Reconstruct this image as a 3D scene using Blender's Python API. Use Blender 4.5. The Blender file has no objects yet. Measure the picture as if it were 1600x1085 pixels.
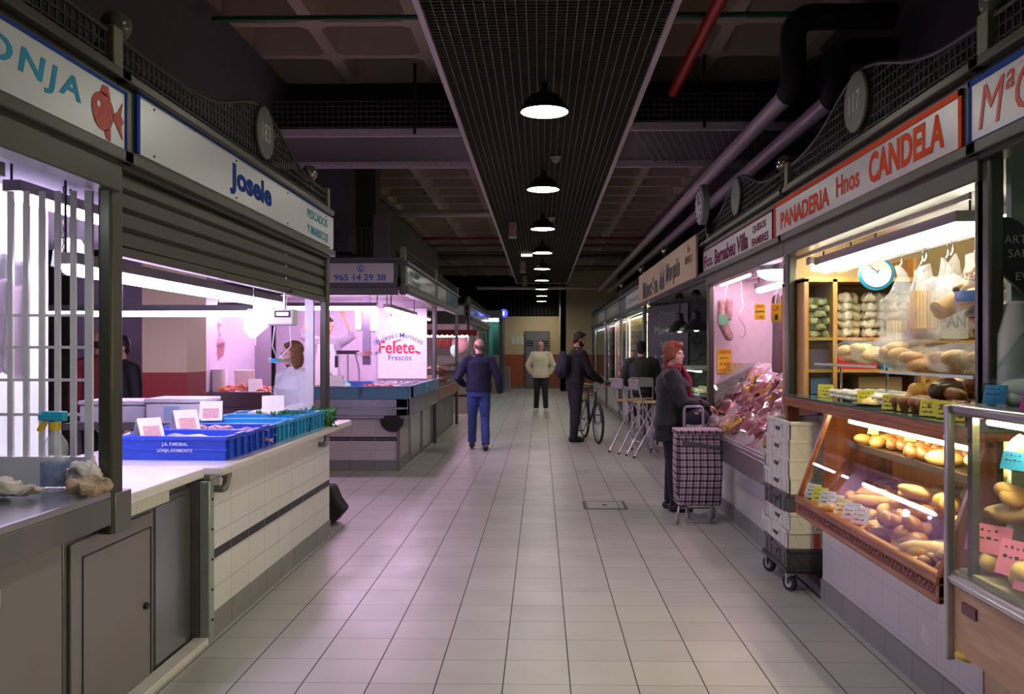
import bpy, bmesh, math, random
from mathutils import Vector, Matrix, Euler
random.seed(7)
S = bpy.context.scene
C = S.collection
PI = math.pi
# ---------------------------------------------------------------- camera
FPX, EYE = 1354.0, 1.55
YAW = math.radians(1.2)
CX, CY = 845 - FPX*math.tan(YAW), 548.0
cd = bpy.data.cameras.new('camera')
cd.sensor_width = 36; cd.lens = FPX/1600*36
cd.shift_x = -(CX-800)/1600; cd.shift_y = (CY-542.5)/1600
cd.clip_start = .05; cd.clip_end = 200
cam = bpy.data.objects.new('camera', cd); C.objects.link(cam)
cam.location = (0, 0, EYE); cam.rotation_euler = (PI/2, 0, YAW)
S.camera = cam
_c, _s = math.cos(YAW), math.sin(YAW)
def Yat(px, X):
    k = (px-CX)/FPX
    return (_c*X + k*_s*X)/(k*_c - _s)
def Xat(px, Y):
    k = (px-CX)/FPX
    return Y*(k*_c-_s)/(_c+k*_s)
def Zat(py, X, Y): return EYE + (CY-py)*(-_s*X+_c*Y)/FPX
# ---------------------------------------------------------------- world, exposure
W = bpy.data.worlds.new('world'); S.world = W; W.use_nodes = True
W.node_tree.nodes['Background'].inputs[0].default_value = (.55, .5, .6, 1)
W.node_tree.nodes['Background'].inputs[1].default_value = .03
S.view_settings.view_transform = 'Standard'; S.view_settings.look = 'None'
S.view_settings.gamma = 1; S.view_settings.use_curve_mapping = False
S.view_settings.exposure = 0.92
# ---------------------------------------------------------------- lamp levels (emission of the tubes and bulbs)
K_PEND, K_FISH, K_FELETE, K_BREAD, K_DELI, K_CASE = 31, 22, 32, 14, 17, 12
COL_PEND, COL_PINK, COL_PURP, COL_WARM = (1,.965,.84), (1,.66,.95), (.78,.66,1), (1,.93,.72)
# ---------------------------------------------------------------- materials
MATS = {}
def mat(name, col=(.5,.5,.5), rough=.5, metal=0., noise=None, bump=None, emit=0, coat=0, sub=0, spec=None):
    if name in MATS: return MATS[name]
    m = bpy.data.materials.new(name); m.use_nodes = True
    nt = m.node_tree; b = nt.nodes['Principled BSDF']
    b.inputs['Base Color'].default_value = (*col, 1)
    b.inputs['Roughness'].default_value = rough; b.inputs['Metallic'].default_value = metal
    if coat: b.inputs['Coat Weight'].default_value = coat
    if spec is not None: b.inputs['Specular IOR Level'].default_value = spec
    if emit:
        b.inputs['Emission Color'].default_value = (*col, 1); b.inputs['Emission Strength'].default_value = emit
    tc = nt.nodes.new('ShaderNodeTexCoord')
    if noise is None and not emit: noise = (14, .12)
    if noise and not emit:
        n = nt.nodes.new('ShaderNodeTexNoise'); n.inputs['Scale'].default_value = noise[0]; n.inputs['Detail'].default_value = 3
        nt.links.new(tc.outputs['Object'], n.inputs['Vector'])
        mx = nt.nodes.new('ShaderNodeMix'); mx.data_type = 'RGBA'
        a = noise[1]
        mx.inputs[6].default_value = tuple(max(0, c*(1-a)) for c in col)+(1,)
        c2 = noise[2] if len(noise) > 2 else tuple(min(1, c*(1+a)) for c in col)
        mx.inputs[7].default_value = (*c2, 1)
        nt.links.new(n.outputs['Fac'], mx.inputs[0]); nt.links.new(mx.outputs[2], b.inputs['Base Color'])
    if bump:
        n = nt.nodes.new('ShaderNodeTexNoise'); n.inputs['Scale'].default_value = bump[0]; n.inputs['Detail'].default_value = 4
        nt.links.new(tc.outputs['Object'], n.inputs['Vector'])
        bp = nt.nodes.new('ShaderNodeBump'); bp.inputs['Strength'].default_value = bump[1]; bp.inputs['Distance'].default_value = .01
        nt.links.new(n.outputs['Fac'], bp.inputs['Height']); nt.links.new(bp.outputs[0], b.inputs['Normal'])
    MATS[name] = m; return m
def nodes_of(name, col, rough=.5, metal=0):
    m = mat(name, col, rough, metal, noise=(8, .0)); nt = m.node_tree
    return m, nt, nt.nodes['Principled BSDF'], [n for n in nt.nodes if n.type == 'TEX_COORD'][0]
def grid_mat(name, tile, joint, pitch, width, off=(0,0,0), axes='XY', rough=.4, fade=(1,1), var=.06, rjoint=.7, patch=0, stripe=None):
    """tiles: axes are the two object axes that carry joints"""
    m = bpy.data.materials.new(name); m.use_nodes = True; nt = m.node_tree; b = nt.nodes['Principled BSDF']
    L = nt.links.new
    tc = nt.nodes.new('ShaderNodeTexCoord'); sp = nt.nodes.new('ShaderNodeSeparateXYZ'); L(tc.outputs['Object'], sp.inputs[0])
    def ma(op, a, c=None, d=None):
        n = nt.nodes.new('ShaderNodeMath'); n.operation = op
        for i, x in enumerate((a, c, d)):
            if x is None: continue
            if isinstance(x, (int, float)): n.inputs[i].default_value = x
            else: L(x, n.inputs[i])
        return n.outputs[0]
    js, cells = [], []
    for i, ax in enumerate(axes):
        src = sp.outputs[ax]
        u = ma('DIVIDE', ma('SUBTRACT', src, off['XYZ'.index(ax)]), pitch[i])
        fl = ma('FLOOR', u); fr = ma('SUBTRACT', u, fl)
        d = ma('ABSOLUTE', ma('SUBTRACT', fr, .5))
        j = ma('MULTIPLY', ma('GREATER_THAN', d, .5-width/pitch[i]/2), fade[i])
        js.append(j); cells.append(fl)
    J = ma('MAXIMUM', js[0], js[1])
    cv = nt.nodes.new('ShaderNodeCombineXYZ'); L(cells[0], cv.inputs[0]); L(cells[1], cv.inputs[1])
    wn = nt.nodes.new('ShaderNodeTexWhiteNoise'); L(cv.outputs[0], wn.inputs['Vector'])
    no = nt.nodes.new('ShaderNodeTexNoise'); no.inputs['Scale'].default_value = 3; no.inputs['Detail'].default_value = 5
    L(tc.outputs['Object'], no.inputs['Vector'])
    fac = ma('ADD', ma('MULTIPLY', wn.outputs['Value'], var), ma('MULTIPLY', no.outputs['Fac'], var*1.6))
    hs = nt.nodes.new('ShaderNodeMix'); hs.data_type = 'RGBA'
    hs.inputs[6].default_value = (*tile, 1); hs.inputs[7].default_value = (*[c*.3 for c in tile], 1); L(fac, hs.inputs[0])
    out = hs.outputs[2]
    if stripe:   # (z0, z1, colour): a band of dark tiles
        zz = sp.outputs['Z']
        k = ma('MULTIPLY', ma('GREATER_THAN', zz, stripe[0]), ma('LESS_THAN', zz, stripe[1]))
        ms = nt.nodes.new('ShaderNodeMix'); ms.data_type = 'RGBA'; ms.inputs[7].default_value = (*stripe[2], 1)
        L(k, ms.inputs[0]); L(out, ms.inputs[6]); out = ms.outputs[2]
    mj = nt.nodes.new('ShaderNodeMix'); mj.data_type = 'RGBA'; mj.inputs[7].default_value = (*joint, 1)
    L(J, mj.inputs[0]); L(out, mj.inputs[6]); L(mj.outputs[2], b.inputs['Base Color'])
    L(ma('ADD', ma('MULTIPLY', no.outputs['Fac'], .25), ma('ADD', ma('MULTIPLY', J, rjoint-rough), rough-.12)), b.inputs['Roughness'])
    bp = nt.nodes.new('ShaderNodeBump'); bp.inputs['Strength'].default_value = .35; bp.inputs['Distance'].default_value = .003
    L(ma('SUBTRACT', 1, J), bp.inputs['Height']); L(bp.outputs[0], b.inputs['Normal'])
    MATS[name] = m; return m
def glass_mat(name, tint=(.9,.97,.95), ior=1.5, extra=0.0):
    m = bpy.data.materials.new(name); m.use_nodes = True; nt = m.node_tree; nt.nodes.clear(); L = nt.links.new
    o = nt.nodes.new('ShaderNodeOutputMaterial'); mx = nt.nodes.new('ShaderNodeMixShader')
    t = nt.nodes.new('ShaderNodeBsdfTransparent'); t.inputs[0].default_value = (*tint, 1)
    g = nt.nodes.new('ShaderNodeBsdfGlossy'); g.inputs['Roughness'].default_value = .02
    lw = nt.nodes.new('ShaderNodeLayerWeight'); lw.inputs[0].default_value = .5
    pw = nt.nodes.new('ShaderNodeMath'); pw.operation = 'POWER'; pw.inputs[1].default_value = 5.0; L(lw.outputs['Facing'], pw.inputs[0])
    ad = nt.nodes.new('ShaderNodeMath'); ad.operation = 'MULTIPLY_ADD'; ad.use_clamp = True; ad.inputs[1].default_value = .9; ad.inputs[2].default_value = .025+extra*.4
    L(pw.outputs[0], ad.inputs[0]); L(ad.outputs[0], mx.inputs[0]); L(t.outputs[0], mx.inputs[1]); L(g.outputs[0], mx.inputs[2]); L(mx.outputs[0], o.inputs[0])
    MATS[name] = m; return m
def film_mat(name, col=(.9,.92,.95), amount=.35, scale=18):
    """clear plastic film: mostly see-through with crinkled shine"""
    m = bpy.data.materials.new(name); m.use_nodes = True; nt = m.node_tree; nt.nodes.clear(); L = nt.links.new
    o = nt.nodes.new('ShaderNodeOutputMaterial'); mx = nt.nodes.new('ShaderNodeMixShader'); mx.inputs[0].default_value = amount
    t = nt.nodes.new('ShaderNodeBsdfTransparent'); p = nt.nodes.new('ShaderNodeBsdfPrincipled')
    p.inputs['Base Color'].default_value = (*col, 1); p.inputs['Roughness'].default_value = .15
    tc = nt.nodes.new('ShaderNodeTexCoord'); n = nt.nodes.new('ShaderNodeTexNoise'); n.inputs['Scale'].default_value = scale; n.inputs['Detail'].default_value = 3
    bp = nt.nodes.new('ShaderNodeBump'); bp.inputs['Strength'].default_value = .9; bp.inputs['Distance'].default_value = .02
    L(tc.outputs['Object'], n.inputs['Vector']); L(n.outputs['Fac'], bp.inputs['Height']); L(bp.outputs[0], p.inputs['Normal'])
    L(t.outputs[0], mx.inputs[1]); L(p.outputs[0], mx.inputs[2]); L(mx.outputs[0], o.inputs[0]); MATS[name] = m; return m
def wood_mat(name, c1, c2, scale=6, axis='Y', rough=.4):
    m, nt, b, tc = nodes_of(name, c1, rough); L = nt.links.new
    mp = nt.nodes.new('ShaderNodeMapping'); L(tc.outputs['Object'], mp.inputs[0])
    sc = {'X': (.12, 1, 1), 'Y': (1, .12, 1), 'Z': (1, 1, .12)}[axis]; mp.inputs['Scale'].default_value = [k*scale for k in sc]
    n = nt.nodes.new('ShaderNodeTexNoise'); n.inputs['Scale'].default_value = 3; n.inputs['Detail'].default_value = 6; n.inputs['Distortion'].default_value = 1.2
    L(mp.outputs[0], n.inputs['Vector']); cr = nt.nodes.new('ShaderNodeValToRGB')
    cr.color_ramp.elements[0].position = .35; cr.color_ramp.elements[1].position = .65
    cr.color_ramp.elements[0].color = (*c1, 1); cr.color_ramp.elements[1].color = (*c2, 1)
    L(n.outputs['Fac'], cr.inputs[0]); L(cr.outputs[0], b.inputs['Base Color']); return m
def lamp_mat(name, col, k):
    return mat(name, col, emit=k)
# ---------------------------------------------------------------- mesh builder
def frame_of(d):
    d = Vector(d).normalized(); ref = Vector((1,0,0)) if abs(d.x) < .9 else Vector((0,1,0))
    a = (ref - d*ref.dot(d)).normalized(); return a, d.cross(a).normalized(), d
def wmat(o):
    m = o.matrix_basis.copy()
    while o.parent: o = o.parent; m = o.matrix_basis @ m
    return m
class MB:
    def __init__(s): s.v = []; s.f = []; s.mi = []; s.k = 0
    def add(s, vs, fs):
        n = len(s.v); s.v += [tuple(v) for v in vs]; s.f += [[i+n for i in f] for f in fs]; s.mi += [s.k]*len(fs); return s
    def box(s, x0, x1, y0, y1, z0, z1):
        return s.add([(x0,y0,z0),(x1,y0,z0),(x1,y1,z0),(x0,y1,z0),(x0,y0,z1),(x1,y0,z1),(x1,y1,z1),(x0,y1,z1)],
                     [(0,3,2,1),(4,5,6,7),(0,1,5,4),(1,2,6,5),(2,3,7,6),(3,0,4,7)])
    def cbox(s, c, d, rot=None):
        h = [k/2 for k in d]; R = Euler(rot).to_matrix() if rot else Matrix.Identity(3)
        vs = [Vector(c)+R@Vector((a*h[0], b*h[1], e*h[2])) for e in (-1,1) for a, b in ((-1,-1),(1,-1),(1,1),(-1,1))]
        return s.add(vs, [(0,3,2,1),(4,5,6,7),(0,1,5,4),(1,2,6,5),(2,3,7,6),(3,0,4,7)])
    def ring_loft(s, rings, cap=True, close=False):
        n = len(rings[0]); vs = [p for r in rings for p in r]; fs = []
        R = len(rings)
        for i in range(R if close else R-1):
            a, b = i*n, ((i+1) % R)*n
            fs += [(a+j, a+(j+1) % n, b+(j+1) % n, b+j) for j in range(n)]
        if cap and not close: fs += [tuple(reversed(range(n))), tuple(range((R-1)*n, R*n))]
        return s.add(vs, fs)
    def tube(s, pts, r, seg=8, round_=False, close=False, ref=None):
        """r: radius, list of radii or list of (a, b) radii"""
        pts = [Vector(p) for p in pts]; n = len(pts)
        rs = r if isinstance(r, (list, tuple)) else [r]*n
        rs = [(q, q) if isinstance(q, (int, float)) else q for q in rs]
        if round_:
            d0 = (pts[0]-pts[1]).normalized(); d1 = (pts[-1]-pts[-2]).normalized()
            q0, q1 = rs[0], rs[-1]; m0, m1 = min(q0), min(q1)
            pre = [(pts[0]+d0*m0*math.sin(t), tuple(k*max(.12, math.cos(t)) for k in q0)) for t in (1.45, 1.0, .5)]
            post = [(pts[-1]+d1*m1*math.sin(t), tuple(k*max(.12, math.cos(t)) for k in q1)) for t in (.5, 1.0, 1.45)]
            pts = [p for p, _ in pre]+pts+[p for p, _ in post]; rs = [q for _, q in pre]+list(rs)+[q for _, q in post]; n = len(pts)
        rings = []; A = None
        for i, p in enumerate(pts):
            if close: t = (pts[(i+1) % n]-pts[i-1])
            else: t = pts[min(i+1, n-1)]-pts[max(i-1, 0)]
            t.normalize()
            if ref is not None: A = Vector(ref)
            if A is None: A = frame_of(t)[0]
            A = A - t*A.dot(t)
            if A.length < 1e-5: A = frame_of(t)[0]
            A.normalize(); B = t.cross(A)
            rings.append([p + A*(rs[i][0]*math.cos(2*PI*j/seg)) + B*(rs[i][1]*math.sin(2*PI*j/seg)) for j in range(seg)])
        return s.ring_loft(rings, close=close)
    def lathe(s, prof, c=(0,0,0), seg=20, axis=(0,0,1), cap=True):
        a, b, d = frame_of(axis); c = Vector(c)
        return s.ring_loft([[c + d*z + a*(max(r, 1e-4)*math.cos(2*PI*j/seg)) + b*(max(r, 1e-4)*math.sin(2*PI*j/seg)) for j in range(seg)] for r, z in prof], cap=cap)
    def ball(s, c, r, seg=12, rows=8, rot=None):
        r = (r,)*3 if isinstance(r, (int, float)) else r; R = Euler(rot).to_matrix() if rot else Matrix.Identity(3); c = Vector(c)
        return s.ring_loft([[c+R@Vector((r[0]*math.sin(t)*math.cos(2*PI*j/seg), r[1]*math.sin(t)*math.sin(2*PI*j/seg), -r[2]*math.cos(t))) for j in range(seg)]
                            for t in [PI*max(.02, min(.98, i/rows)) for i in range(rows+1)]])
    def prism(s, poly, axis, a0, a1):
        """poly: 2-D points in the two other axes (in order); extruded along axis"""
        def P(u, v, w): return {'X': (w, u, v), 'Y': (u, w, v), 'Z': (u, v, w)}[axis]
        n = len(poly); vs = [P(u, v, a0) for u, v in poly]+[P(u, v, a1) for u, v in poly]
        return s.add(vs, [tuple(reversed(range(n))), tuple(range(n, 2*n))]+[(i, (i+1) % n, n+(i+1) % n, n+i) for i in range(n)])
    def mesh(s, name, mats, inv=None, smooth=0):
        me = bpy.data.meshes.new(name)
        vs = s.v if inv is None else [tuple(inv@Vector(v)) for v in s.v]
        me.from_pydata(vs, [], s.f)
        for m in (mats if isinstance(mats, (list, tuple)) else [mats]): me.materials.append(m)
        if max(s.mi, default=0) > 0: me.polygons.foreach_set('material_index', s.mi)
        bm = bmesh.new(); bm.from_mesh(me); bmesh.ops.recalc_face_normals(bm, faces=bm.faces); bm.to_mesh(me); bm.free()
        if smooth:
            me.polygons.foreach_set('use_smooth', [True]*len(me.polygons)); me.set_sharp_from_angle(angle=math.radians(smooth))
        return me
    def build(s, name, mats, parent=None, smooth=35, bev=0, stuff=False, label=None):
        inv = None
        if parent is not None:
            w = wmat(parent)
            if w != Matrix.Identity(4): inv = w.inverted()
        me = s.mesh(name, mats, inv, smooth)
        o = bpy.data.objects.new(name, me); C.objects.link(o)
        if parent is not None: o.parent = parent
        if bev:
            b = o.modifiers.new('bevel', 'BEVEL'); b.width = bev; b.segments = 2; b.limit_method = 'ANGLE'
        if stuff: o['kind'] = 'stuff'
        if label: o['label'] = label
        return o
def tag(o, label=None, cat=None, group=None, kind=None):
    for k, v in (('label', label), ('category', cat), ('group', group), ('kind', kind)):
        if v: o[k] = v
    return o
def thing(name, label, cat, loc=(0,0,0), rz=0, group=None):
    o = bpy.data.objects.new(name, None); C.objects.link(o); o.empty_display_size = .1
    o.location = loc; o.rotation_euler = (0,0,rz); o.matrix_basis = Matrix.Translation(loc) @ Euler((0,0,rz)).to_matrix().to_4x4()
    return tag(o, label, cat, group)
def structure(name, mb, m, smooth=30, **k): return tag(mb.build(name, m, smooth=smooth, **k), kind='structure')
def dup(o, loc=None, rz=None, label=None, group=None, rot=None, scale=None, parent=None):
    c = o.copy(); C.objects.link(c)
    if parent is not None: c.parent = parent
    if loc is not None: c.location = loc
    if rz is not None: c.rotation_euler = (0,0,rz)
    if rot is not None: c.rotation_euler = rot
    if scale is not None: c.scale = (scale,)*3 if isinstance(scale, (int, float)) else scale
    if label: c['label'] = label
    if group: c['group'] = group
    for ch in list(o.children): dup(ch, parent=c)
    return c
def text(body, name, m, parent, c, u, v, w, h, depth=.0015, bold=0, space=1.0, arc=None, shear=0):
    """lettering fitted into a w x h box centred on c, reading along u, up along v; arc=(radius): bent upwards"""
    cu = bpy.data.curves.new(name, 'FONT'); cu.body = body; cu.align_x = 'CENTER'; cu.extrude = .02; cu.offset = bold; cu.space_character = space; cu.shear = shear
    cu.resolution_u = 3
    o = bpy.data.objects.new(name, cu); C.objects.link(o)
    dg = bpy.context.evaluated_depsgraph_get(); me = bpy.data.meshes.new_from_object(o.evaluated_get(dg))
    bpy.data.objects.remove(o); bpy.data.curves.remove(cu)
    xs = [q.co.x for q in me.vertices]; ys = [q.co.y for q in me.vertices]
    x0, x1, y0, y1 = min(xs), max(xs), min(ys), max(ys); U = Vector(u).normalized(); V = Vector(v).normalized(); N = U.cross(V)
    inv = wmat(parent).inverted() if parent is not None else Matrix.Identity(4)
    for q in me.vertices:
        a = ((q.co.x-x0)/(x1-x0)-.5)*w; b = ((q.co.y-y0)/(y1-y0)-.5)*h
        if arc:
            R = arc + b; th = a/arc; a, b = R*math.sin(th), R*math.cos(th)-arc
        q.co = inv @ (Vector(c)+U*a+V*b+N*(depth*(.5+q.co.z/.04)))
    me.materials.clear(); me.materials.append(m)
    ob = bpy.data.objects.new(name, me); C.objects.link(ob)
    if parent is not None: ob.parent = parent
    return ob
def jitter_mesh(me, amp, scale=8, seed=0):
    from mathutils import noise
    for v in me.vertices:
        v.co += noise.noise_vector(v.co*scale+Vector((seed, 0, 0)))*amp
# ---------------------------------------------------------------- shared materials
OLIVE = mat('olive_paint', (.055,.056,.038), .38, .25, noise=(6,.15))
GREY_PAINT = mat('grey_paint', (.10,.10,.105), .4, .3)
STEEL = mat('brushed_steel', (.42,.42,.44), .28, .95, noise=(4,.2), bump=(60,.03))
STEEL_D = mat('dull_steel', (.21,.20,.20), .42, .75, noise=(2.5,.4), bump=(30,.05))
ALU = mat('aluminium', (.55,.55,.57), .3, .95)
CHROME = mat('chrome', (.75,.75,.78), .1, 1)
BLACK = mat('black_paint', (.012,.012,.014), .45)
BLACK_M = mat('black_matt', (.010,.010,.011), .9)
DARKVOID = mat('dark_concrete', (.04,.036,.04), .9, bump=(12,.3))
WHITE = mat('white_paint', (.72,.72,.74), .4)
WHITE_P = mat('white_plastic', (.70,.70,.70), .35, noise=(10,.06))
PAPER = mat('white_paper', (.78,.77,.76), .8)
RUBBER = mat('black_rubber', (.016,.016,.016), .7)
SIGNW = mat('sign_white', (.58,.62,.66), .3, noise=(2,.08), bump=(25,.02))
SIGNP = mat('sign_pinkish_white', (.58,.55,.57), .3, noise=(2,.06))
BLUE_L = mat('blue_letters', (.02,.06,.30), .8, spec=.1)
CYAN_L = mat('cyan_letters', (.05,.30,.50), .8, spec=.1)
TEAL_L = mat('teal_letters', (.05,.32,.38), .8, spec=.1)
RED_L = mat('red_letters', (.55,.03,.03), .8, spec=.1)
ORANGE_L = mat('orange_red_letters', (.70,.09,.03), .8, spec=.1)
MAROON_L = mat('maroon_letters', (.16,.02,.07), .8, spec=.1)
YELLOW_TAG = mat('yellow_card', (.75,.68,.05), .6)
INK = mat('black_ink', (.02,.02,.02), .6)
GLASS = glass_mat('clear_glass'); GLASS_T = glass_mat('case_glass', (.96,.99,.97), 1.5, .03)
FILM = film_mat('clear_film', amount=.11, scale=34); FILM_W = film_mat('milky_film', (.8,.82,.9), .17, 34)
WALLTILE_L = grid_mat('counter_tiles', (.62,.62,.56), (.40,.40,.36), (.30,.148), .005, (0,.02,.115), 'YZ', .25, var=.05)
WALLTILE_R = grid_mat('stall_tiles', (.66,.65,.66), (.38,.36,.38), (.20,.20), .004, (0,.0,.16), 'YZ', .22, var=.04)
WALLTILE_F = grid_mat('front_tiles', (.60,.58,.56), (.40,.38,.38), (.30,.148), .005, (0,0,.115), 'XZ', .3, var=.05)
KERB = grid_mat('kerb_tiles', (.25,.25,.24), (.12,.12,.12), (.312,.5), .006, (0,0,-.3), 'YZ', .5, var=.1)
KERB_X = grid_mat('kerb_tiles_front', (.25,.25,.24), (.12,.12,.12), (.312,.5), .006, (0,0,-.3), 'XZ', .5, var=.1)
# ================================================================ SETTING
TILE = .3117
FLOOR = grid_mat('floor_tiles', (.50,.485,.46), (.045,.043,.04), (TILE,TILE), .0065, (.136,4.331,0), 'XY', .36, fade=(1,.5), var=.16)
structure('floor', MB().box(-9,9,-3,38,-.1,0), FLOOR)
CONC = mat('ceiling_concrete', (.50,.40,.32), .85, noise=(1.3,.25), bump=(9,.25))
# waffle slab: one mesh of coffers with chamfered corners
px_, py_, zc, zt = .98, .90, 4.60, 4.88
mb = MB()
def coffer(x, y):
    hx, hy = px_/2, py_/2; ix, iy = hx-.062, hy-.05; c = .075
    def ring(ax, ay, c, z): return [(x+sx, y+sy, z) for sx, sy in ((ax-c,-ay),(ax,-ay+c),(ax,ay-c),(ax-c,ay),(-ax+c,ay),(-ax,ay-c),(-ax,-ay+c),(-ax+c,-ay))]
    mb.ring_loft([ring(hx, hy, 0.0001, zc), ring(ix, iy, c, zc), ring(ix-.05, iy-.05, c, zt)], cap=False)
    mb.add(ring(ix-.05, iy-.05, c, zt), [tuple(range(8))])
for i in range(-8, 8):
    for j in range(-10, 30):
        x = 1.77-px_/2+i*px_-.98; y = 8.96+py_/2+j*py_
        if 9.9 < y < 12.5: continue
        coffer(x, y)
structure('ceiling', mb, CONC, smooth=0)
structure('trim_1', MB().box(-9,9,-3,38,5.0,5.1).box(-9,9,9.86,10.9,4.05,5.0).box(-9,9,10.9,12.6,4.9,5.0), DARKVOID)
DIRTY = mat('far_wall_plaster', (.16,.15,.14), .9)
structure('wall_left', MB().box(-9.1,-9,-3,38,0,5), DIRTY)
structure('wall_right', MB().box(9,9.1,-3,38,0,5), DIRTY)
structure('wall_near', MB().box(-9,9,-3.1,-3,0,5), DIRTY)
# two-tone painted plaster
def two_tone(name, low, high, z, rough=.6):
    m, nt, b, tc = nodes_of(name, high, rough); L = nt.links.new
    sp = nt.nodes.new('ShaderNodeSeparateXYZ'); L(tc.outputs['Object'], sp.inputs[0])
    g = nt.nodes.new('ShaderNodeMath'); g.operation = 'GREATER_THAN'; g.inputs[1].default_value = z; L(sp.outputs['Z'], g.inputs[0])
    mx = nt.nodes.new('ShaderNodeMix'); mx.data_type = 'RGBA'; mx.inputs[6].default_value = (*low, 1); mx.inputs[7].default_value = (*high, 1)
    L(g.outputs[0], mx.inputs[0]); L(mx.outputs[2], b.inputs['Base Color']); return m
TT = two_tone('cream_over_terracotta', (.46,.115,.055), (.66,.54,.33), 1.39)
XW0 = Xat(773, 35.6)
structure('wall_back', MB().box(XW0,9,35.6,35.8,0,2.95).box(-9,XW0-.9,35.6,35.8,0,2.95), TT)
# wall of block tiles that comes forward on the right
xw = Xat(876, 33.0)
structure('wall_forward', MB().box(xw,9,33.0,33.2,0,4.6).box(xw,xw+.2,33.0,35.6,0,4.6), TT)
structure('baseboard_back', MB().box(XW0,xw,35.56,35.6,0,.1), mat('grey_skirting', (.2,.19,.2), .5))
# dark louvres over the back wall
LOUV = mat('louvre_slats', (.02,.02,.024), .5)
t = thing('louvre_panel', 'dark slatted louvre above the cream back wall', 'louvre', (0,35.7,2.95))
MB().box(-9,9,35.75,35.8,2.95,5).build('backing', BLACK_M, t)
s_ = MB()
for i in range(30): s_.box(-3+i*.16,-2.97+i*.16,35.62,35.74,2.95,4.9)
s_.build('slats', LOUV, t)
# grey service door in the back wall
xd0, xd1 = Xat(820, 35.6), Xat(859, 35.6)
DGREY = mat('door_grey', (.19,.20,.23), .5)
d = thing('door_1', None, None, (xd0,35.55,0)); d['kind'] = 'structure'
MB().box(xd0,xd1,35.52,35.6,0,2.34).build('door_frame', mat('door_frame_grey', (.12,.125,.14), .5), d)
MB().box(xd0+.05,(xd0+xd1)/2-.005,35.49,35.52,.02,2.29).build('door_leaf', DGREY, d, bev=.006)
MB().box((xd0+xd1)/2+.005,xd1-.05,35.49,35.52,.02,2.29).build('door_leaf', DGREY, d, bev=.006)
for sx in (-.3,.3):
    q = MB()
    for k in range(3): q.box((xd0+xd1)/2+sx-.14,(xd0+xd1)/2+sx+.14,35.475,35.49,1.72+k*.09,1.77+k*.09)
    q.build('vent', BLACK, d)
MB().tube([(xd0+.12,35.49,1.0),(xd0+.12,35.44,1.0),(xd0+.24,35.44,1.0)], .012).build('door_handle', ALU, d)
# pale notices on the back wall
for i, px in enumerate((802, 809, 816)):
    x = Xat(px, 35.5)
    tag(MB().box(x-.08,x+.08,35.585,35.598,Zat(538,x,35.5),Zat(526,x,35.5)).build('paper_notice', PAPER),
        '%s pale paper notice taped to the cream wall left of the grey door' % ('left', 'middle', 'right')[i], 'notice', 'paper notices on the back wall')
# cream and maroon column in the cross aisle
CM = two_tone('column_cream_maroon', (.30,.035,.035), (.62,.50,.33), 1.33)
xa, xb = Xat(222, 8.6), Xat(292, 8.6)
structure('column_1', MB().box(xa,xb,8.6,9.1,0,5), CM)
# longitudinal downstand beam over the left stalls
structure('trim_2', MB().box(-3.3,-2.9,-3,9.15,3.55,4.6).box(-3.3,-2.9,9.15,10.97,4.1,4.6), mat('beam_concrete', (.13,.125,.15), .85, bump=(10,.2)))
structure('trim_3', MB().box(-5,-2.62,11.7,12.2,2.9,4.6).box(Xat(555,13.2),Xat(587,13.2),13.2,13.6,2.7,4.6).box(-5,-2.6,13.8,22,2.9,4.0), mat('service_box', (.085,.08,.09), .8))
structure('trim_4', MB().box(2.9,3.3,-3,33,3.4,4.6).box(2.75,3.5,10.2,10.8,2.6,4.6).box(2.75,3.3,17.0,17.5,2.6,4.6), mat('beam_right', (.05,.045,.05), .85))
# ---------------------------------------------------------------- ceiling grille down the middle
GZ = 3.85; GX0, GX1 = -.80, .88; GE = 29.7
GRBK = mat('grille_inner_shade', (.075,.068,.05), .8)
GRSL = mat('grille_slats', (.20,.185,.14), .5)
GRFR = mat('grille_frame', (.60,.52,.56), .4, .1)
t = thing('ceiling_grille', 'long dark slatted grille hanging over the middle of the aisle', 'ceiling grille', (0,1,GZ))
MB().box(GX0,GX1,.5,GE,GZ+.10,GZ+.14).build('backing', GRBK, t)  # solid dark sheet, its colour stands in for shade inside the grille
q = MB(); n = 24
for i in range(1, n): x = GX0+(GX1-GX0)*i/n; q.box(x-.0022,x+.0022,.5,GE,GZ+.004,GZ+.03)
q.build('slats', GRSL, t, stuff=True)
q = MB(); y = .5
while y < GE: q.box(GX0,GX1,y-.004,y+.004,GZ+.012,GZ+.05); y += .055 if y < 12 else .11
q.build('cross_bars', mat('grille_cross', (.06,.055,.042), .6), t, stuff=True)
for x0, x1 in ((GX0-.045,GX0), (GX1,GX1+.045)): MB().box(x0,x1,.5,GE,GZ-.01,GZ+.12).build('edge_frame', GRFR, t, bev=.004)
MB().box(GX0-.045,GX1+.045,GE,GE+.05,GZ-.01,GZ+.12).build('end_frame', GRFR, t)
# hanging rods of the grille
q = MB()
for y in range(3, 30, 3):
    for x in (GX0-.02, GX1+.02): q.tube([(x,y,GZ+.1),(x,y,zc)], .008, 6)
q.build('hanger_rods', BLACK, t, stuff=True)
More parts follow.
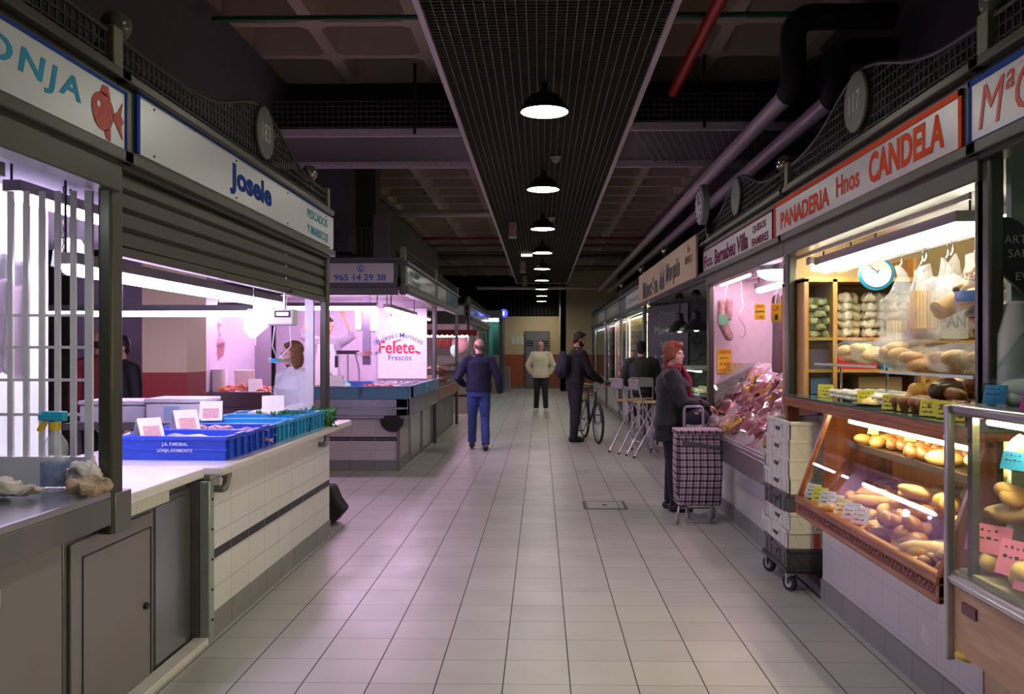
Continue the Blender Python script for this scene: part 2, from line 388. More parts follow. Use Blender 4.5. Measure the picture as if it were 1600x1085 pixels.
# transverse grille bands over the cross aisle
def band(name, x0, x1, y0, y1, label):
    t = thing(name, label, 'ceiling grille', ((x0+x1)/2,y0,GZ))
    MB().box(x0,x1,y0,y1,GZ+.07,GZ+.09).build('backing', mat('band_mesh', (.12,.10,.10), .7), t)
    q = MB()
    m = int((x1-x0)/.09)
    for i in range(m): x = x0+i*.09; q.add([(x,y0,GZ+.02),(x+.012,y0,GZ+.02),(x+.5,y1,GZ+.02),(x+.488,y1,GZ+.02),(x,y0,GZ+.04),(x+.012,y0,GZ+.04),(x+.5,y1,GZ+.04),(x+.488,y1,GZ+.04)], [(0,1,2,3),(4,5,6,7),(0,1,5,4),(2,3,7,6)])
    q.build('slats', mat('band_slats', (.16,.14,.14), .5), t, stuff=True)
    for y in (y0, y1): MB().box(x0,x1,y-.02,y+.02,GZ-.02,GZ+.06).build('edge_frame', GRFR, t)
    q = MB()
    x = x0
    while x < x1: q.box(x,x+.006,y0-.01,y0,GZ+.06,GZ+.36); x += .06
    for k in range(6): q.box(x0,x1,y0-.01,y0,GZ+.08+k*.055,GZ+.086+k*.055)
    q.build('side_mesh', mat('mesh_wire', (.14,.12,.13), .5), t, stuff=True)
    for x in (x0+(x1-x0)*.3, x0+(x1-x0)*.85): MB().box(x,x+.03,y0-.04,y0,GZ,4.6).build('hanger', BLACK, t)
band('ceiling_grille', -4.2, GX0-.05, 9.2, 10.8, 'dark mesh band crossing from the left stalls to the middle grille')
band('ceiling_grille', GX1+.05, 3.4, 9.0, 10.8, 'dark mesh band crossing from the right pipes to the middle grille')
# ---------------------------------------------------------------- pipes
SILV = mat('silver_pipe', (.66,.58,.61), .35, .25, noise=(3,.15))
INSUL = mat('black_insulation', (.008,.008,.010), .8)
def P(name, pts, r, m, label, cat='pipe', group=None, seg=16, extra=None):
    t = thing(name, label, cat, pts[0], 0, group); MB().tube(pts, r, seg).build('pipe_run', m, t, smooth=50)
    if extra: extra(t)
    return t
def arc_pts(p, a, b, r, n=6):
    """corner at p from direction a to direction b with radius r"""
    p, a, b = Vector(p), Vector(a).normalized(), Vector(b).normalized(); out = []
    for i in range(n+1):
        t = i/n*PI/2; out.append(p - a*r + a*r*math.sin(t) + b*r*(1-math.cos(t)))
    return out
def insul(pA, zt_, xe):
    def f(t):
        x, y, z = pA
        pts = [(x,y+.05,z)] + arc_pts((x,y-.06,z), (0,-1,0), (0,0,1), .13) + arc_pts((x,y-.06,zt_), (0,0,1), (1,0,0), .16) + [(xe,y-.06,zt_)]
        MB().tube(pts, .105, 14, ref=(.3,1,.2)).build('insulated_elbow', INSUL, t, smooth=60)
    return f
yA = 7.25
xA, xB = 2.08, 2.44
P('pipe', [(xA,yA,3.71),(xA,31.0,3.71)], .075, SILV, 'upper silver pipe running down the aisle over the right stalls', extra=insul((xA,yA,3.71), 4.30, 3.95))
P('pipe', [(xB,yA,3.66),(xB,31.0,3.66)], .075, SILV, 'lower silver pipe running just right of the upper one', extra=insul((xB,yA,3.66), 4.02, 3.95))
q = MB()
P('pipe', [(Xat(745,31.2),31.2,3.80),(2.5,31.2,3.80)], .06, SILV, 'silver pipe crossing the far end of the aisle')
P('pipe', [(1.33,3.0,4.15),(1.33,8.75,4.15)], .05, mat('red_pipe', (.45,.02,.02), .35), 'bright red pipe under the ceiling right of the middle grille')
P('pipe', [(-2.75,7.2,4.33),(2.95,7.2,4.33)], .022, mat('green_pipe', (.0,.10,.05), .4), 'thin green pipe crossing under the near ceiling', seg=10)
P('pipe', [(-4.2,17.2,4.28),(-.4,17.2,4.28)], .07, SILV, 'grey pipe crossing left of the grille under the coffers')
P('pipe', [(-3.5,20.5,4.2),(6,20.5,4.2)], .035, mat('dull_red_pipe', (.22,.02,.02), .45), 'thin dull red pipe crossing the aisle high up')
for i, (y, z, r) in enumerate(((21.5,4.15,.04), (22.6,4.1,.03), (24.0,4.15,.09), (26.5,4.1,.04))):
    P('pipe', [(-4,y,z),(6,y,z)], r, mat('dark_pipe', (.12,.09,.09), .5), ('thin dark pipe just behind the dull red pipe', 'second dark pipe behind the dull red pipe', 'thick brown pipe crossing high beyond the red one', 'farthest thin dark pipe crossing above the grille end')[i])
# ---------------------------------------------------------------- pendant lamps
SHADE = mat('lamp_shade_black', (.015,.014,.016), .35)
REFL = mat('lamp_reflector', (.8,.8,.78), .35)
BULB = lamp_mat('pendant_bulb', COL_PEND, K_PEND)
def pendant():
    t = thing('pendant_lamp', 'x', 'lamp')
    pr = [(.016,.245),(.032,.235),(.038,.175),(.07,.155),(.13,.118),(.175,.062),(.20,0)]
    MB().lathe([(r, z) for r, z in pr], seg=32, cap=False).build('lamp_shade', SHADE, t, smooth=60)
    MB().lathe([(max(.003,r-.008), z-.001) for r, z in pr[2:]], seg=32, cap=False).build('reflector', REFL, t, smooth=60)
    MB().lathe([(.0,.115),(.09,.105),(.155,.06),(.168,.022),(.165,.02),(0,.02)], seg=32, cap=False).build('diffuser', BULB, t, smooth=30)
    MB().tube([(0,0,.235),(0,0,.37)], .008, 8).build('stem', BLACK, t)
    return t
first = pendant(); order = ('nearest', 'second nearest', 'third', 'fourth', 'fifth', 'sixth', 'seventh', 'eighth', 'farthest')
for i in range(-2, 9):
    o = first if i == -2 else dup(first)
    o.location = (.03 if i < 2 else .03, 7.05+3.4*i, 3.49)
    o['label'] = ('%s black dome pendant lamp in view over the middle of the aisle' % order[i]) if i >= 0 else ('black dome pendant lamp over the aisle just above the picture', 'black dome pendant lamp over the aisle beside the viewer')[-1-i]; o['group'] = 'pendant lamps over the aisle'
tag(MB().box(0,.06,GE+.06,34.6,GZ-.0,GZ+.05).box(0.02,.04,32.0,32.03,GZ,4.65).build('lamp_track', BLACK), 'dark track carrying the two farthest pendant lamps', 'track')
# small fixtures under the grille
for i, (px, Y) in enumerate(((801,15.6), (817,22.5), (820,27.0))):
    x = Xat(px, Y); t = thing('emergency_light', '%s emergency light box fixed under the grille' % ('nearest pale','middle pale','farthest pale')[i], 'light box', (x,Y,GZ))
    MB().box(x-.07,x+.07,Y-.06,Y+.06,GZ-.25,GZ+.01).build('housing', mat('pinkish_plastic', (.45,.33,.30), .5), t, bev=.008)
    MB().box(x-.07,x+.07,Y-.065,Y+.065,GZ-.275,GZ-.25).build('diffuser', WHITE_P, t)
x = Xat(823, 20.5)
tag(MB().box(x-.13,x+.13,20.46,20.54,GZ-.07,GZ-.02).build('exit_light', lamp_mat('small_strip_glow', (1,.9,.75), 1.5)), 'small lit strip light under the grille left of the pendants', 'light')
for i, (px, Y) in enumerate(((868,10.3), (862,15.0), (861,20.2))):
    x = Xat(px, Y); t = thing('smoke_detector', '%s white smoke detector under the grille' % ('nearest','middle','farthest')[i], 'detector', (x,Y,GZ))
    MB().lathe([(.045,0),(.045,.03),(.06,.035),(.06,.05)], (x,Y,GZ-.05), 20).build('housing', mat('detector_beige', (.42,.38,.34), .5), t)
    MB().lathe([(.02,0),(.03,.02)], (x,Y,GZ-.07), 12).build('sensor', mat('detector_beige', (.42,.38,.34), .5), t)
x, Y = Xat(787, 31.4), 31.4; zz = Zat(490, x, Y)
t = thing('neon_sign', 'small round blue neon sign with a white mark at the far end', 'sign', (x,Y,zz))
MB().lathe([(.02,0),(.155,0),(.155,.05),(.02,.05)], (x,Y,zz), 24, (0,-1,0)).build('disc', lamp_mat('blue_glow', (.04,.05,1), 1.6), t)
MB().box(x-.02,x+.02,Y-.07,Y-.05,zz-.07,zz+.07).build('mark', lamp_mat('white_glow', (.7,.7,1), 4), t)
# floor hatch
HX0, HX1 = (911-845)*EYE/(790-CY), (978-845)*EYE/(790-CY)
hy0, hy1 = FPX*EYE/(796-CY), FPX*EYE/(783.5-CY)
t = thing('floor_hatch', 'square tiled inspection hatch with dark rim set in the floor', 'hatch', ((HX0+HX1)/2,hy0,0))
MB().box(HX0,HX1,hy0,hy1,-.02,.002).build('hatch_frame', mat('hatch_rim', (.05,.045,.045), .5), t)
MB().box(HX0+.03,HX1-.03,hy0+.04,hy1-.04,-.02,.004).build('hatch_lid', FLOOR, t)
MB().box((HX0+HX1)/2-.02,(HX0+HX1)/2+.02,(hy0+hy1)/2-.03,(hy0+hy1)/2+.03,.0,.006).build('lift_handle', BLACK, t)
# ================================================================ STALL FRAMES
XF = 1.77
MESHW = mat('mesh_olive', (.030,.030,.024), .5, .3)
MESHR = mat('mesh_brown', (.026,.024,.021), .5, .3)
CEIL_IN = mat('stall_ceiling', (.50,.47,.50), .6)
def disc(t, sd, y, z, num, r=.165):
    X = sd*(XF+.0)
    MB().lathe([(r*.97,0),(r,.006),(r,.016),(r*.97,.022)], (X+(-sd)*.02,y,z), 36, (-sd,0,0)).build('number_disc', mat('disc_grey', (.13,.13,.115), .45), t)
    if num: text(num, 'number', mat('number_paint', (.6,.6,.56), .5), t, (X-sd*.043,y,z), (0,-sd,0), (0,0,1), .16, .11)
def mesh_top(t, sd, y0, y1, m, bump=True, z0=2.70, pitch=.05, yc=None):
    X = sd*(XF-.01); yc = (y0+y1)/2 if yc is None else yc; q = MB()
    zt = lambda y: 2.85 + (.24*math.exp(-((y-yc)/.62)**2) if bump else 0)
    y = y0
    while y < y1: q.box(X-.003,X+.003,y-.004,y+.004,z0,zt(y)); y += pitch
    z = z0
    while z < 3.1:
        ys = [y0+(y1-y0)*i/60 for i in range(61)]; ins = [y for y in ys if zt(y) > z]
        if ins:
            if z <= 2.85: q.box(X-.003,X+.003,y0,y1,z-.004,z+.004)
            else: q.box(X-.003,X+.003,min(ins),max(ins),z-.004,z+.004)
        z += .048
    q.build('wire_mesh', m, t, stuff=True)
    MB().tube([(X,y0+(y1-y0)*i/40,zt(y0+(y1-y0)*i/40)) for i in range(41)], .012, 6).build('mesh_rim', m, t)
    MB().box(X+sd*.10,X+sd*.11,y0,y1,z0,2.84).build('mesh_backing', BLACK_M, t)
def frame(sd, y0, y1, label, num=None, m=OLIVE, zh=2.30, depth=2.4, mesh=True, arch=True, post0=True, post1=True, mm=None, dy=None, pz=(0,0)):
    t = thing('market_stall', label, 'market stall', (sd*XF,y0,0))
    a, b = (-XF-.03, -XF+.03) if sd < 0 else (XF-.03, XF+.03)
    for use, y, z_ in ((post0, y0, pz[0]), (post1, y1, pz[1])):
        if use: MB().box(a,b,y-.05,y+.05,z_,2.42).build('post', m, t, bev=.012)
    MB().box(a-.02,b+.02,y0,y1,zh,2.36).box(a,b,y0,y1,2.36,2.66).box(a-.04,b+.04,y0-.04,y1+.04,2.66,2.70).box(a-.05,b+.05,y0-.04,y1+.04,2.32,2.37).build('header_beam', m, t, bev=.006)
    x0, x1 = (-XF-depth, -XF-.07) if sd < 0 else (XF+.07, XF+depth)
    MB().box(x0,x1,y0,y1,2.42,2.50).build('stall_roof', mat('roof_dark', (.05,.045,.05), .8), t)
    MB().box(x0,x1,y0,y1,2.38,2.42).build('stall_ceiling', CEIL_IN, t)
    if mesh:
        mesh_top(t, sd, y0+.06, y1-.06, mm or MESHW, arch, yc=dy)
        for use, y in ((post0, y0), (post1, y1)):
            if use: MB().box(sd*XF-.035,sd*XF+.035,y-.04,y+.04,2.70,2.88).build('short_post', mat('short_post_paint', (.16,.15,.11), .5), t, bev=.006)
    if num is not None: disc(t, sd, dy or (y0+y1)/2, 2.92, num)
    return t
def globe(sd, y, label, m, r=.066):
    t = thing('globe_lamp', label, 'globe lamp', (sd*1.88,y,2.88), 0, None)
    MB().ball((sd*1.88,y,2.99), r, 20, 14).build('globe', m, t, smooth=80)
    MB().lathe([(.03,0),(.02,.04)], (sd*1.88,y,2.88), 12).build('base', BLACK, t)
GLOBE_D = mat('globe_smoked', (.10,.095,.075), .25); GLOBE_S = mat('globe_silver', (.45,.42,.40), .12, .9)
def sign(sd, y0, y1, z0, z1, label, back=SIGNW, edge=None, fw=.02, X=None):
    X = sd*(XF-.035) if X is None else X
    t = thing('shop_sign', label, 'sign', (X,(y0+y1)/2,z0))
    MB().box(min(X,X+sd*.025),max(X,X+sd*.025),y0,y1,z0,z1).build('sign_board', back, t, bev=.002)
    if edge:
        x0, x1 = sorted((X-sd*.006, X+sd*.02)); q = MB()
        q.box(x0,x1,y0,y1,z1-fw,z1).box(x0,x1,y0,y1,z0,z0+fw).box(x0,x1,y0,y0+fw,z0,z1).box(x0,x1,y1-fw,y1,z0,z1).build('sign_border', edge, t)
    return t
def letters(t, body, m, sd, ya, yb, za, zb, X=None, bold=.02, name='lettering', **k):
    X = sd*(XF-.035) if X is None else X
    return text(body, name, m, t, (X-sd*.001,(ya+yb)/2,(za+zb)/2), (0,-sd,0), (0,0,1), abs(yb-ya), abs(zb-za), bold=bold, **k)
XL, XR = -XF+.035, XF-.035
ZL = lambda py, y: Zat(py, XL, y)
# ---- left row
YP0, YP1, YP2 = 3.53, 7.07, 11.1
l0 = frame(-1, .6, YP0-.001, 'nearest left fish stall with a barred side and olive metal frame', None, zh=2.2, arch=False, post0=False, post1=False)
fr = frame(-1, YP0, YP1, 'olive fish stall with half-lowered roller shutter and number disc 183', '183', dy=5.42, pz=(.80,.94))
globe(-1, 3.80, 'smoked globe lamp above the red fish sign', GLOBE_D)
globe(-1, 7.0, 'silvery globe lamp at the far end of the long white sign', GLOBE_S)
# roller shutter of the blue-lettered stall
q = MB(); z = 1.98
prof = []
while z < 2.33:
    prof += [(-XF-.005, z), (-XF+.012, z+.012), (-XF+.012, z+.062), (-XF-.012, z+.07), (-XF-.012, z+.076)]; z += .082
n = len(prof); y0, y1 = YP0+.05, YP1-.05
q.add([(x, y0, z) for x, z in prof]+[(x, y1, z) for x, z in prof]+[(x-.02, y0, z) for x, z in prof]+[(x-.02, y1, z) for x, z in prof],
      [(i, i+1, n+i+1, n+i) for i in range(n-1)]+[(2*n+i, 2*n+i+1, 3*n+i+1, 3*n+i) for i in range(n-1)]+[(0,n,3*n,2*n)])
q.build('roller_shutter', OLIVE, fr, smooth=20)
MB().box(-XF-.03,-XF+.02,y0,y1,1.945,1.985).box(-XF+.015,-XF+.045,6.0,6.2,1.95,1.97).build('shutter_rail', OLIVE, fr, bev=.004)
# signs
s0 = sign(-1, .6, Yat(197,XL), 2.37, 2.63, 'white sign with pale blue capitals and a painted red fish', SIGNW, BLUE_L, .012)
letters(s0, 'LONJA', CYAN_L, -1, 2.52, Yat(126,XL), 2.455, 2.57, bold=.02, shear=.15, space=1.25)
# the painted fish: body, fins and tail as flat shapes
yf, zf = Yat(162,XL), ZL(180,3.45)
def blob(pts): return [(yf+a, zf+b) for a, b in pts]
q = MB()
q.prism(blob([(.085*math.cos(a)*(1+.05*math.sin(3*a))-.01, .075*math.sin(a)) for a in [i*2*PI/24 for i in range(24)]]), 'X', XL, XL+.004)
q.prism(blob([(.06,.0),(.11,.03),(.15,.075),(.135,.02),(.16,.0),(.14,-.02),(.15,-.075),(.10,-.03)]), 'X', XL, XL+.004)
q.prism(blob([(-.03,.07),(-.01,.105),(.03,.11),(.05,.06)]), 'X', XL, XL+.004)
q.prism(blob([(.0,-.07),(.02,-.10),(.05,-.105),(.05,-.055)]), 'X', XL, XL+.004)
q.build('painted_fish', mat('fish_red', (.55,.03,.03), .5, noise=(40,.5,(.62,.12,.10))), s0)
MB().lathe([(.012,0),(.012,.002)], (XL+.004,yf-.05,zf+.02), 12, (1,0,0)).build('fish_eye', SIGNW, s0)
s1 = sign(-1, Yat(214,XL), Yat(521,XL), 2.40, 2.655, 'long white sign reading Josele in dark blue', SIGNW, None)
MB().box(XL-.02,XL+.008,Yat(212,XL),7.08,2.655,2.672).box(XL-.02,XL+.008,Yat(212,XL)-.003,Yat(214,XL)+.015,2.40,2.672).build('sign_border', BLUE_L, s1)
letters(s1, 'Josele', BLUE_L, -1, Yat(359,XL), Yat(424,XL), 2.43, 2.61, bold=.04)
letters(s1, 'PESCADOS', TEAL_L, -1, Yat(480,XL), Yat(511,XL), 2.545, 2.61, bold=.012)
letters(s1, 'Y MARISCOS', TEAL_L, -1, Yat(480,XL), Yat(512,XL), 2.43, 2.495, bold=.012)
q = MB()
for y in (3.85, 4.9, 5.9, 6.95):
    for z in (2.42, 2.63): q.ball((XL+.003,y,z), .006, 6, 4)
q.build('screws', mat('rust', (.20,.10,.05), .7), s1)
# ---- Felete corner stall (second block)
XE = -4.35                      # left end of the block's front
fel = frame(-1, YP2, 14.35, 'grey corner fish stall with purple light and phone number sign', None, GREY_PAINT, zh=2.28, depth=2.7, arch=False, pz=(2.26,.92))
MB().box(XE,-XF-.07,YP2-.06,YP2+.05,2.26,2.36).box(XE,-XF-.07,YP2-.03,YP2+.05,2.36,2.70).build('header_beam', GREY_PAINT, fel, bev=.006)
MB().box(XE,-XF+.03,YP2-.05,YP2,2.70,2.74).build('cornice', GREY_PAINT, fel)
q = MB()
x = XE
while x < -2.15: q.box(x,x+.006,YP2-.01,YP2,2.74,3.15); x += .06
for k in range(7): q.box(XE,-2.15,YP2-.012,YP2,2.76+k*.06,2.766+k*.06)
q.build('wire_mesh', MESHR, fel, stuff=True)
MB().box(-2.15,-1.95,YP2-.03,YP2+.05,2.74,3.3).build('short_post', mat('brown_panel', (.06,.05,.045), .7), fel)
MB().box(Xat(293,YP2),Xat(313,YP2),YP2-.06,YP2+.06,0,2.3).build('post', STEEL, fel, bev=.01)
MB().box(Xat(430,YP2+.2),Xat(424,YP2+.2),YP2+.2,YP2+.25,1.0,2.2).build('divider_post', BLACK, fel)
MB().box(XE,-1.9,14.25,14.3,0,2.4).build('back_wall', mat('felete_back', (.62,.55,.66), .35), fel)
MB().box(XE,Xat(424,YP2+2.0),YP2+2.0,YP2+2.05,.3,2.4).build('steel_panel', mat('grey_panel', (.30,.27,.32), .35, .5, noise=(3,.15)), fel)
MB().box(XE-.1,XE,YP2,14.3,0,2.4).build('side_wall', mat('felete_back', (.6,.5,.65), .35), fel)
ph = thing('shop_sign', 'white sign with a blue phone number facing the cross aisle', 'sign', (-2.2,YP2-.06,2.43))
xs0, xs1 = XE, Xat(615, YP2-.07)
MB().box(xs0,xs1,YP2-.075,YP2-.06,2.42,2.665).build('sign_board', SIGNP, ph)
xa_, xb_ = Xat(522,YP2-.08), Xat(603,YP2-.08)
text('965 14 29 38', 'phone_number', mat('phone_blue', (.03,.12,.45), .4), ph, ((xa_+xb_)/2,YP2-.076,2.485), (1,0,0), (0,0,1), xb_-xa_, .085, bold=.022)
xm = Xat(563, YP2-.08)
MB().tube([(xm+.045*math.cos(a), YP2-.078, 2.60+.045*math.sin(a)) for a in [i*2*PI/20 for i in range(20)]], .004, 6, close=True).tube([(xm+.015,YP2-.08,2.63),(xm-.012,YP2-.08,2.61),(xm-.012,YP2-.08,2.59),(xm+.015,YP2-.08,2.57)], .008, 6).build('phone_symbol', mat('phone_blue', (.03,.12,.45), .4), ph)
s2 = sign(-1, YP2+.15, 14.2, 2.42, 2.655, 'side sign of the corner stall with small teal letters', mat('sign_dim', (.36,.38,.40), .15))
letters(s2, 'DTO. 97/99', TEAL_L, -1, YP2+.3, YP2+1.2, 2.54, 2.62, bold=.01)
letters(s2, 'PEIXOS', TEAL_L, -1, YP2+.3, YP2+1.2, 2.45, 2.51, bold=.01)
# ---- third stall with the blue sign, then the far blocks
l3 = frame(-1, 14.45, 18.2, 'grey stall with a dark blue sign behind the corner stall', None, GREY_PAINT, arch=False, mm=MESHR)
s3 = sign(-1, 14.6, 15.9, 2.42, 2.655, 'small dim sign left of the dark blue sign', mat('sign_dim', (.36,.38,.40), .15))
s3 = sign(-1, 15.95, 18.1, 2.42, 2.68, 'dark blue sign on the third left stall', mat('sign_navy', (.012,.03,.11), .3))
letters(s3, 'p', mat('sky_letters', (.1,.3,.6), .4), -1, 16.3, 16.7, 2.48, 2.62)
YB = 21.2
l4 = frame(-1, YB, 29.0, 'fourth left stall block with meat counter and grey corner sign', None, GREY_PAINT, zh=2.2, depth=2.8, arch=False, mm=MESHR)
MB().box(-4.6,-XF-.07,YB-.05,YB+.05,2.2,2.70).build('header_beam', GREY_PAINT, l4, bev=.006)
MB().box(-4.6,-1.85,YB+2.4,YB+2.45,0,2.4).build('back_wall', mat('meat_back', (.60,.50,.55), .4), l4)
MB().box(-1.86,-1.82,YB+2.6,28.9,0,2.3).build('side_wall', mat('meat_side', (.30,.31,.32), .4), l4)
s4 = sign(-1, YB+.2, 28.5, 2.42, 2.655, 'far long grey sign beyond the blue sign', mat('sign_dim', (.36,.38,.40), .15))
letters(s4, 'CARNS', TEAL_L, -1, YB+1, YB+3, 2.48, 2.6)
t = thing('shop_sign', 'small white sign facing the viewer on the far meat stall', 'sign', (-2.05,YB-.06,2.4))
MB().box(Xat(710,YB),Xat(725,YB),YB-.07,YB-.05,2.42,2.64).build('sign_board', SIGNP, t)
# cyan-lit kiosk at the end of the left row
t = thing('kiosk', 'far kiosk with a turquoise lit opening left of the back wall', 'kiosk', (-1.9,31.2,0))
kx0, kx1, kY = Xat(752,31.2), Xat(783,31.2), 31.2
MB().box(kx0-2,kx0,kY,kY+2,0,2.9).build('side_panel', GREY_PAINT, t)
MB().box(kx1-.07,kx1+.05,kY,kY+2,0,3.0).build('post', GREY_PAINT, t)
MB().box(kx0-2,kx1+.05,kY-.05,kY+2,2.72,3.0).build('header_beam', mat('kiosk_header', (.20,.22,.24), .4), t)
MB().box(kx0,kx1,kY+1.9,kY+2,0,2.7).build('back_wall', mat('kiosk_teal', (.25,.62,.56), .5), t)
MB().box(kx0,kx1-.07,kY-.05,kY+.5,0,1.38).build('counter', mat('kiosk_beige', (.42,.34,.26), .5), t)
MB().box(kx0+.35,kx0+.62,kY+1.3,kY+1.5,1.38,2.5).build('fridge', mat('kiosk_dark', (.05,.12,.11), .4), t)
MB().box(kx0+.05,kx1-.12,kY+.6,kY+.7,2.62,2.68).build('tube_light', lamp_mat('teal_tube', (.6,1,.92), 12), t)
t = thing('partition_panel', 'grey speckled low panel standing beside the far kiosk', 'panel', (-1.5,33,0))
pa, pb = Xat(771,33), Xat(797,33)
MB().box(pa,pb,33,33.05,.08,Zat(573,-1.5,33)).build('panel_board', mat('speckled_grey', (.28,.28,.29), .6, noise=(60,.4)), t, bev=.02)
MB().box(pa,pb,32.98,33.07,.0,.08).box(pb-.03,pb,32.98,33.07,0,.9).build('panel_frame', ALU, t)
# ---- right row
YR = [3.45, 6.18, 9.08, 14.75, 19.0, 23.3, 29.5]
r0 = frame(1, .6, YR[0]-.001, 'nearest right stall with green wall and glass cake case', None, arch=False, post0=False, post1=False, mm=MESHR)
r1 = frame(1, YR[0], YR[1], 'bakery stall with number disc 117 and warm light', '117', mm=MESHR, zh=2.22, depth=2.2, pz=(.95,0))
r2 = frame(1, YR[1]+.001, YR[2], 'deli stall beside the bakery with pink walls', '', mm=MESHR, zh=2.22, post0=False, depth=2.2, dy=7.75)
r3 = frame(1, YR[2]+.001, YR[3], 'bar stall under the brown sign with a chalkboard', None, GREY_PAINT, arch=False, mm=MESHR, post0=False)
r4 = frame(1, YR[3]+.001, YR[4], 'yellow-lit stall beyond the chalkboard bar', None, GREY_PAINT, arch=False, mm=MESHR, post0=False)
r5 = frame(1, YR[4]+.001, YR[5], 'orange and red lit stall, second beyond the bar', None, GREY_PAINT, arch=False, mm=MESHR, post0=False)
r6 = frame(1, YR[5]+.001, YR[6], 'farthest right stall with a pale window', None, GREY_PAINT, arch=False, mm=MESHR, post0=False)
# second upright of the near bakery post
MB().box(1.74,1.80,3.44,3.52,1.3,2.45).build('post', OLIVE, r0, bev=.01)
globe(1, 3.62, 'smoked globe lamp above the orange-framed sign', GLOBE_D)
globe(1, 6.72, 'shiny globe lamp between bakery and deli signs', GLOBE_S)
sA = sign(1, .8, Yat(1514,XR), 2.37, 2.635, 'white sign with blue border and red script at the right edge', SIGNP, BLUE_L, .02)
letters(sA, 'MªCarmen', mat('script_red', (.55,.04,.03), .4), 1, 3.47, 2.45, 2.42, 2.59, bold=.0, shear=.25)
sB = sign(1, Yat(1504,XR), Yat(1210,XR), 2.36, 2.63, 'white bakery sign with thick orange border and orange capitals', mat('sign_bakery', (.56,.52,.56), .3), ORANGE_L, .028)
Yr = lambda px: Yat(px, XR)
letters(sB, 'PANADERIA', ORANGE_L, 1, Yr(1220), Yr(1296), 2.425, 2.545, bold=.028)
letters(sB, 'Hnos', ORANGE_L, 1, Yr(1307), Yr(1343), 2.445, 2.565, bold=.018)
letters(sB, 'CANDELA', ORANGE_L, 1, Yr(1358), Yr(1476), 2.425, 2.585, bold=.034)
sC = sign(1, Yat(1208,XR), Yat(1099,XR), 2.36, 2.61, 'white deli sign with maroon letters beside the orange-framed sign', SIGNP, MAROON_L, .014)
letters(sC, 'Fco.', MAROON_L, 1, Yr(1101), Yr(1114), 2.42, 2.54, bold=.02)
letters(sC, 'Bernabeu Villa', MAROON_L, 1, Yr(1117), Yr(1169), 2.405, 2.555, bold=.028)
letters(sC, 'QUESOS', MAROON_L, 1, Yr(1176), Yr(1197), 2.50, 2.565, bold=.02)
letters(sC, 'FIAMBRES', MAROON_L, 1, Yr(1175), Yr(1201), 2.40, 2.465, bold=.02)
WSIGN = mat('brown_sign', (.40,.29,.19), .4, noise=(1.5,.1))
sD = sign(1, Yat(1098,XR), Yat(1005,XR), 2.34, 2.80, 'wide brown board sign with raised black letters', WSIGN, None, X=XR-.075)
letters(sD, 'Rincón', BLACK, 1, Yr(1012), Yr(1036), 2.37, 2.64, X=XR-.078, bold=.05)
letters(sD, 'del', BLACK, 1, Yr(1039), Yr(1047), 2.38, 2.64, X=XR-.078, bold=.05)
letters(sD, 'Marqués', BLACK, 1, Yr(1050), Yr(1072), 2.38, 2.68, X=XR-.078, bold=.05)
letters(sD, 'En\nMARIO', mat('sign_brown_text', (.25,.08,.03), .5), 1, Yr(1081), Yr(1093), 2.53, 2.74, X=XR-.078, bold=.02)
sE = sign(1, Yat(1003,XR), Yat(978,XR), 2.38, 2.68, 'small white sign beyond the brown board sign', SIGNP)
letters(sE, 'Carnicería', mat('grey_letters', (.2,.2,.2), .5), 1, 17.3, 15.4, 2.46, 2.58)
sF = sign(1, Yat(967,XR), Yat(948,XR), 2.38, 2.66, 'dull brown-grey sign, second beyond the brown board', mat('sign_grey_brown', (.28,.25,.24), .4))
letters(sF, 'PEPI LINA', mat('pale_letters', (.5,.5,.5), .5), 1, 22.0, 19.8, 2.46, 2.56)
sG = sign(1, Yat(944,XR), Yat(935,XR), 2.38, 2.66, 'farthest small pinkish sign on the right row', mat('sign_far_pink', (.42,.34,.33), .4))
# double-faced wall clock above the deli
t = thing('wall_clock', 'round white clock sticking out above the deli sign', 'clock', (1.68,9.15,3.04))
yc, zc_ = Yat(1098,1.66), Zat(327,1.66,9.2)
MB().lathe([(.17,0),(.205,.01),(.205,.07),(.17,.08)], (1.70,yc,zc_), 40, (-1,0,0)).build('clock_case', mat('clock_rim', (.25,.24,.28), .4), t)
MB().lathe([(.18,0),(.18,.004)], (1.62,yc,zc_), 40, (-1,0,0)).build('clock_face', mat('clock_face', (.70,.66,.74), .4), t)
MB().cbox((1.612,yc,zc_+.04), (.004,.012,.10)).cbox((1.612,yc-.04,zc_+.01), (.004,.09,.012), (.3,0,0)).build('clock_hands', BLACK, t)
q = MB()
for k in range(12): a = k*PI/6; q.cbox((1.612,yc+.15*math.sin(a),zc_+.15*math.cos(a)), (.004,.012,.03), (-a,0,0))
q.build('hour_marks', INK, t)
MB().box(1.69,1.80,yc-.02,yc+.02,2.75,zc_-.05).build('bracket', BLACK, t)
# small spot lamps above the right signs
for i, Y in enumerate((12.4, 15.3, 19.0)):
    t = thing('spot_lamp', '%s small spot lamp above the brown sign row' % ('nearest', 'middle', 'farthest')[i], 'spot lamp', (1.75,Y,2.8))
    MB().ball((1.78,Y,2.98), .06, 14, 10).build('reflector', GLOBE_S, t); MB().tube([(1.78,Y,2.7),(1.78,Y,2.95)], .015).build('stalk', BLACK, t)
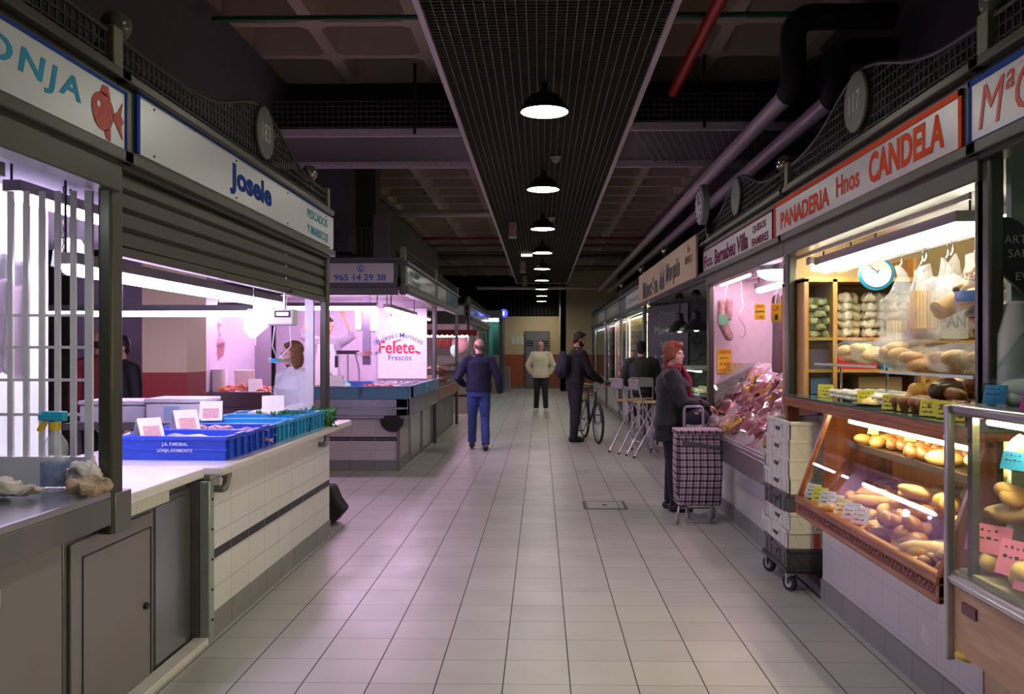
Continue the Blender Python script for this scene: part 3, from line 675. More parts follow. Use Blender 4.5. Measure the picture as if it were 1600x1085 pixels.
# ================================================================ LEFT ROW: COUNTERS AND GOODS
def tube_light(label, p0, p1, w, m, house=STEEL_D, drop=.05, name='tube_light'):
    """ceiling batten: housing with a lit tube under it; runs along x or y"""
    p0, p1 = Vector(p0), Vector(p1); t = thing(name, label, 'tube light', p0)
    ax = (p1-p0).normalized(); sx, sy = (w/2, 0) if abs(ax.y) > .5 else (0, w/2)
    MB().box(p0.x-sx,p1.x+sx,p0.y-sy,p1.y+sy,p0.z,p0.z+drop).build('housing', house, t)
    MB().tube([p0+ax*.03-Vector((0,0,.012)), p1-ax*.03-Vector((0,0,.012))], (w*.36), 10).build('lit_tube', m, t)
    MB().tube([p0+Vector((0,0,drop)), (p0.x,p0.y,2.39)], .006, 6).build('hanger', BLACK, t)
    MB().tube([p1+Vector((0,0,drop)), (p1.x,p1.y,2.39)], .006, 6).build('hanger', BLACK, t)
    return t
T_FISH = lamp_mat('violet_white_tube', (.80,.60,1), K_FISH); T_FEL = lamp_mat('pink_violet_tube', (1,.60,.97), K_FELETE)
T_BREAD = lamp_mat('warm_white_tube', (1,.94,.74), K_BREAD); T_DELI = lamp_mat('pinkish_tube', (1,.62,.82), K_DELI)
STAINED = mat('stained_steel', (.36,.36,.38), .42, .35, noise=(2.6,.3,(.24,.20,.18)), bump=(25,.06))
MARBLE = mat('pale_marble', (.68,.66,.62), .25, noise=(5,.1), bump=(8,.04))
# --- nearest counter
t = thing('steel_counter', 'stained stainless steel counter at the left edge under a spray bottle', 'counter', (-1.8,.6,0))
MB().box(-2.7,-1.745,.6,3.55,.95,.98).build('counter_top', mat('counter_steel', (.50,.50,.52), .25, .8, noise=(3,.2)), t, bev=.004)
MB().box(-1.79,-1.745,.6,3.50,.84,.95).box(-1.83,-1.735,3.50,3.64,.80,.965).build('apron', STEEL_D, t, bev=.004)
MB().box(-2.6,-1.80,.6,3.22,.0,.84).build('front_panel', STAINED, t)
MB().box(-2.6,-1.85,3.22,3.30,.0,.84).build('black_gap', BLACK_M, t)
MB().box(-1.80,-1.745,2.2,2.77,.72,.78).box(-1.80,-1.755,2.2,2.76,.62,.67).box(-1.80,-1.75,2.3,2.74,.55,.60).build('drawer_handle', ALU, t, bev=.006)
# --- steel cupboard between the counters
t = thing('steel_cupboard', 'rust-streaked steel cupboard with a door beside the tiled counter', 'cupboard', (-1.85,3.31,0))
MB().box(-2.6,-1.845,3.31,4.527,.0,.83).build('body', STEEL_D, t, bev=.004)
dd = MB().box(-1.845,-1.83,3.34,4.05,.03,.79).build('door', STAINED, t, bev=.004)
q = MB().box(-1.83,-1.826,3.42,4.03,.72,.726).box(-1.83,-1.826,3.42,3.426,.03,.726).box(-1.83,-1.826,4.024,4.03,.03,.726)
q.build('door_seam', BLACK, dd)
MB().lathe([(.015,0),(.018,.01),(.012,.018)], (-1.83,3.97,.37), 12, (1,0,0)).build('knob', BLACK, dd)
MB().box(-1.845,-1.838,4.10,4.45,.03,.80).build('side_panel', STEEL, t)
tag(MB().box(-1.83,-1.75,3.0,4.55,0,.035).build('floor_kerb', MARBLE, bev=.004), 'pale marble kerb strip on the floor under the rusty cupboard', 'kerb')
# --- long tiled counter
t = thing('tiled_counter', 'long white tiled fish counter with a dark stripe and marble ledge', 'counter', (-1.77,4.6,0))
MB().box(-2.7,-1.77,4.60,7.22,.0,.88).build('tiled_front', grid_mat('josele_tiles', (.70,.71,.68), (.42,.42,.40), (.30,.148), .005, (0,.02,.115), 'YZ', .4, var=.05, stripe=(.42,.472,(.012,.010,.015))), t)
MB().box(-1.775,-1.762,4.60,7.225,.0,.135).build('kickboard', KERB, t)
MB().box(-2.7,-1.665,4.52,7.60,.89,.94).build('marble_ledge', MARBLE, t, bev=.012)
MB().box(-1.80,-1.745,4.53,4.60,.0,.86).build('corner_profile', mat('greenish_steel', (.36,.42,.38), .35, .5), t, bev=.006)
for k in range(5): MB().ball((-1.742,4.565,.12+.16*k), .007, 8, 6).build('rivet', BLACK, t)
for px in (357, 512):
    y = Yat(px,-1.71)
    MB().tube([(-1.77,y-.05,.80),(-1.72,y-.05,.80)]+[(-1.72,y-.05+.05*math.sin(a),.80+.05*(1-math.cos(a))) for a in (.3,.7,1.1,1.57)]+[(-1.72,y,.90)], .02, 12).lathe([(.027,0),(.027,.025)], (-1.72,y,.855), 14).build('drain_elbow', STEEL_D, t)
# white board and strip at the near end
t = thing('cutting_board', 'white board lying beside the olive post, left of the blue crates', 'board', (-2.2,3.7,.89))
MB().box(-2.7,-1.76,3.66,4.50,.885,.935).build('board', mat('board_white', (.74,.73,.72), .4), t, bev=.006)
MB().box(-1.80,-1.765,3.66,4.08,.835,.885).build('tile_strip', grid_mat('strip_tiles', (.62,.62,.52), (.35,.35,.3), (.05,.2), .003, (0,0,0), 'YZ', .3), t)
MB().box(-2.6,-1.86,3.66,4.5,.83,.885).build('support', STEEL_D, t)
# --- barred partition between the two left stalls
t = thing('bar_grille', 'white barred partition beside the nearest olive post', 'grille', (-1.9,3.6,1.1))
PINKW = mat('pinkish_white_paint', (.80,.76,.78), .4)
MB().box(-2.7,-1.80,4.53,4.598,0,.86).build('end_panel', STEEL_D, bpy.data.objects['tiled_counter'])
for i in range(17):
    x = -1.895-i*.0665
    MB().box(x-(.011 if i else .016),x+(.011 if i else .016),3.59,3.605,1.10,2.22).build('bar', PINKW, t)
for py in (493,543,594,648): z = Zat(py,-2.2,3.6); MB().box(-3.0,-1.88,3.594,3.602,z-.006,z+.006).build('cross_bar', PINKW, t)
MB().box(-3.0,-1.88,3.58,3.62,.98,1.105).build('sill', WHITE, t)
# --- cold room block with white walls behind the bars
t = thing('cold_room', 'pale cyan-white cold room wall seen behind the white bars', 'cold room', (-3.4,3.7,0))
MB().box(-4.6,-2.68,3.70,4.66,0,2.38).build('panel_walls', mat('cold_room_panel', (.66,.78,.80), .4), t)
MB().box(-2.682,-2.676,4.0,4.008,0,2.3).box(-2.682,-2.676,4.3,4.308,0,2.3).build('panel_joint', GREY_PAINT, t)
t = thing('apron', 'white aprons hanging behind the bars at the left edge', 'apron', (-2.5,3.95,1.5))
def cloth(name, c, w, h, m, par, folds=6, amp=.02, taper=.2, seed=1, axis='X', n=16):
    vs, fs = [], []
    for j in range(n+1):
        for i in range(n+1):
            u, v = i/n-.5, j/n; ww = w*(1-taper*(1-v)**1) if taper > 0 else w*(1+taper*v)
            a, d, z = u*ww, amp*math.sin(u*folds*2*PI+seed+v*2)*(.4+.6*v), -v*h + .02*math.sin(u*9+seed)
            vs.append((c[0]+a, c[1]+d, c[2]+z) if axis == 'X' else (c[0]+d, c[1]+a, c[2]+z))
    for j in range(n):
        for i in range(n): k = j*(n+1)+i; fs.append((k,k+1,k+n+2,k+n+1))
    o = MB().add(vs, fs).build(name, m, par, smooth=80); s = o.modifiers.new('thick', 'SOLIDIFY'); s.thickness = .004; return o
cloth('cloth', (-2.50,3.95,1.98), .30, .52, WHITE_P, t, 3, .035); cloth('cloth', (-2.42,3.90,1.86), .2, .42, mat('pale_pink_cloth', (.68,.60,.66), .8), t, 2, .03, seed=3)
MB().tube([(-2.5,3.92,2.0),(-2.5,3.95,2.39)], .004, 6).build('hook', ALU, t)
t = thing('hanging_chain', 'thin dark chain hanging behind the white bars', 'chain', (-2.35,4.3,1.9))
q = MB()
xk = Xat(100,4.3)
for k in range(14): q.tube([(xk+.008*math.cos(a)*(k % 2)+.0*a, 4.3+.008*math.cos(a)*(1-k % 2), 2.36-.032*k+.016*math.sin(a)) for a in [i*PI/4 for i in range(8)]], .003, 5, close=True)
q.build('chain_links', BLACK, t, stuff=True)
# white hanging scale behind the bars
t = thing('hanging_scale', 'white hood of a hanging scale behind the white bars', 'scale', (-2.4,4.4,1.9))
xk = Xat(110,4.4)
MB().lathe([(.09,0),(.08,.08),(.05,.14),(.0,.15)], (xk,4.4,1.98), 16).box(xk-.04,xk+.1,4.36,4.44,1.96,2.05).build('hood', WHITE_P, t)
MB().tube([(xk,4.4,2.12),(xk,4.4,2.39)], .005, 6).build('cord', BLACK, t)
# --- spray bottle
t = thing('spray_bottle', 'clear spray bottle with blue and yellow trigger on the steel counter', 'bottle', (-1.95,3.45,.98))
bx, by, bz = Xat(86,3.44), 3.44, .981
MB().lathe([(.045,0),(.052,.01),(.052,.12),(.046,.15),(.05,.17),(.045,.2),(.022,.235),(.018,.25)], (bx,by,bz), 22).build('bottle_body', film_mat('bottle_plastic', (.8,.82,.9), .3, 6), t, smooth=60)
MB().lathe([(.0532,.03),(.0535,.031),(.0535,.12),(.0532,.121)], (bx,by,bz), 22, cap=False).build('label_band', mat('bottle_label', (.10,.18,.60), .4, noise=(35,.6,(.35,.42,.6))), t)
MB().lathe([(.021,.25),(.021,.28)], (bx,by,bz), 16).cbox((bx-.045,by,bz+.275), (.02,.02,.07), (0,.5,0)).build('trigger', mat('trigger_yellow', (.75,.50,.02), .35), t)
MB().box(bx-.05,bx+.045,by-.016,by+.016,bz+.285,bz+.325).cbox((bx-.055,by,bz+.30), (.02,.025,.025)).build('spray_head', mat('spray_cyan', (.03,.40,.62), .35), t, bev=.006)
def rag(name, label, c, r, m, seed):
    o = MB().ball((0,0,0), (r[0],r[1],r[2]), 56, 30).build(name, m, None, smooth=80); jitter_mesh(o.data, .045, 9, seed); jitter_mesh(o.data, .022, 26, seed); jitter_mesh(o.data, .007, 70, seed)
    zmin = min(v.co.z for v in o.data.vertices); o.location = (c[0], c[1], c[2]-zmin); tag(o, label, 'rag')
rag('cleaning_rag', 'crumpled white rag right of the spray bottle', (Xat(132,3.43),3.43,.981), (.075,.05,.05), mat('rag_white', (.62,.56,.54), .9), 2)
rag('cleaning_rag', 'crumpled beige brown rag beside the olive post', (Xat(150,3.38)+.005,3.33,.981), (.075,.05,.028), mat('rag_beige', (.42,.30,.20), .9), 5)
rag('cleaning_rag', 'flat whitish rag at the left edge of the steel counter', (Xat(20,3.3),3.28,.981), (.13,.06,.022), mat('rag_dirty', (.55,.47,.42), .9), 8)
tag(MB().box(-2.9,-2.35,3.64,3.66,.98,1.0).build('ledge', WHITE), 'white ledge behind the bars', 'ledge')
# --- fish crates
def crate(m, L=.62, Wd=.40, H=.135):
    t = thing('fish_crate', 'x', 'crate'); a, b = L/2, Wd/2; q = MB()
    q.box(-a+.02,a-.02,-b+.02,b-.02,0,.012)
    for (x0,x1,y0,y1) in ((-a+.012,-a+.022,-b+.012,b-.012),(a-.022,a-.012,-b+.012,b-.012),(-a+.012,a-.012,-b+.012,-b+.022),(-a+.012,a-.012,b-.022,b-.012)): q.box(x0,x1,y0,y1,0,H)
    q.build('crate_body', m, t)
    q = MB()
    for (x0,x1,y0,y1) in ((-a-.004,-a+.024,-b,b),(a-.024,a+.004,-b,b),(-a,a,-b-.004,-b+.02),(-a,a,b-.02,b+.004)): q.box(x0,x1,y0,y1,H-.022,H)
    q.box(-a,a,-b,-b+.012,.055,.065).build('rim', m, t, bev=.003)
    q = MB()
    for sx in (-1, 1):
        for k in range(4): y = -b+.05+k*(Wd-.1)/3; q.box(*(sorted((sx*(a-.012), sx*(a+.004)))),y-.008,y+.008,.01,H-.015)
    q.build('rim', m, t, bev=.003)
    for sx in (-1, 1): MB().box(*(sorted((sx*(a-.02), sx*(a+.006)))),-.06,.06,H-.002,H+.006).build('handle', m, t)
    return t
CB = mat('crate_blue', (.015,.075,.62), .35); CT = mat('crate_teal', (.03,.32,.62), .35)
cr = crate(CB); crates = []
spec = [(4.955,-.05,CB,'deep blue fish crate with white lettering, nearest on the marble ledge'),
        (5.385,-.03,CB,'second deep blue crate, filled with red fish'),
        (5.81,.0,CT,'first light blue crate behind the two deep blue ones'),
        (6.235,.01,CT,'second light blue crate behind the deep blue ones'),
        (6.66,.0,CT,'farthest light blue crate with a big white fish and parsley')]
for i, (y, rz, m, lab) in enumerate(spec):
    o = cr if i == 0 else dup(cr, label=lab)
    o['label'] = lab; o['group'] = 'fish crates on the marble ledge'; o.location = (-2.03,y,.94); o.rotation_euler = (0,0,rz)
    if m is not CB:
        for ch in o.children: ch.data = ch.data.copy(); ch.data.materials.clear(); ch.data.materials.append(m)
    crates.append(o)
    if i in (0, 1, 4):
        ic = MB().box(-.285,.285,-.175,.175,.01,.055).build('ice_bed', mat('crushed_ice', (.72,.72,.78), .3, noise=(40,.1), bump=(50,.8)), None); ic.parent = o
cr.matrix_basis = Matrix.Translation((-2.03,4.955,.94)) @ Euler((0,0,-.05)).to_matrix().to_4x4()
wl = mat('crate_lettering', (.6,.65,.8), .5)
for k, (s_, zz) in enumerate((('J.A. P.MORAL', 1.03), ('LONJA AYAMONTE', .995))): text(s_, 'lettering', wl, cr, (-2.02,4.742+.0,zz), (1,-.05,0), (0,0,1), .15+.05*k, .024, bold=.02)
# fish: body loft with tail and fins
def fish_proto(name, m, L=.26, lab='x', cat='fish'):
    t = thing(name, lab, cat)
    n = 12; pts = [(-L/2+L*i/n, 0.006*math.sin(i), .028) for i in range(n+1)]
    w = [.15,.55,.85,1,1,.95,.85,.72,.58,.42,.28,.18,.12]
    MB().tube(pts, [(L*.055*k+.002, L*.10*k+.002) for k in w], 12, ref=(0,1,0)).build('body', m, t, smooth=80)
    MB().add([(L/2-.01,0,.028),(L/2+.05,.0,.062),(L/2+.035,.003,.028),(L/2+.05,0,-.004+.008),(L/2-.01,.005,.03)], [(0,1,2),(0,2,3),(4,2,1),(4,3,2)]).build('tail_fin', m, t)
    MB().ball((-L*.40,.012,.036), .006, 8, 6).build('eye', INK, t)
    return t
F_SIL = mat('fish_silver', (.55,.50,.52), .22, .35, noise=(20,.25)); F_RED = mat('fish_pink_red', (.62,.20,.17), .28, noise=(25,.35,(.72,.5,.48)))
R = random.Random(3)
f1 = fish_proto('silver_fish', F_SIL, .30)
spots = [(-1.93,4.9,.2,0),(-2.05,4.98,-.1,0),(-1.90,5.03,.1,0),(-2.12,4.9,.3,0),(-2.0,4.95,0,.03),(-2.18,5.02,.15,.0)]
for i, (x, y, r, dz) in enumerate(spots):
    o = f1 if i == 0 else dup(f1)
    o.location = (x,y,1.02+dz); o.rotation_euler = (PI/2*.9,0,r); o['label'] = 'silver pink fish lying in the nearest deep blue crate'; o['group'] = 'silver fish in the nearest blue crate'
f2 = fish_proto('red_mullet', F_RED, .17)
for i in range(34):
    o = f2 if i == 0 else dup(f2)
    o.location = (R.uniform(-2.26,-1.80),R.uniform(5.25,5.53),1.0+.016*(i//9)); o.rotation_euler = (R.uniform(1,2.1),R.uniform(-.2,.2),R.uniform(-.6,.6)+(PI if i % 2 else 0)); o['label'] = 'small red fish heaped in the second deep blue crate'; o['group'] = 'small red fish in the second blue crate'
f3 = fish_proto('white_fish', mat('fish_white', (.72,.70,.72), .3), .5)
f3.location = (-2.0,6.64,1.05); f3.rotation_euler = (1.5,.08,.15); f3['label'] = 'big white-bellied fish lying on the farthest light blue crate'
f3 = dup(f3, label='dark grey fish on the farthest crate, left of the big white one'); f3.location = (-2.22,6.78,1.03); f3.rotation_euler = (1.5,.0,.5); f3.scale = (.7,.7,.7)
for ch in f3.children: ch.data = ch.data.copy(); ch.data.materials.clear(); ch.data.materials.append(mat('fish_dark', (.06,.06,.09), .3))
tag(MB().box(-2.25,-1.80,6.52,6.80,.955,.99).build('fish_fillets', mat('fillet_pink', (.60,.28,.24), .4, noise=(15,.4))), 'layer of pink fillets under the big white fish', 'fish')
def card(c, rz, label, s=1, m2=None):
    t = thing('price_card', label, 'price card', c, rz); w, h, d = .115*s, .10*s, .05*s
    W_ = wmat(t)
    def TT_(pts): return [tuple(W_@Vector(p)) for p in pts]
    MB().add(TT_([(-w/2,-d,0),(w/2,-d,0),(w/2,0,h),(-w/2,0,h),(-w/2,-d+.003,0),(w/2,-d+.003,0),(w/2,.003,h),(-w/2,.003,h)]), [(0,1,2,3),(4,7,6,5),(0,4,5,1),(1,5,6,2),(3,2,6,7),(0,3,7,4)]).build('front_face', PAPER, t)
    MB().add(TT_([(-w/2,d,0),(w/2,d,0),(w/2,.002,h),(-w/2,.002,h),(-w/2,d-.003,0),(w/2,d-.003,0),(w/2,-.001,h),(-w/2,-.001,h)]), [(0,3,2,1),(4,5,6,7),(0,1,5,4),(1,2,6,5),(3,7,6,2),(0,4,7,3)]).build('back_face', PAPER, t)
    MB().add(TT_([(-w*.35,-d*.85-.002,h*.12),(w*.35,-d*.85-.002,h*.12),(w*.35,-d*.35-.002,h*.62),(-w*.35,-d*.35-.002,h*.62)]), [(0,1,2,3)]).build('printed_patch', m2 or mat('print_pink', (.62,.38,.36), .8, noise=(60,.3)), t)
card((-2.22,4.86,1.05), .9, 'large folded white price card in the nearest deep blue crate', 1.2)
card((-2.22,5.36,1.05), .8, 'folded white price card tilted in the second deep blue crate', 1.3)
card((-2.28,5.95,1.07), .3, 'folded white price card on the first light blue crate', 1.3)
card((-2.02,6.50,1.07), .3, 'folded white price card beside the big white fish', 1.4)
# parsley on the far end
def leafy(name, label, cat, c, r, n, m, seed=0, leaf=.02):
    rr = random.Random(seed); q = MB()
    for i in range(n):
        a, b, k = rr.uniform(0,2*PI), rr.uniform(0,1), rr.uniform(.3,1)
        p = Vector((c[0]+r[0]*k*math.cos(a), c[1]+r[1]*k*math.sin(a), c[2]+r[2]*b))
        e = Euler((rr.uniform(0,6),rr.uniform(0,6),rr.uniform(0,6))).to_matrix(); s_ = leaf*rr.uniform(.7,1.3)
        q.add([p+e@Vector(v) for v in ((0,0,0),(s_*.5,s_*.4,s_*.1),(s_*.2,s_,0),(-s_*.4,s_*.5,.1*s_),(-s_*.5,s_*.1,0))], [(0,1,2,3,4)])
    o = q.build(name, m, None, smooth=0); return tag(o, label, cat, None, 'stuff')
GREEN = mat('parsley_green', (.05,.22,.05), .6, noise=(30,.4))
leafy('parsley', 'bunch of green parsley at the far end of the crates', 'parsley', (-1.80,6.95,.95), (.14,.10,.12), 500, GREEN, 1, .035)
leafy('parsley', 'parsley sprigs spread along the farthest light blue crate', 'parsley', (-1.95,6.45,1.06), (.18,.05,.03), 200, GREEN, 2, .025)
# styrofoam boxes on the shelf behind
t = thing('back_shelf', 'steel back shelf inside the stall under white foam boxes', 'shelf', (-3.0,6.6,0))
MB().box(-3.6,-2.52,6.45,6.95,.95,1.0).build('shelf_board', STEEL_D, t)
for x in (-3.55,-2.58): MB().box(x,x+.04,6.5,6.54,0,.95).build('leg', STEEL_D, t)
for i, (x0, x1, y, h, lab) in enumerate(((-3.5,-3.0,6.6,.17,'left white foam box on the back shelf'), (-2.97,-2.54,6.55,.19,'white foam box with a blue label on the back shelf'))):
    t = thing('foam_box', lab, 'box', ((x0+x1)/2,y,1.0)); FO = mat('foam_white', (.70,.68,.74), .8)
    MB().box(x0,x1,y-.1,y+.25,1.0,1.0+h-.04).build('box_body', FO, t, bev=.01); MB().box(x0-.01,x1+.01,y-.11,y+.26,1.0+h-.035,1.0+h).build('lid', FO, t, bev=.01)
    if i: MB().box(x0+.14,x0+.26,y-.102,y-.1,1.02,1.13).build('label_patch', mat('label_blue', (.35,.48,.68), .7), t)
tag(MB().ball((-2.5,5.3,1.0), (.10,.08,.05), 16, 8).build('plastic_bag', mat('bag_white', (.75,.73,.78), .3), smooth=70), 'small white plastic bag left of the blue crates', 'bag')
# tubes of the stall
tube_light('long violet-white tube over the blue crates', (-2.08,3.75,1.93), (-2.08,6.85,1.93), .10, T_FISH)
tube_light('violet-white tube crossing the far end of the crate stall', (-4.4,7.0,1.87), (-2.35,7.0,1.87), .09, T_FISH)
tube_light('tube at the ceiling behind the white bars', (-1.98,1.6,2.18), (-1.98,3.1,2.18), .08, lamp_mat('cool_tube', (.86,.92,1), 13))
tube_light('tube in the cold room bay behind the bars', (-2.35,3.8,2.26), (-2.35,4.9,2.26), .08, T_FISH)
# electronic scale hanging near the far end
t = thing('hanging_scale', 'white electronic scale with lit display hanging over the crates', 'scale', (-1.8,5.9,1.8))
sx, sy, sz = Xat(437,5.95), 5.95, Zat(496,-1.8,5.95)
MB().box(sx-.095,sx+.095,sy,sy+.12,sz-.055,sz+.06).build('housing', WHITE_P, t, bev=.012)
MB().box(sx-.035,sx+.075,sy-.004,sy,sz+.0,sz+.045).build('display_frame', INK, t)
MB().box(sx-.022,sx+.06,sy-.006,sy-.003,sz+.012,sz+.034).build('display', lamp_mat('display_glow', (.8,.9,1), 1.6), t)
MB().tube([(sx+.02,sy+.06,sz+.06),(sx+.02,sy+.06,2.39)], .012, 8).build('suspension_rod', ALU, t)
MB().tube([(sx-.05,sy+.06,sz-.05),(sx-.07,sy+.06,sz-.2),(sx-.03,sy+.06,sz-.3)], .005, 6).tube([(sx+.05,sy+.06,sz-.05),(sx+.06,sy+.06,sz-.2),(sx-.03,sy+.06,sz-.3)], .005, 6).build('chains', ALU, t)
MB().lathe([(.02,0),(.07,.01),(.085,.035),(.08,.035),(.068,.015),(.02,.006)], (sx-.03,sy+.06,sz-.32), 20).build('dish', CHROME, t)
t = thing('paper_sheet', 'white paper sheet hanging left of the electronic scale', 'paper sheet', (-2.0,5.95,1.7))
MB().prism([(sx-.10,sz+.06),(sx-.24,sz+.06),(sx-.27,sz-.08),(sx-.22,sz-.15),(sx-.18,sz-.14),(sx-.08,sz-.05)], 'Y', sy+.05, sy+.056).build('sheet', PAPER, t)
MB().tube([(sx-.2,sy+.055,sz+.055),(sx-.2,sy+.055,2.39)], .004, 6).build('string', ALU, t)
tag(MB().box(-1.93,-1.86,7.05,7.09,.94,2.30).build('door_strip', WHITE), 'narrow white upright strip inside the far post', 'strip')
# ================================================================ FELETE CORNER STALL
t = thing('tiled_counter', 'corner counter with white tiles, steel apron and light blue trays', 'counter', (-1.83,YP2,0))
MB().box(XE,-1.83,YP2,14.3,0,.68).build('tiled_front', grid_mat('felete_tiles', (.60,.56,.55), (.42,.40,.38), (.30,.148), .005, (0,0,.115), 'XZ', .3, var=.05, stripe=(.385,.44,(.03,.02,.035))), t)
MB().box(XE,-1.826,YP2-.008,YP2,0,.14).box(-1.83,-1.822,YP2-.008,14.3,0,.14).build('kickboard', KERB_X, t)
MB().box(XE,-1.69,YP2-.12,YP2+.02,.72,.93).box(XE,-1.69,YP2-.135,YP2+.02,.80,.83).box(-1.84,-1.69,YP2-.12,14.25,.72,.93).box(XE,-1.72,YP2-.08,14.25,.68,.72).build('steel_apron', STEEL, t, bev=.006)
MB().box(-1.85,-1.81,YP2-.02,YP2+.02,0,.70).build('corner_post', mat('brownish_post', (.22,.17,.17), .5), t)
for y0, y1 in ((12.0,12.8), (13.2,14.2)): MB().box(-1.835,-1.80,y0,y1,.06,.68).build('steel_door', STEEL, t, bev=.01)
MB().lathe([(.11,-.02),(.15,-.01),(.15,.03),(.11,.04)], (-1.90,YP2-.06,.66), 24, (0,1,0)).build('hose_wheel', RUBBER, t)
ICE = mat('crushed_ice', (.72,.72,.78), .3, noise=(40,.1), bump=(50,.8))
TB = mat('tray_light_blue', (.10,.26,.42), .4)
q = MB().box(-4.3,-1.70,YP2-.10,YP2+.95,.93,1.0).box(-2.75,-1.70,YP2+.95,14.15,.93,1.0).build('ice_bed', ICE, t)
for i, (x0, x1) in enumerate(((-3.42,-2.9), (-2.88,-2.3), (-2.28,-1.68))):
    tr = MB().box(x0,x1,YP2-.13,YP2-.115,.93,1.09).box(x0,x0+.012,YP2-.13,YP2+.3,.93,1.09).box(x1-.012,x1,YP2-.13,YP2+.3,.93,1.09).box(x0-.005,x1+.005,YP2-.14,YP2-.11,1.075,1.095)
    tr.build('blue_tray', TB, t, bev=.004)
for y in (11.2, 12.0, 12.8, 13.55): MB().box(-1.695,-1.68,y,y+.72,.93,1.09).box(-1.71,-1.67,y,y+.72,1.075,1.095).build('blue_tray', TB, t, bev=.004)
MB().box(XE,-3.44,YP2-.13,YP2-.11,.93,1.02).build('steel_lip', STEEL, t)
# seafood heaps: individual pieces
def heap(proto, n, x0, x1, y0, y1, z, h, label, group, rnd, tilt=.5, flat=False, tops=1):
    """scatter n copies over a rectangle, mounded towards the middle"""
    for i in range(n):
        o = proto if i == 0 else dup(proto)
        u, v = rnd.random(), rnd.random()
        zz = z + h*max(0, 1-abs(2*u-1)**2)*max(0, 1-abs(2*v-1)**2)*rnd.uniform(.5, 1)
        o.location = (x0+(x1-x0)*u, y0+(y1-y0)*v, zz); o.rotation_euler = (rnd.uniform(-tilt,tilt), rnd.uniform(-tilt,tilt), rnd.uniform(0,6.28))
        o['label'] = label; o['group'] = group
def prawn(name, m):
    t = thing(name, 'x', 'prawn'); a = [i*.38-1.0 for i in range(8)]
    MB().tube([(.045*math.cos(k), .045*math.sin(k), .014) for k in a], [.006,.012,.016,.016,.014,.012,.009,.004], 8).build('body', m, t, smooth=80)
    MB().prism([(.045*math.cos(a[-1])-.03,.045*math.sin(a[-1])-.008),(.045*math.cos(a[-1]),.045*math.sin(a[-1])),(.045*math.cos(a[-1])-.03,.045*math.sin(a[-1])+.012)], 'Z', .010, .016).build('tail_fan', m, t)
    return t
pk = prawn('prawn', mat('prawn_pink', (.70,.38,.30), .35, noise=(30,.3))); rd = prawn('red_prawn', mat('prawn_red', (.50,.05,.03), .3, noise=(30,.4)))
or_ = prawn('orange_prawn', mat('prawn_orange', (.70,.22,.10), .35, noise=(30,.3)))
heap(pk, 70, -3.35,-2.45,YP2+.0,YP2+.6,1.01,.09, 'pale pink prawn heaped on ice left of the dark red ones', 'pale prawns on the corner counter', R)
heap(rd, 60, -2.45,-1.85,YP2+.0,YP2+.5,1.01,.08, 'dark red prawn heaped on ice at the counter corner', 'red prawns on the corner counter', R)
heap(or_, 45, -4.25,-3.5,YP2-.02,YP2+.5,1.01,.07, 'orange pink prawn on the counter seen past the tall paper cup', 'orange prawns left of the blue trays', R)
f4 = fish_proto('grey_fish', mat('fish_grey', (.28,.26,.32), .25, .3), .34)
heap(f4, 16, -2.5,-1.8,YP2+.9,14.0,1.0,.02, 'grey fish lying on ice along the corner counter side', 'grey fish on the corner counter', R, tilt=.2)
f5 = fish_proto('pink_fish', mat('fish_pink2', (.62,.30,.32), .3), .22)
heap(f5, 26, -4.2,-3.0,YP2+.4,YP2+.9,1.0,.05, 'small pink fish on ice behind the prawns', 'pink fish behind the prawns', R, tilt=.2)
for i, (px, py) in enumerate(((331,600),(365,608))):
    pass
xk = Xat(343,YP2+.3)
t = thing('paper_roll', 'tall white paper roll standing among the orange prawns', 'paper roll', (xk,YP2+.3,1.0))
MB().lathe([(.10,0),(.105,.30),(.09,.30),(.09,.28)], (xk,YP2+.3,1.0), 24).build('roll', PAPER, t)
xk = Xat(378,YP2+.5)
tag(MB().cbox((xk,YP2+.6,1.16), (.26,.02,.26), (.3,0,.2)).build('price_board', PAPER), 'tilted white board behind the paper roll', 'board')
xk = Xat(398,YP2+.1)
card((xk,YP2+.1,1.02), .5, 'white price card between paper roll and red fish', 1.6)
card((Xat(522,YP2),YP2+.0,1.05), .6, 'white price card at the left of the pale prawns', 1.8)
# grey wall notice, hanging bags, bottle
xn0, xn1 = Xat(372,YP2+1.98), Xat(400,YP2+1.98)
tag(MB().box(xn0,xn1,YP2+1.985,YP2+1.995,Zat(540,-4,13),Zat(507,-4,13)).build('paper_notice', PAPER), 'white notice on the grey panel behind the orange prawns', 'notice')
for k in range(3):
    t = thing('hanging_bags', ('upper','middle','lower')[k]+' bunch of printed plastic bags hanging beside the steel post', 'bags', (Xat(330,YP2+.5),YP2+.5,2.0-.25*k))
    o = MB().ball((Xat(326+6*k,YP2+.5),YP2+.5,2.05-.24*k), (.10,.06,.19), 18, 12).build('bag', mat('bag_pink_print', (.68,.52,.62), .4, noise=(14,.5,(.55,.15,.22))), t); jitter_mesh(o.data, .07, 8, k)
    MB().tube([(Xat(326+6*k,YP2+.5),YP2+.5,2.05-.2*k),(Xat(326,YP2+.5),YP2+.5,2.35)], .004, 5).build('string', ALU, t)
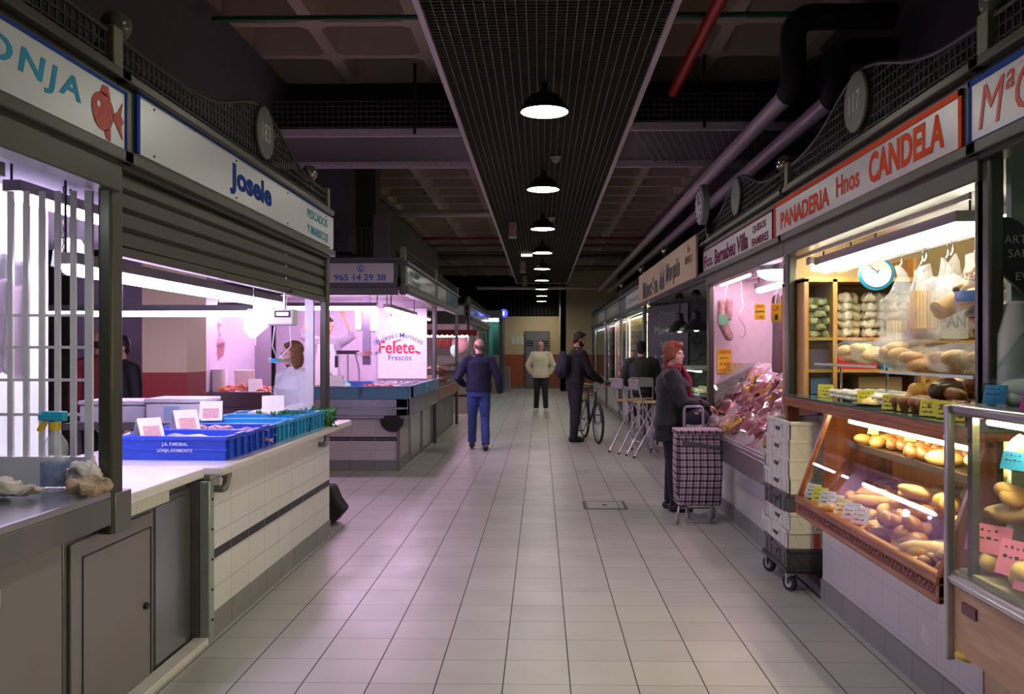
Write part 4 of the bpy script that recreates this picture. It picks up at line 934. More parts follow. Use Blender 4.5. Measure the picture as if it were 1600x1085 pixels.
# worker platform, scale column and hanging scale
tag(MB().box(-3.4,-2.6,11.95+.15,12.9,0,.22).build('duckboard', mat('duckboard', (.3,.3,.3), .7)), 'low platform behind the corner counter', 'platform')
t = thing('hanging_scale', 'steel column scale with round dish over the prawns', 'scale', (Xat(572,YP2+.8),YP2+.8,1.0))
xk, yk = Xat(572,YP2+.8), YP2+.8
MB().box(xk-.05,xk+.05,yk,yk+.10,1.35,2.3).build('column', mat('column_mauve', (.25,.22,.32), .35, .4), t)
MB().box(xk-.15,xk-.055,yk-.05,yk+.05,1.82,2.12).build('weigh_head', WHITE_P, t, bev=.03)
MB().box(xk+.055,xk+.17,yk-.05,yk+.05,1.80,2.15).build('weigh_head', WHITE_P, t, bev=.03)
MB().lathe([(.03,0),(.15,.02),(.18,.07),(.17,.07),(.14,.03),(.03,.01)], (xk+.02,yk-.08,1.46), 24).build('dish', CHROME, t)
MB().tube([(xk+.17,yk-.08,1.52),(xk+.22,yk-.08,1.65),(xk+.12,yk-.02,1.85)], .008, 6).tube([(xk-.14,yk-.08,1.52),(xk-.1,yk,1.3),(xk-.1,yk,1.02)], .012, 6).build('arm', ALU, t)
t = thing('counter_scale', 'black bar scale on a thin stand behind the prawns', 'scale', (Xat(543,YP2+.6),YP2+.6,1.0))
xk, yk = Xat(543,YP2+.6), YP2+.6
MB().box(xk-.15,xk+.15,yk,yk+.05,1.50,1.55).cbox((xk-.15,yk,1.40), (.04,.04,.16)).build('bar', BLACK, t); MB().tube([(xk,yk+.02,1.0),(xk,yk+.02,1.5)], .012).build('stand', ALU, t)
tag(MB().box(Xat(536,YP2+1),Xat(585,YP2+1),YP2+.75,YP2+.95,1.0,1.13).build('blue_basin', mat('basin_blue', (.05,.12,.45), .4), bev=.01), 'blue basin behind the pale prawns', 'basin')
rag('cleaning_rag', 'crumpled turquoise bag behind the pale prawns', (Xat(534,YP2+.55),YP2+.62,1.0), (.12,.06,.06), mat('rag_turquoise', (.10,.50,.48), .5), 11)
# white lit panel with lettering
t = thing('logo_panel', 'white panel with red word and curved blue words in the corner stall', 'panel', (-2.2,14.2,1.0))
lx0, lx1, lY = Xat(590,14.2), Xat(667,14.2), 14.2
MB().box(lx0,lx1,lY,lY+.03,Zat(592,-2.2,lY),Zat(482,-2.2,lY)).build('panel_board', mat('panel_white', (.80,.78,.82), .35), t, bev=.004)
PXM = lY/FPX
def lz(py): return Zat(py,-2.2,lY)
lx = Xat(627, lY)
text('Felete', 'lettering', mat('logo_red', (.62,.02,.05), .4), t, (Xat(620,lY),lY-.003,lz(543)), (1,0,0), (0,0,1), 56*PXM, 20*PXM, bold=.02)
text('Peixos i Mariscos', 'lettering', mat('logo_blue', (.05,.09,.35), .4), t, (Xat(625,lY),lY-.003,lz(524)), (1,0,0), (0,0,1), 78*PXM, 8*PXM, bold=.008, arc=.62)
text('Frescos', 'lettering', mat('logo_blue', (.05,.09,.35), .4), t, (Xat(625,lY),lY-.003,lz(559)), (1,0,0), (0,0,1), 36*PXM, 9*PXM, bold=.008)
MB().tube([(Xat(617,lY),lY-.004,lz(545)),(Xat(616,lY),lY-.004,lz(536)),(Xat(622,lY),lY-.004,lz(532)),(Xat(628,lY),lY-.004,lz(531))], [.012,.014,.01,.004], 6).build('flourish', mat('logo_red', (.62,.02,.05), .4), t)
MB().ball((Xat(653,lY),lY-.003,lz(551)), (.055,.004,.02), 12, 6, (0,.4,0)).build('pepper_mark', mat('logo_red', (.62,.02,.05), .4), t)
tube_light('pink-violet tube along the front of the corner stall', (XE+.1,YP2+.25,2.13), (-2.15,YP2+.25,2.13), .10, T_FEL)
tube_light('pink-violet tube along the aisle side of the corner stall', (-2.05,YP2+.4,2.12), (-2.05,14.0,2.12), .10, T_FEL)
tube_light('tube over the work surface of the corner stall', (XE+.1,12.6,2.2), (-2.5,12.6,2.2), .08, T_FEL)
t = thing('bare_bulb', 'bare bulb hanging before the white logo panel', 'bulb', (Xat(611,12.4),12.4,1.95))
MB().ball((Xat(611,12.4),12.4,1.98), (.05,.05,.06), 14, 10).build('bulb_glass', lamp_mat('bulb_glow', (1,.75,.7), 6), t); MB().tube([(Xat(611,12.4),12.4,2.03),(Xat(611,12.4),12.4,2.39)], .01, 6).build('cord', BLACK, t)
# neighbour panels in the cross aisle
tag(MB().box(-5.2,-4.45,9.6,9.65,0,2.6).build('side_panel', mat('mauve_panel', (.42,.36,.48), .5)), 'mauve panel left of the cream and maroon column', 'panel')
# ================================================================ THIRD STALL
t = thing('display_counter', 'grey steel counter with low glass beside the corner stall', 'counter', (-1.83,14.5,0))
MB().box(-2.6,-1.83,14.5,18.1,0,.72).build('front_panel', STEEL_D, t, bev=.01)
MB().box(-2.6,-1.70,14.5,18.1,.72,.92).build('steel_apron', mat('apron_reddish', (.30,.16,.17), .4, .4), t, bev=.01)
MB().box(-1.72,-1.71,14.5,18.1,.92,1.30).build('front_glass', GLASS, t)
MB().box(-2.6,-1.75,14.5,18.1,.92,.96).build('display_bed', ICE, t)
meat = thing('meat_piece', 'x', 'meat'); o = MB().ball((0,0,.03), (.09,.06,.045), 14, 8).build('cut', mat('meat_pink', (.60,.20,.20), .35, noise=(12,.4,(.75,.5,.48))), meat); jitter_mesh(o.data, .025, 12, 1)
heap(meat, 36, -2.5,-1.8,14.6,18.0,.96,.04, 'pink piece of meat on the bed of the third stall', 'meat pieces on the third left stall', R, tilt=.3)
t = thing('market_stall', 'white back panels and tube of the third left stall', 'stall interior', (-2.7,14.5,0))
MB().box(-3.2,-3.15,14.5,18.1,0,2.4).build('back_wall', mat('third_back', (.50,.40,.46), .5), t)
tube_light('tube inside the third left stall', (-2.3,14.7,2.2), (-2.3,17.9,2.2), .06, lamp_mat('third_tube', (1,.65,.85), 16))
# ================================================================ FOURTH BLOCK: meat stall facing the viewer
t = thing('meat_counter', 'glass-fronted meat counter with steel base under a red canopy', 'counter', (-2.3,YB,0))
c0, c1 = Xat(640,YB), -1.80
MB().box(c0,c1,YB-.05,YB+1,0,.92).build('base', mat('meat_base', (.42,.36,.33), .5), t)
MB().box(c0,c1+.0,YB-.06,YB-.04,.42,.47).build('dark_stripe', BLACK, t)
MB().box(c0,c1,YB-.12,YB+.9,.92,1.0).build('steel_top', STEEL, t)
MB().box(c0,c1,YB-.12,YB-.11,1.0,1.42).build('front_glass', GLASS, t)
m2 = dup(meat)
heap(m2, 40, c0+.1,c1-.1,YB-.05,YB+.7,1.0,.12, 'pink meat piece behind the glass under the red canopy', 'meat on the canopy counter', R, tilt=.3)
t = thing('canopy', 'dark red scalloped canopy over the far meat counter', 'canopy', (-2.6,YB-.3,1.9))
q = MB(); x = c0
while x < Xat(745,YB): q.prism([(x,2.02),(x+.12,2.02),(x+.12,1.93),(x+.06,1.89),(x,1.93)], 'Y', YB-.36, YB-.33); x += .12
q.box(c0,x,YB-.36,YB,2.02,2.05).build('fabric', mat('canopy_red', (.25,.02,.03), .7), t)
tube_light('bright tube under the red canopy', (c0,YB-.2,1.92), (-1.75,YB-.2,1.92), .09, lamp_mat('canopy_tube', (1,.62,.85), 34), drop=.03)
saus = thing('hanging_sausage', 'x', 'sausage'); MB().tube([(0,0,0),(.01,0,-.12),(0,0,-.3)], .028, 10, round_=True).build('sausage', mat('sausage_red', (.42,.07,.05), .4, noise=(30,.4)), saus); MB().tube([(0,0,.0),(0,0,.35)], .004, 5).build('string', PAPER, saus)
for i in range(14):
    o = saus if i == 0 else dup(saus); o.location = (c0+.4+i*.065,YB+1.2,1.95); o['label'] = 'red sausage hanging behind the far meat counter'; o['group'] = 'sausages over the far meat counter'
t = thing('plastic_bag', 'pale green bag hanging at the far meat counter', 'bag', (Xat(710,YB+.5),YB+.5,1.6))
o = MB().ball((Xat(710,YB+.5),YB+.5,1.55), (.10,.06,.15), 16, 12).build('bag', mat('bag_mint', (.35,.62,.55), .4), t); jitter_mesh(o.data, .06, 7, 3); MB().tube([(Xat(710,YB+.5),YB+.5,1.7),(Xat(710,YB+.5),YB+.5,2.2)], .005, 5).build('string', BLACK, t)
ham = thing('cured_ham', 'pink round ham slice hanging at the far meat counter', 'ham', (Xat(722,YB+.8),YB+.8,1.7))
MB().ball((Xat(718,YB+.8),YB+.8,1.72), (.2,.08,.24), 18, 12).build('meat_body', mat('ham_pink', (.70,.35,.42), .4, noise=(14,.3)), ham); MB().tube([(Xat(718,YB+.8),YB+.8,1.9),(Xat(718,YB+.8),YB+.8,2.2)], .005, 5).build('string', BLACK, ham)
t = thing('market_stall', 'side of the far block with pale posts and dim windows', 'stall side', (-1.8,23.6,0))
MB().box(-1.84,-1.79,YB+2.6,28.8,.0,.9).build('counter_panel', mat('pale_panel', (.30,.29,.29), .5), t)
for y in (23.9, 25.6, 27.2): MB().box(-1.83,-1.78,y,y+1.2,1.1,2.1).build('dim_window', mat('dim_glass', (.12,.16,.16), .1), t)
# ================================================================ RIGHT ROW
R = random.Random(11)
WRED = wood_mat('red_wood', (.20,.055,.018), (.36,.12,.04), 7, 'Y', .3)
WREDZ = wood_mat('red_wood_upright', (.20,.055,.018), (.36,.12,.04), 7, 'Z', .3)
WYEL = wood_mat('honey_wood', (.42,.20,.05), (.58,.31,.09), 6, 'Z', .4)
WORA = wood_mat('orange_panel_wood', (.60,.25,.03), (.75,.36,.06), 5, 'Z', .45)
WLAM = wood_mat('pale_laminate', (.40,.22,.13), (.55,.34,.22), 5, 'Y', .35)
def tilew(y0, y1, z1, X=1.75, x1=2.2, label='', name='stall_plinth', kerb=True):
    t = thing(name, label, 'plinth', (X,y0,0))
    MB().box(X,x1,y0,y1,.0,z1).build('tiled_wall', WALLTILE_R, t)
    if kerb: MB().box(X-.012,X,y0,y1,0,.135).build('kerb_tiles', KERB, t)
    return t
tilew(3.47, 5.42, .572, label='white tiled wall with grey kerb under the wooden bakery case')
tilew(6.35, 9.04, .50, x1=1.85, label='white tiled wall under the deli counter behind the shopping trolley')
t = thing('plinth', 'pale beige base panel at the right edge under the cake case', 'base', (1.72,.6,0))
MB().box(1.72,2.3,.6,3.42,0,.60).build('base_panel', mat('beige_base', (.50,.36,.25), .5), t); MB().box(1.715,1.735,3.40,3.46,0,.62).build('corner_trim', ALU, t)
MB().box(1.705,1.72,.6,3.42,0,.135).build('kerb_tiles', KERB, t)
# ---- bakery case
yc0, yc1 = 3.36, 5.22; xt, zt_, xb, zb = 1.72, 1.185, 1.53, .66
t = thing('bakery_case', 'wooden bakery case with slanted glass front and carved lower rail', 'display case', (1.75,3.4,.58)); bc = t
MB().prism([(xt-.005,1.20),(xb,.68),(xb-.005,.575),(1.75,.575),(1.75,.60),(xb+.03,.62),(xb+.03,.68),(xt+.025,1.20)], 'Y', yc1-.03, yc1).build('end_frame', WREDZ, t, bev=.003)
MB().prism([(xt-.005,1.20),(xb,.68),(xb-.005,.575),(1.75,.56),(1.75,1.20)], 'Y', yc0, yc0+.03).build('end_panel', WREDZ, t, bev=.003)
MB().box(xb-.01,xb+.04,yc0,yc1,.645,.685).box(xb-.006,xb+.04,yc0,yc1,.572,.60).build('front_rail', WRED, t, bev=.008)
q = MB().box(xb+.0,xb+.03,yc0,yc1,.60,.645); q.build('carved_band', mat('carved_maroon', (.13,.025,.02), .4), t)
q = MB(); n = 46
for i in range(n):
    y = yc0+.04+(yc1-yc0-.08)*i/(n-1); q.ball((xb-.002,y,.632+.004*math.sin(i*2.2)), (.005,.014,.006), 8, 5, (.5 if i % 2 else -.5,0,0)); q.ball((xb-.001,y+.015,.613), (.004,.008,.006), 8, 5)
q.build('carving', mat('carving_red', (.26,.05,.035), .35), t, stuff=True)
MB().box(xb+.03,2.10,yc0+.03,yc1-.03,.585,.605).build('case_floor', WRED, t)
MB().box(2.10,2.13,yc0,yc1,.60,1.17).build('back_panel', WORA, t)
MB().box(1.84,2.10,yc0+.03,yc1-.03,.985,1.0).box(1.835,1.845,yc0+.03,yc1-.03,.975,1.01).build('shelf', mat('dark_shelf', (.06,.04,.035), .3), t)
def slab(name, pts2, y0, y1, m, par, th=.005):
    (xa,za),(xb_,zb_) = pts2; d = Vector((zb_-za, 0, xa-xb_)).normalized()*th
    MB().add([(xa,y0,za),(xb_,y0,zb_),(xb_,y1,zb_),(xa,y1,za),(xa+d.x,y0,za+d.z),(xb_+d.x,y0,zb_+d.z),(xb_+d.x,y1,zb_+d.z),(xa+d.x,y1,za+d.z)],
             [(0,1,2,3),(4,7,6,5),(0,4,5,1),(1,5,6,2),(2,6,7,3),(3,7,4,0)]).build(name, m, par, smooth=0)
slab('slanted_glass', ((xt+.01,1.185),(xb+.015,.69)), yc0+.03, yc1-.03, glass_mat('slanted_case_glass', (.95,.97,.95), 1.55, .0), t)
t = thing('bakery_counter', 'red wooden bakery counter top with glass sheet above the slanted case', 'counter', (1.72,3.4,1.18)); 
MB().box(1.70,2.35,3.36,6.15,1.20,1.235).box(1.70,1.74,3.36,6.15,1.17,1.20).build('counter_frame', WRED, t, bev=.004)
MB().box(1.70,2.35,3.36,6.15,1.237,1.247).build('glass_sheet', mat('greenish_glass_sheet', (.10,.16,.14), .06, .0, noise=(2,.1)), t)
MB().box(1.72,1.80,6.08,6.15,.75,1.20).build('end_post', WREDZ, t)
MB().box(2.28,2.35,6.08,6.15,.0,1.20).build('end_post', WREDZ, t)
MB().box(1.75,2.33,5.38,5.42,.57,1.17).build('side_board', WREDZ, t)
MB().box(2.30,2.35,5.45,6.10,.0,1.18).build('back_board', WRED, t)
# little lamp inside the slanted case
tube_ = thing('case_lamp', 'small lit tube under the top of the slanted bakery case', 'lamp', (1.80,4.3,1.12))
MB().box(1.785,1.815,3.5,5.1,1.15,1.165).build('housing', ALU, tube_); MB().tube([(1.80,3.52,1.138),(1.80,5.08,1.138)], .012, 8).build('lit_tube', lamp_mat('case_tube', (1,.82,.48), 62), tube_)
# ---- bread kinds
CRUST = mat('crust_golden', (.50,.20,.035), .5, noise=(14,.4,(.68,.38,.10)), bump=(30,.3))
CRUSTB = mat('crust_brown', (.20,.065,.015), .45, noise=(12,.45,(.40,.16,.04)), bump=(30,.3))
CRUSTP = mat('crust_pale', (.66,.42,.15), .55, noise=(10,.2), bump=(25,.2))
BUNY = mat('bun_yellow', (.78,.42,.06), .35, noise=(9,.25))
SUGAR = mat('sugar_white', (.78,.74,.62), .7, noise=(20,.15))
CHOC = mat('chocolate', (.07,.03,.015), .35)
def food(name, mb, m, jit=0, sc=10, label='x', cat='bread', child=None):
    o = mb.build(name, m, None, smooth=75)
    if jit: jitter_mesh(o.data, jit, sc, R.random()*9)
    tag(o, label, cat); return o
roll = food('bread_roll', MB().ball((0,0,.03), (.052,.042,.034), 16, 10), CRUST, .012)
bun = food('round_bun', MB().ball((0,0,.034), (.05,.05,.036), 16, 10), BUNY, .005)
brown = food('brown_roll', MB().ball((0,0,.032), (.055,.04,.036), 16, 10), CRUSTB, .016)
cq = MB(); cp = [(.05*math.cos(a), .05*math.sin(a), .024) for a in [i*.33-.4 for i in range(11)]]
cq.tube(cp, [.006,.012,.018,.023,.027,.029,.027,.023,.018,.012,.006], 10, round_=True)
for k in range(1, 10, 2): cq.tube([cp[k], tuple(a+(b-a)*.35 for a, b in zip(cp[k], cp[k+1]))], [.031-.0032*abs(k-5)]*2, 10)
crois = food('croissant', cq, CRUST, .004)
bag_ = MB().tube([(0,-.22+.044*i,.028) for i in range(11)], [(.020,.016),(.028,.024),(.032,.028)]+[(.034,.028)]*5+[(.032,.028),(.028,.024),(.020,.016)], 12, round_=True)
baguette = food('baguette', bag_, CRUST, .008)
ciab = food('ciabatta', MB().ball((0,0,.03), (.075,.13,.036), 18, 12), CRUSTP, .014)
braid = MB()
for k in range(7): braid.ball((0.012*(-1)**k,-.10+.033*k,.03), (.04,.03,.03), 12, 8, (0,0,.6*(-1)**k))
braid = food('braided_loaf', braid, CRUSTB, .006)
paste = food('almond_pastry', MB().ball((0,0,.012), (.034,.018,.014), 12, 7), SUGAR, .003)
muffin = food('muffin', MB().lathe([(.022,0),(.032,.035),(.042,.042),(.040,.058),(.026,.074),(.0,.078)], seg=16), CRUSTB, .004)
cookie = food('biscuit', MB().lathe([(.02,0),(.026,.004),(.026,.009),(.02,.013)], seg=16), CRUST, .002)
loafb = food('long_loaf', MB().ball((0,0,.035), (.045,.085,.04), 18, 12), CRUSTP, .006)
def put(proto, pts, label, group, rnd=R, tilt=.3, flat=False, rz=None, scale=None):
    for i, p in enumerate(pts):
        if not proto.get('used'): o = proto; proto['used'] = 1
        else: o = proto.copy(); C.objects.link(o)
        o.location = p; o.rotation_euler = (rnd.uniform(-tilt,tilt), rnd.uniform(-tilt,tilt), rnd.uniform(0,6.28) if rz is None else rz+rnd.uniform(-.15,.15))
        if scale: o.scale = (scale*rnd.uniform(.92,1.08),)*3
        o['label'] = label; o['group'] = group
def pile(x0, x1, y0, y1, z, n, h, rise=0, rnd=R):
    out = []
    for i in range(n):
        u, v = rnd.random(), rnd.random(); out.append((x0+(x1-x0)*u, y0+(y1-y0)*v, z+rise*u+h*(i/n)*(1-abs(2*v-1)**2*.6)))
    return out
# bottom of the slanted case, far to near
put(crois, pile(1.60,2.0,4.75,5.12,.61,14,.07,.10), 'golden croissant in the far bottom corner of the slanted case', 'croissants in the slanted case')
put(baguette, [(1.70,4.62,.66),(1.78,4.70,.69),(1.86,4.60,.72),(1.95,4.72,.74)], 'long golden baguette lying across the bottom of the slanted case', 'baguettes in the slanted case', tilt=.08, rz=.9)
put(roll, pile(1.60,2.0,4.30,4.72,.61,16,.08,.12), 'small golden roll under the baguettes in the slanted case', 'golden rolls in the slanted case')
put(ciab, [(1.86,4.30,.82),(1.98,4.18,.84),(1.90,4.40,.78)], 'big pale ciabatta on top of the pile in the slanted case', 'ciabattas in the slanted case', tilt=.25, rz=.5)
put(brown, pile(1.60,1.95,3.95,4.32,.61,26,.12,.12), 'dark brown roll in the middle of the slanted case', 'brown rolls in the slanted case')
put(bun, pile(1.80,2.05,3.75,4.15,.72,14,.10,.08), 'round yellow bun at the back right of the slanted case', 'yellow buns in the slanted case', tilt=.15, scale=1.15)
put(roll, pile(1.58,1.75,3.45,3.85,.61,12,.05,.05), 'golden roll at the near end of the slanted case', 'golden rolls at the near end of the slanted case')
put(braid, [(1.72,3.78,.66),(1.66,3.62,.66),(1.82,3.66,.70)], 'braided loaf in film at the near end of the slanted case', 'braided loaves in the slanted case', rz=1.2)
for i, (x, y, l) in enumerate(((1.68,3.72,'long film-wrapped loaf bag, the farther one at the near end of the slanted case'),(1.74,3.50,'film-wrapped loaf bag nearest to the wooden end panel'))):
    t = thing('wrapped_loaf', l, 'bread', (x,y,.66)); MB().ball((x,y,.70+.02*i), (.05,.15,.036), 16, 12, (0,0,1.0)).build('loaf', CRUSTP, t, smooth=70)
    o = MB().ball((x,y,.70+.02*i), (.065,.18,.045), 18, 12, (0,0,1.0)).build('film_wrap', FILM, t, smooth=70); jitter_mesh(o.data, .012, 14, i)
# upper shelf of the case
put(roll, pile(1.87,2.08,4.75,5.12,1.0,10,.03), 'golden roll at the far end of the upper case shelf', 'rolls on the upper case shelf')
put(braid, pile(1.88,2.06,4.15,4.75,1.0,8,.03), 'brown braided loaf on the upper case shelf', 'braided loaves on the upper case shelf', rz=.4)
put(loafb, pile(1.90,2.06,3.5,4.15,1.0,9,.03), 'pale long loaf on the near part of the upper case shelf', 'pale loaves on the upper case shelf', rz=1.0)
# price cards along the case front and on the counter
def pricecard(c, rz, m, label, group, w=.085, h=.06, tilt=.25, lines=3):
    t = thing('price_tag', label, 'price tag', c, rz, group); t.rotation_euler = (-tilt,0,rz); t.matrix_basis = Matrix.Translation(c) @ Euler((-tilt,0,rz)).to_matrix().to_4x4(); Wm = t.matrix_basis
    def tr(mb): mb.v = [tuple(Wm@Vector(v)) for v in mb.v]; return mb
    tr(MB().box(-w/2,w/2,-.001,.001,0,h)).build('tag_card', m, t, smooth=0)
    q = MB()
    for k, jj in [(k, jj) for k in range(lines) for jj in range(4)]: q.box(-w*.36+w*.16*jj,-w*.36+w*.16*jj+w*(.06+.04*((jj*3+k) % 3)),-.0018,-.001,h*(.75-.27*k),h*(.80-.27*k+.04*((jj+k) % 2)))
    tr(q).build('handwriting', INK, t, smooth=0); return t
TAGW = mat('card_bluish_white', (.62,.66,.72), .6)
for i in range(7):
    y = 5.08-.125*i
    pricecard((1.575,y,.69), -1.0, YELLOW_TAG if i in (1,4) else TAGW, 'handwritten price tag along the front of the slanted case, %s from the far corner' % ('first','second','third','fourth','fifth','sixth','seventh')[i], 'price tags in the slanted case', .10, .085, .35)
pricecard((1.62,3.45,.68), -1.1, TAGW, 'striped white tag at the near front corner of the slanted case', None, .09, .04)
pricecard((1.86,4.05,.80), -1.0, mat('card_lime', (.35,.62,.08), .6), 'lime green tag standing among the brown rolls', None, .08, .06)
for i, (x, y) in enumerate(((1.9,5.0),(1.95,4.62),(2.0,4.22))): pricecard((x,y,1.07), -1.0, mat('card_lime', (.35,.62,.08), .6), 'lime price tag on the upper case shelf, %s one' % ('farthest','middle','nearest')[i], 'lime tags on the upper shelf', .07, .05)
# ---- goods on the counter top
put(paste, [(1.82+.072*c+R.uniform(-.005,.005), 4.55+.042*r_, 1.262+.024*l) for l in range(2) for c in range(5) for r_ in range(22)], 'white sugared almond pastry laid in rows on the counter glass', 'white pastries on the counter', tilt=.12, rz=.3)
put(cookie, [(2.02+R.uniform(0,.25), 3.95+R.uniform(0,.75), 1.262+R.uniform(0,.05)) for i in range(55)], 'golden biscuit heaped behind the muffins on the counter', 'biscuits on the counter', tilt=.6, scale=1.3)
put(muffin, [(1.80+.095*c+R.uniform(-.01,.01), 3.62+.095*r_, 1.25) for c in range(3) for r_ in range(10)], 'dark brown muffin on the near part of the counter glass', 'muffins on the counter', tilt=.1)
put(brown, pile(1.90,2.28,3.72,4.45,1.30,30,.08), 'dark brown roll heaped behind the muffins on the counter', 'brown rolls on the counter')
put(bun, pile(1.95,2.25,4.40,4.75,1.28,10,.06), 'yellow bun between the white pastries and the brown rolls', 'yellow buns on the counter')
tag(food('chocolate_roll', MB().tube([(1.86,4.10,1.36),(1.98,4.16,1.36)], .045, 16, round_=True), CHOC), 'thick dark chocolate roll lying on top of the muffins', 'cake')
t = thing('pastry_tray', 'round tray of pale yellow pastry near the far price tags', 'tray', (1.83,5.05,1.25))
MB().lathe([(.10,0),(.14,.012),(.135,.016),(.09,.006)], (1.84,4.75,1.25), 28).build('tray', STEEL, t); o = MB().ball((1.84,4.75,1.262), (.10,.12,.035), 18, 10).build('pastry', mat('pastry_pale', (.74,.55,.20), .6, bump=(40,.6)), t); jitter_mesh(o.data, .01, 20, 2)
for i, (x, y, s) in enumerate(((1.80,5.50,'price tag at the far end of the counter, nearer one'),(1.83,5.62,'yellow price tag at the far corner of the counter glass'),(1.78,4.78,'yellow price tag beside the pale pastry tray'))):
    pricecard((x,y,1.252), -.9+.4*i, YELLOW_TAG, 'yellow '+s if i == 0 else s, None, .09, .08, .15)
for i, (x, y) in enumerate(((1.76,4.42),(1.78,4.28),(1.76,3.98),(1.78,3.86),(1.76,3.72))): pricecard((x,y,1.252), -1.0, YELLOW_TAG, 'yellow handwritten price tag before the brown muffins, %s from the far end' % ('first','second','third','fourth','fifth')[i], 'yellow tags before the muffins', .085, .075, .15)
# ---- glass shelves on the counter with bagged bread
def glass_shelf(label, x0, x1, y0, y1, z):
    t = thing('glass_shelf', label, 'shelf', (x0,y0,1.25)); MB().box(x0,x1,y0,y1,z,z+.008).build('glass_sheet', GLASS_T, t); MB().box(x0-.006,x0,y0,y1,z-.002,z+.012).build('edge', mat('glass_edge', (.55,.70,.62), .2), t)
    for y in (y0+.15, y1-.15): MB().tube([(x0+.12,y,1.247),(x0+.12,y,z)], .008, 8).build('support', CHROME, t)
glass_shelf('far clear glass shelf with bags of pale rolls', 1.84, 2.2, 4.80, 5.85, 1.455)
glass_shelf('near clear glass shelf holding film bags of buns', 1.84, 2.2, 3.72, 4.72, 1.43)
def bagged(label, c, r, m, n=7, seed=0, film=FILM):
    rr = random.Random(seed); t = thing('bag_of_bread', label, 'bag', c); q = MB()
    for i in range(n):
        a = rr.uniform(0, 2*PI); k = .6*math.sqrt(rr.random())
        q.ball((c[0]+r[0]*k*math.cos(a), c[1]+r[1]*k*math.sin(a), c[2]+r[2]*rr.uniform(.35,1.2)), (.045,.07,.035), 14, 9, (0,rr.uniform(-.4,.4),rr.uniform(0,3)))
    q.build('buns', m, t, smooth=70, stuff=True)
    o = MB().ball((c[0],c[1],c[2]+r[2]*.95), r, 20, 12).build('film', film, t, smooth=80); jitter_mesh(o.data, .03, 9, seed); zm = min(v.co.z for v in o.data.vertices)
    for v in o.data.vertices: v.co.z = max(v.co.z, 0.001)
    return t
bagged('bag of pale round rolls at the far left of the glass shelf', (2.0,5.55,1.463), (.13,.16,.085), CRUSTP, 9, 1)
bagged('big film bag of pale rolls in the middle of the far glass shelf', (2.0,5.22,1.463), (.14,.17,.075), CRUSTP, 9, 2)
bagged('tall shiny bag of long pale loaves on the far glass shelf', (2.02,4.95,1.463), (.15,.16,.10), CRUSTP, 10, 3, FILM_W)
bagged('bag with a flat brown bread on the near glass shelf', (2.0,4.55,1.438), (.12,.13,.07), CRUST, 6, 4)
bagged('milky bag of white bread on the near glass shelf', (2.0,4.22,1.438), (.13,.15,.075), CRUSTP, 6, 5, FILM_W)
bagged('bag of pale bread at the near end of the glass shelf', (2.0,3.88,1.438), (.12,.13,.08), CRUSTP, 6, 6)
# ---- shelving on the far partition of the bakery
t = thing('partition_wall', 'yellowish partition wall behind the bakery shelves', 'partition', (2.9,6.5,0)); MB().box(1.86,3.97,6.52,6.58,0,2.38).build('panel', mat('bakery_wall', (.70,.55,.28), .6), t)
t = thing('bakery_wall', 'cream back wall of the bakery stall', 'wall panel', (3.95,5,0)); MB().box(3.93,3.97,3.72,6.5,0,2.38).build('panel', mat('bakery_wall', (.7,.55,.28), .6), t)
t = thing('glass_cabinet', 'honey wood glass cabinet with bagged pasta at the far end of the bakery', 'cabinet', (2.1,6.2,1.25))
cx0, cx1 = 1.80, 2.62
for x in (cx0, Xat(1300,5.98), cx1-.03): MB().box(x,x+.03,5.96,6.50,1.247,2.04).build('upright', WYEL, t)
MB().box(cx0,cx1,5.96,6.50,2.02,2.05).build('top_board', WYEL, t)
for z in (1.62, 1.40): MB().box(cx0+.03,cx1,5.97,6.50,z,z+.02).build('shelf_board', WYEL, t)
MB().box(cx0+.03,Xat(1300,5.98),5.955,5.96,1.26,2.02).build('glass_door', GLASS, t)
def packs(name, label, group, pts, size, mats, cat='packet', film=None, jit=.015):
    protos = {}
    for i, (p, s) in enumerate(pts):
        m = mats[i % len(mats)]
        if m.name not in protos:
            o = MB().ball((0,0,0), size, 14, 10).build(name, m, None, smooth=75); jitter_mesh(o.data, jit, 24, i); protos[m.name] = o
        else: o = protos[m.name].copy(); C.objects.link(o)
        o.location = p; o.rotation_euler = (R.uniform(-.3,.3),R.uniform(-.3,.3),s); tag(o, label, cat, group)
NUT = mat('nut_bag_brown', (.30,.17,.06), .2, noise=(90,.5,(.75,.64,.40)), bump=(50,.5)); NUTP = mat('nut_bag_pale', (.45,.34,.18), .2, noise=(80,.4,(.85,.82,.70)), bump=(50,.5))
packs('snack_bag', 'small shiny bag of nuts stacked behind the cabinet glass', 'snack bags in the narrow cabinet bay', [((1.88+.055*(k % 3),6.08+.05*(k % 2),1.665+.045*(k//3)), R.uniform(0,1)) for k in range(18)], (.035,.06,.026), [NUT, NUTP], jit=.02)
packs('snack_bag', 'pale shiny snack bag heaped on the upper shelf of the wooden cabinet', 'snack bags on the wide upper shelf', [((2.12+.085*(k % 6),6.12+.05*(k % 2),1.675+.06*(k//6)), R.uniform(0,1)) for k in range(30)], (.05,.06,.038), [NUTP, NUT, NUTP], jit=.03)
def gbox(name, label, x0, x1, y0, y1, z0, z1, m, cat='box', txt=None, tm=None):
    t = thing(name, label, cat, ((x0+x1)/2,(y0+y1)/2,z0)); MB().box(x0,x1,y0,y1,z0,z1).build('carton', m, t, bev=.003)
    if txt: text(txt, 'lettering', tm or WHITE, t, ((x0+x1)/2,y0-.002,(z0+z1)/2), (1,0,0), (0,0,1), (x1-x0)*.8, (z1-z0)*.35, bold=.02, depth=.002)
